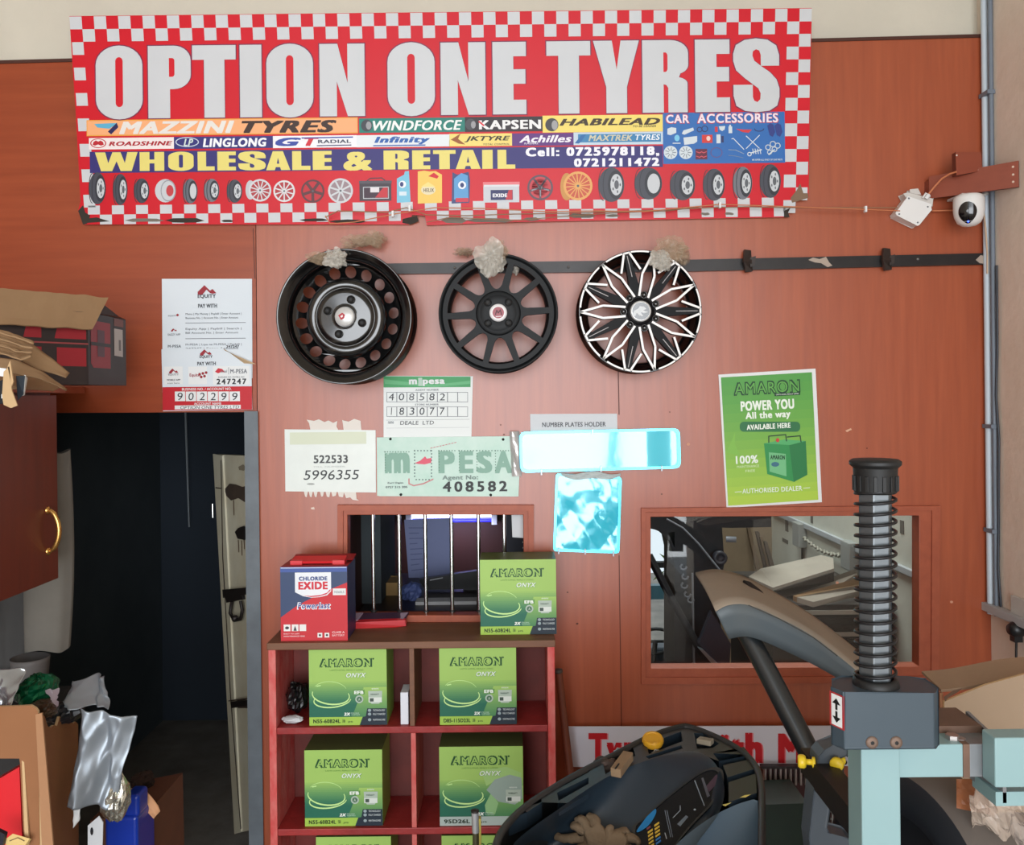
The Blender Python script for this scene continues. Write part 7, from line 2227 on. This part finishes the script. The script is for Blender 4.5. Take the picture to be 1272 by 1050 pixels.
# tall carton behind
CB2 = mat('carton_pale', (158, 136, 114), .85, spec=.15, var=(5, .4), rgb2=(142, 120, 98))
t = thing('tall_carton', 'tall open cardboard carton with raised flap behind the mint column', 'carton', (P(1240, 900, -1.0).x, -.95, 0))
Yc = -1.06
m = MB()
xL, xR2 = P(1170, 900, Yc).x, P(1345, 900, Yc).x
zT = P(1200, 862, Yc).z
m.prism([Vector((xL, Yc, 0)), Vector((xR2, Yc, 0)), P(1345, 826, Yc), P(1272, 838, Yc), P(1225, 851, Yc), P(1173, 872, Yc)], (0, .006, 0), CB2, mside=TANE)
m.prism([Vector((xL, Yc + .006, 0)), Vector((xL, Yc + .20, 0)), Vector((xL, Yc + .20, zT - .03)), Vector((xL, Yc + .006, zT))], (.006, 0, 0), mat('carton_side', (150, 100, 66), .85, var=(5, .3)))
m.build('box', t)
m = MB()
m.grid(lambda u, v: P(1145 + u * 190 + v * 24 * (1 - u * .4), 835.5 - u * 26 + v * (23 - 3 * u) + 1.6 * sin(u * 9), -.93 - .10 * v), 14, 4, mat('carton_flap', (166, 138, 112), .85, var=(5, .25)))
m.build('flap', t, solid=.005)
m = MB()
m.face([P(x, y, Yc - .001) for x, y in ((1172, 866), (1184, 858), (1196, 855), (1190, 860), (1178, 867), (1174, 872))], ink(84, 60, 44, .8)); m.build('torn_edge', t)
# clear wrap with brown tape, below
WRAP = mat('wrap_clear', (206, 188, 172), .22, spec=.7, alpha=.6, var=(14, .25), bump=(12, .5)); WRAPT = mat('wrap_brown', (140, 84, 52), .3, alpha=.9, var=(8, .3))
t = thing('plastic_wrap', 'crumpled clear plastic wrap with brown tape hanging beside the tyre', 'plastic wrap', P(1240, 1050, -1.35))
m = MB()
def wf(u, v):
    q = P(1204 + 90 * u + 10 * v, 972 + 110 * v - 18 * u * (1 - v) + 26 * (1 - u) * (1 - v) * .6, -1.42 + .05 * v)
    n = noise.noise(Vector((u * 4, v * 4, 5))) + .6 * noise.noise(Vector((u * 10, v * 9, 9)))
    return q + Vector((.2 * n, n, .3 * n)) * .022
m.grid(wf, 22, 22, WRAP); m.build('clear_film', t)
m = MB()
m.grid(lambda u, v: P(1188 + 50 * u, 968 + 36 * v + 10 * u * v, -1.385 + .004 * noise.noise(Vector((u * 4, v * 4, 2)))), 8, 6, WRAPT); m.build('brown_tape', t, solid=.001)
m = MB(); m.prism([P(1258, 1024, -1.36), P(1300, 1024, -1.36), P(1300, 1100, -1.36), P(1252, 1100, -1.36)], (0, .03, 0), ink(40, 52, 72))
tag(m.build('blue_block', bevel=.003), 'dark blue block half hidden beneath the clear plastic wrap', 'block')
# ------------------------------------------------------------------ workshop seen through the glass window
t = thing('cardboard_stack', 'dusty heap with pale slab on top, seen through the glass window', 'stack', P(1050, 830, .9))
CBD = mat('stack_grey', (168, 158, 144), .85, var=(5, .5), rgb2=(134, 126, 116)); CBK = mat('stack_dark', (58, 50, 44), .85, var=(6, .5), rgb2=(36, 32, 30))
m = MB()
a = P(935, 728, .85)
m.prism([P(930, 720, .8), P(945, 710, 1.0), P(1020, 693, 1.1), P(1035, 697, 1.05), P(1036, 710, .8), P(960, 734, .7)], (0, 0, .012), CBD)
m.prism([P(932, 722, .79), P(960, 735, .69), P(1036, 711, .79), P(1036, 722, .79), P(970, 744, .70), P(935, 732, .79)], (0, .12, 0), CBK)
m.build('slab', t)
m = MB()
for pl, Y, c_ in ((((962, 742), (1075, 706), (1100, 716), (995, 752)), .75, CBD), (((985, 740), (1075, 716), (1120, 724), (1000, 747)), .65, TAN), (((990, 742), (1120, 722), (1136, 728), (1010, 748)), .55, CBD)):
    q4 = [P(x, y, Y + (.2 if i in (1, 2) else 0)) for i, (x, y) in enumerate(pl)]
    for v in q4: v.x = min(v.x, 1.45)
    m.prism(q4, (0, 0, -.02), c_)
m.build('board', t)
m = MB(); q = P(985, 748, .62); m.box(q.x - .08, .62, .0, 1.455, 1.25, P(990, 752, .62).z, CBK); m.build('heap_base', t)
for i in range(5):
    m = MB(); z = P(990, 752, .62).z - .02 - i * .028
    m.box(q.x - .10 + .015 * (i % 3), .612, z - .016, 1.45, .7, z, (CBD, CBK, CBK, CBD, CBK)[i]); m.build('sheet', t)
m = MB()
DKM = mat('machine_dark', (20, 22, 30), .5, var=(4, .3))
mach = thing('dark_machine', 'tall dark machine with hoses behind the glass window', 'machine', P(865, 830, .8))
m.prism([P(838, 642, .9), P(896, 642, .9), P(900, 700, .9), P(890, 745, .9), P(906, 840, .9), P(838, 840, .9)], (0, .25, 0), DKM); m.build('body', mach)
m = MB(); m.prism([P(800, 640, .85), P(958, 638, .85), P(958, 655, .85), P(910, 656, .85), P(870, 655, .85), P(830, 662, .85), P(800, 655, .85)], (0, .3, 0), DKM); m.build('top_beam', mach)
m = MB()
ad = []
m.prism([P(806, 655, .86), P(830, 662, .86), P(842, 690, .86), P(838, 700, .86), P(832, 672, .86), P(818, 660, .86)], (0, .2, 0), DKM); m.build('arch', mach)
m = MB(); m.tube([P(828, 645, .8), P(848, 656, .8), P(868, 676, .8), P(884, 696, .8), P(897, 712, .8)], .004, mat('hose_grey', (130, 136, 144), .4), 8); m.build('hose', mach)
for i, (x, y) in enumerate(((848, 704), (850, 716), (849, 727), (853, 738), (857, 745))):
    m = MB(); m.tube([P(x + 5 * cos(a) + 2 * a / 3, y + 4 * sin(a), .85) for a in (0, .8, 1.6, 2.4, 3.2, 4.0)], .004, MATS['hose_grey'], 6); m.build('coil', mach)
m = MB(); m.tube([P(860, 712, .86), P(861, 780, .86), P(862, 824, .86)], .005, MATS['hose_grey'], 6); m.tube([P(862, 824, .86), P(852, 832, .86)], .005, MATS['hose_grey'], 6); m.tube([P(862, 824, .86), P(872, 832, .86)], .005, MATS['hose_grey'], 6); m.build('hook_rod', mach)
m = MB(); m.lathe([(.028, 0), (.028, .03), (.016, .03), (.016, .02), (0, .02)], P(893, 692, .86), AX, mat('valve_grey', (60, 62, 70), .4), 20); m.lathe([(.012, 0), (.012, .04), (0, .04)], P(902, 670, .84), (1, -.3, 0), MATS['hose_grey'], 12); m.build('valve', mach)
m = MB(); m.prism([P(884, 760, .6), P(908, 800, .6), P(906, 829, .6), P(895, 829, .6), P(868, 800, .6)], (0, .03, 0), mat('sheet_metal', (90, 104, 124), .25, metal=.7)); m.prism([P(868, 806, .58), P(874, 808, .58), P(896, 829, .58), P(888, 829, .58)], (0, .03, 0), mat('silver_bar', (170, 186, 196), .3, metal=.7)); m.build('chute', mach)
m = MB(); m.tube([P(806, 690, .75), P(836, 748, .72), P(872, 812, .7)], .016, DKM, 12); m.build('strut', mach)
t = thing('steering_wheel', 'dark steering wheel of a machine parked outside the rear opening', 'steering wheel', P(816, 830, 1.6))
m = MB(); c = P(814, 797, 1.9); m.tube([c + Vector((.10 * cos(a), -.03 * sin(a), .075 * sin(a))) for a in [2 * pi * i / 28 for i in range(28)]], .009, RUB, 10, closed=True); m.build('rim', t)
m = MB(); m.tube([c + Vector((-.10, 0, 0)), c + Vector((.10, 0, 0))], .008, RUB, 8); m.tube([c, c + Vector((0, .06, -.12))], .014, RUB, 8); m.build('spoke', t)
m = MB(); q = P(820, 800, 2.0); m.box(.50, 1.95, 0, .98, 2.12, P(820, 806, 1.95).z, mat('parked_dark', (48, 58, 68), .4, var=(6, .4)))
tag(m.build('parked_bonnet', bevel=.02), 'dark vehicle bonnet below the steering wheel outside', 'vehicle')
m = MB(); a = P(835, 762, 2.05); m.box(.5001, 2.205, P(820, 745, 2.2).z, .9799, 2.26, P(820, 728, 2.2).z, mat('rail_teal', (70, 110, 124), .4)); m.box(.5001, 2.205, P(820, 706, 2.2).z, .9799, 2.25, P(820, 699, 2.2).z, RUB)
tag(m.build('machine_bar'), 'teal bar across the rear opening above the steering wheel', 'bar')
# greenery outdoors
GR1 = mat('bamboo_green', (86, 128, 46), .6, var=(5, .3)); GR2 = mat('leaf_green', (136, 168, 82), .6, var=(9, .4))
random.seed(31)
m = MB()
for i in range(7):
    x = .45 + .42 * random.random(); y = 2.8 + random.random() * .6
    m.tube([Vector((x, y, 0)), Vector((x + random.uniform(-.05, .05), y, 2.6))], random.uniform(.012, .03), GR1, 8)
for i in range(170):
    p = Vector((.4 + .62 * random.random(), 2.75 + .8 * random.random(), .2 + 2.3 * random.random()))
    d = Vector((random.uniform(-1, 1), random.uniform(-.6, .6), random.uniform(-1, .3))).normalized(); w = d.cross(Vector((0, 1, .2))).normalized() * .012; L_ = .13
    m.add([p, p + d * L_ * .5 + w, p + d * L_, p + d * L_ * .5 - w], [(0, 1, 2, 3)], GR2)
o = m.build('bamboo_foliage'); o['kind'] = 'stuff'; tag(o, 'green bamboo foliage growing outside the rear opening', 'foliage')
# planks, junction boxes and cable chain
for i in range(4):
    m = MB(); x = 948 + i * 5 - (i == 0) * 6
    Yp = 2.13 - i * .055
    m.prism([P(x - 14, 655 + i * 6, Yp + .03), P(x - 10, 655 + i * 6, Yp + .03), P(x + 16, 760, Yp - .1), P(x + 9, 760, Yp - .1)], (0, .022, 0), mat('plank_dark', (74, 60, 48), .7, var=(8, .4)) if i % 2 else mat('plank_mid', (106, 86, 64), .7, var=(8, .4)))
    tag(m.build('leaning_plank'), 'dark timber plank leaning on the tan rear wall behind the glass window', 'plank', 'planks leaning behind the glass window')
def side(px, py):
    r = ray(px, py); tt = (XR - .014) / r.x
    return EYE + r * tt
JB = mat('junction_grey', (150, 152, 148), .5)
for (px, py, w_, lab) in ((998, 664, .06, 'grey junction box high on the pale wall by the hanging cable start'), (1061, 690, .05, 'grey junction box lower on the pale wall at the cable end')):
    q = side(px, py); m = MB(); m.box(XR - .055, q.y - .05, q.z - .06, XR - .0125, q.y + .05, q.z + .06, JB); tag(m.build('junction_box', bevel=.004), lab, 'junction box')
    m = MB(); m.tube([Vector((XR - .02, q.y, q.z - .06)), Vector((XR - .018, q.y + .01, q.z - .25)), Vector((XR - .02, q.y, q.z - .6))], .006, BLACKP, 8); tag(m.build('hanging_cable'), 'black cable dropping from the ' + ('first' if px < 1000 else 'second') + ' grey junction box on the pale wall', 'cable')
m = MB()
a, b = side(1003, 667), side(1060, 690)
pts = [a.lerp(b, i / 40) + Vector((-.02 - .006 * (i % 2), 0, -.03 * sin(pi * i / 40) + .006 * ((i % 3) - 1))) for i in range(41)]
m.tube(pts, .006, mat('twist_cable', (168, 164, 150), .5), 6); tag(m.build('twisted_cable'), 'pale twisted cable strung between two grey junction boxes', 'cable')
m = MB()
for px, py, w, h in ((977, 650, 3, 9), (1008, 640, 2, 8), (975, 672, 6, 2), (1120, 655, 2, 5)):
    q = side(px, py); m.box(XR - .0135, q.y - w * .008, q.z - h * .005, XR - .0121, q.y + w * .008, q.z + h * .005, ink(104, 100, 92, .8))
struct(m.build('trim_5'))
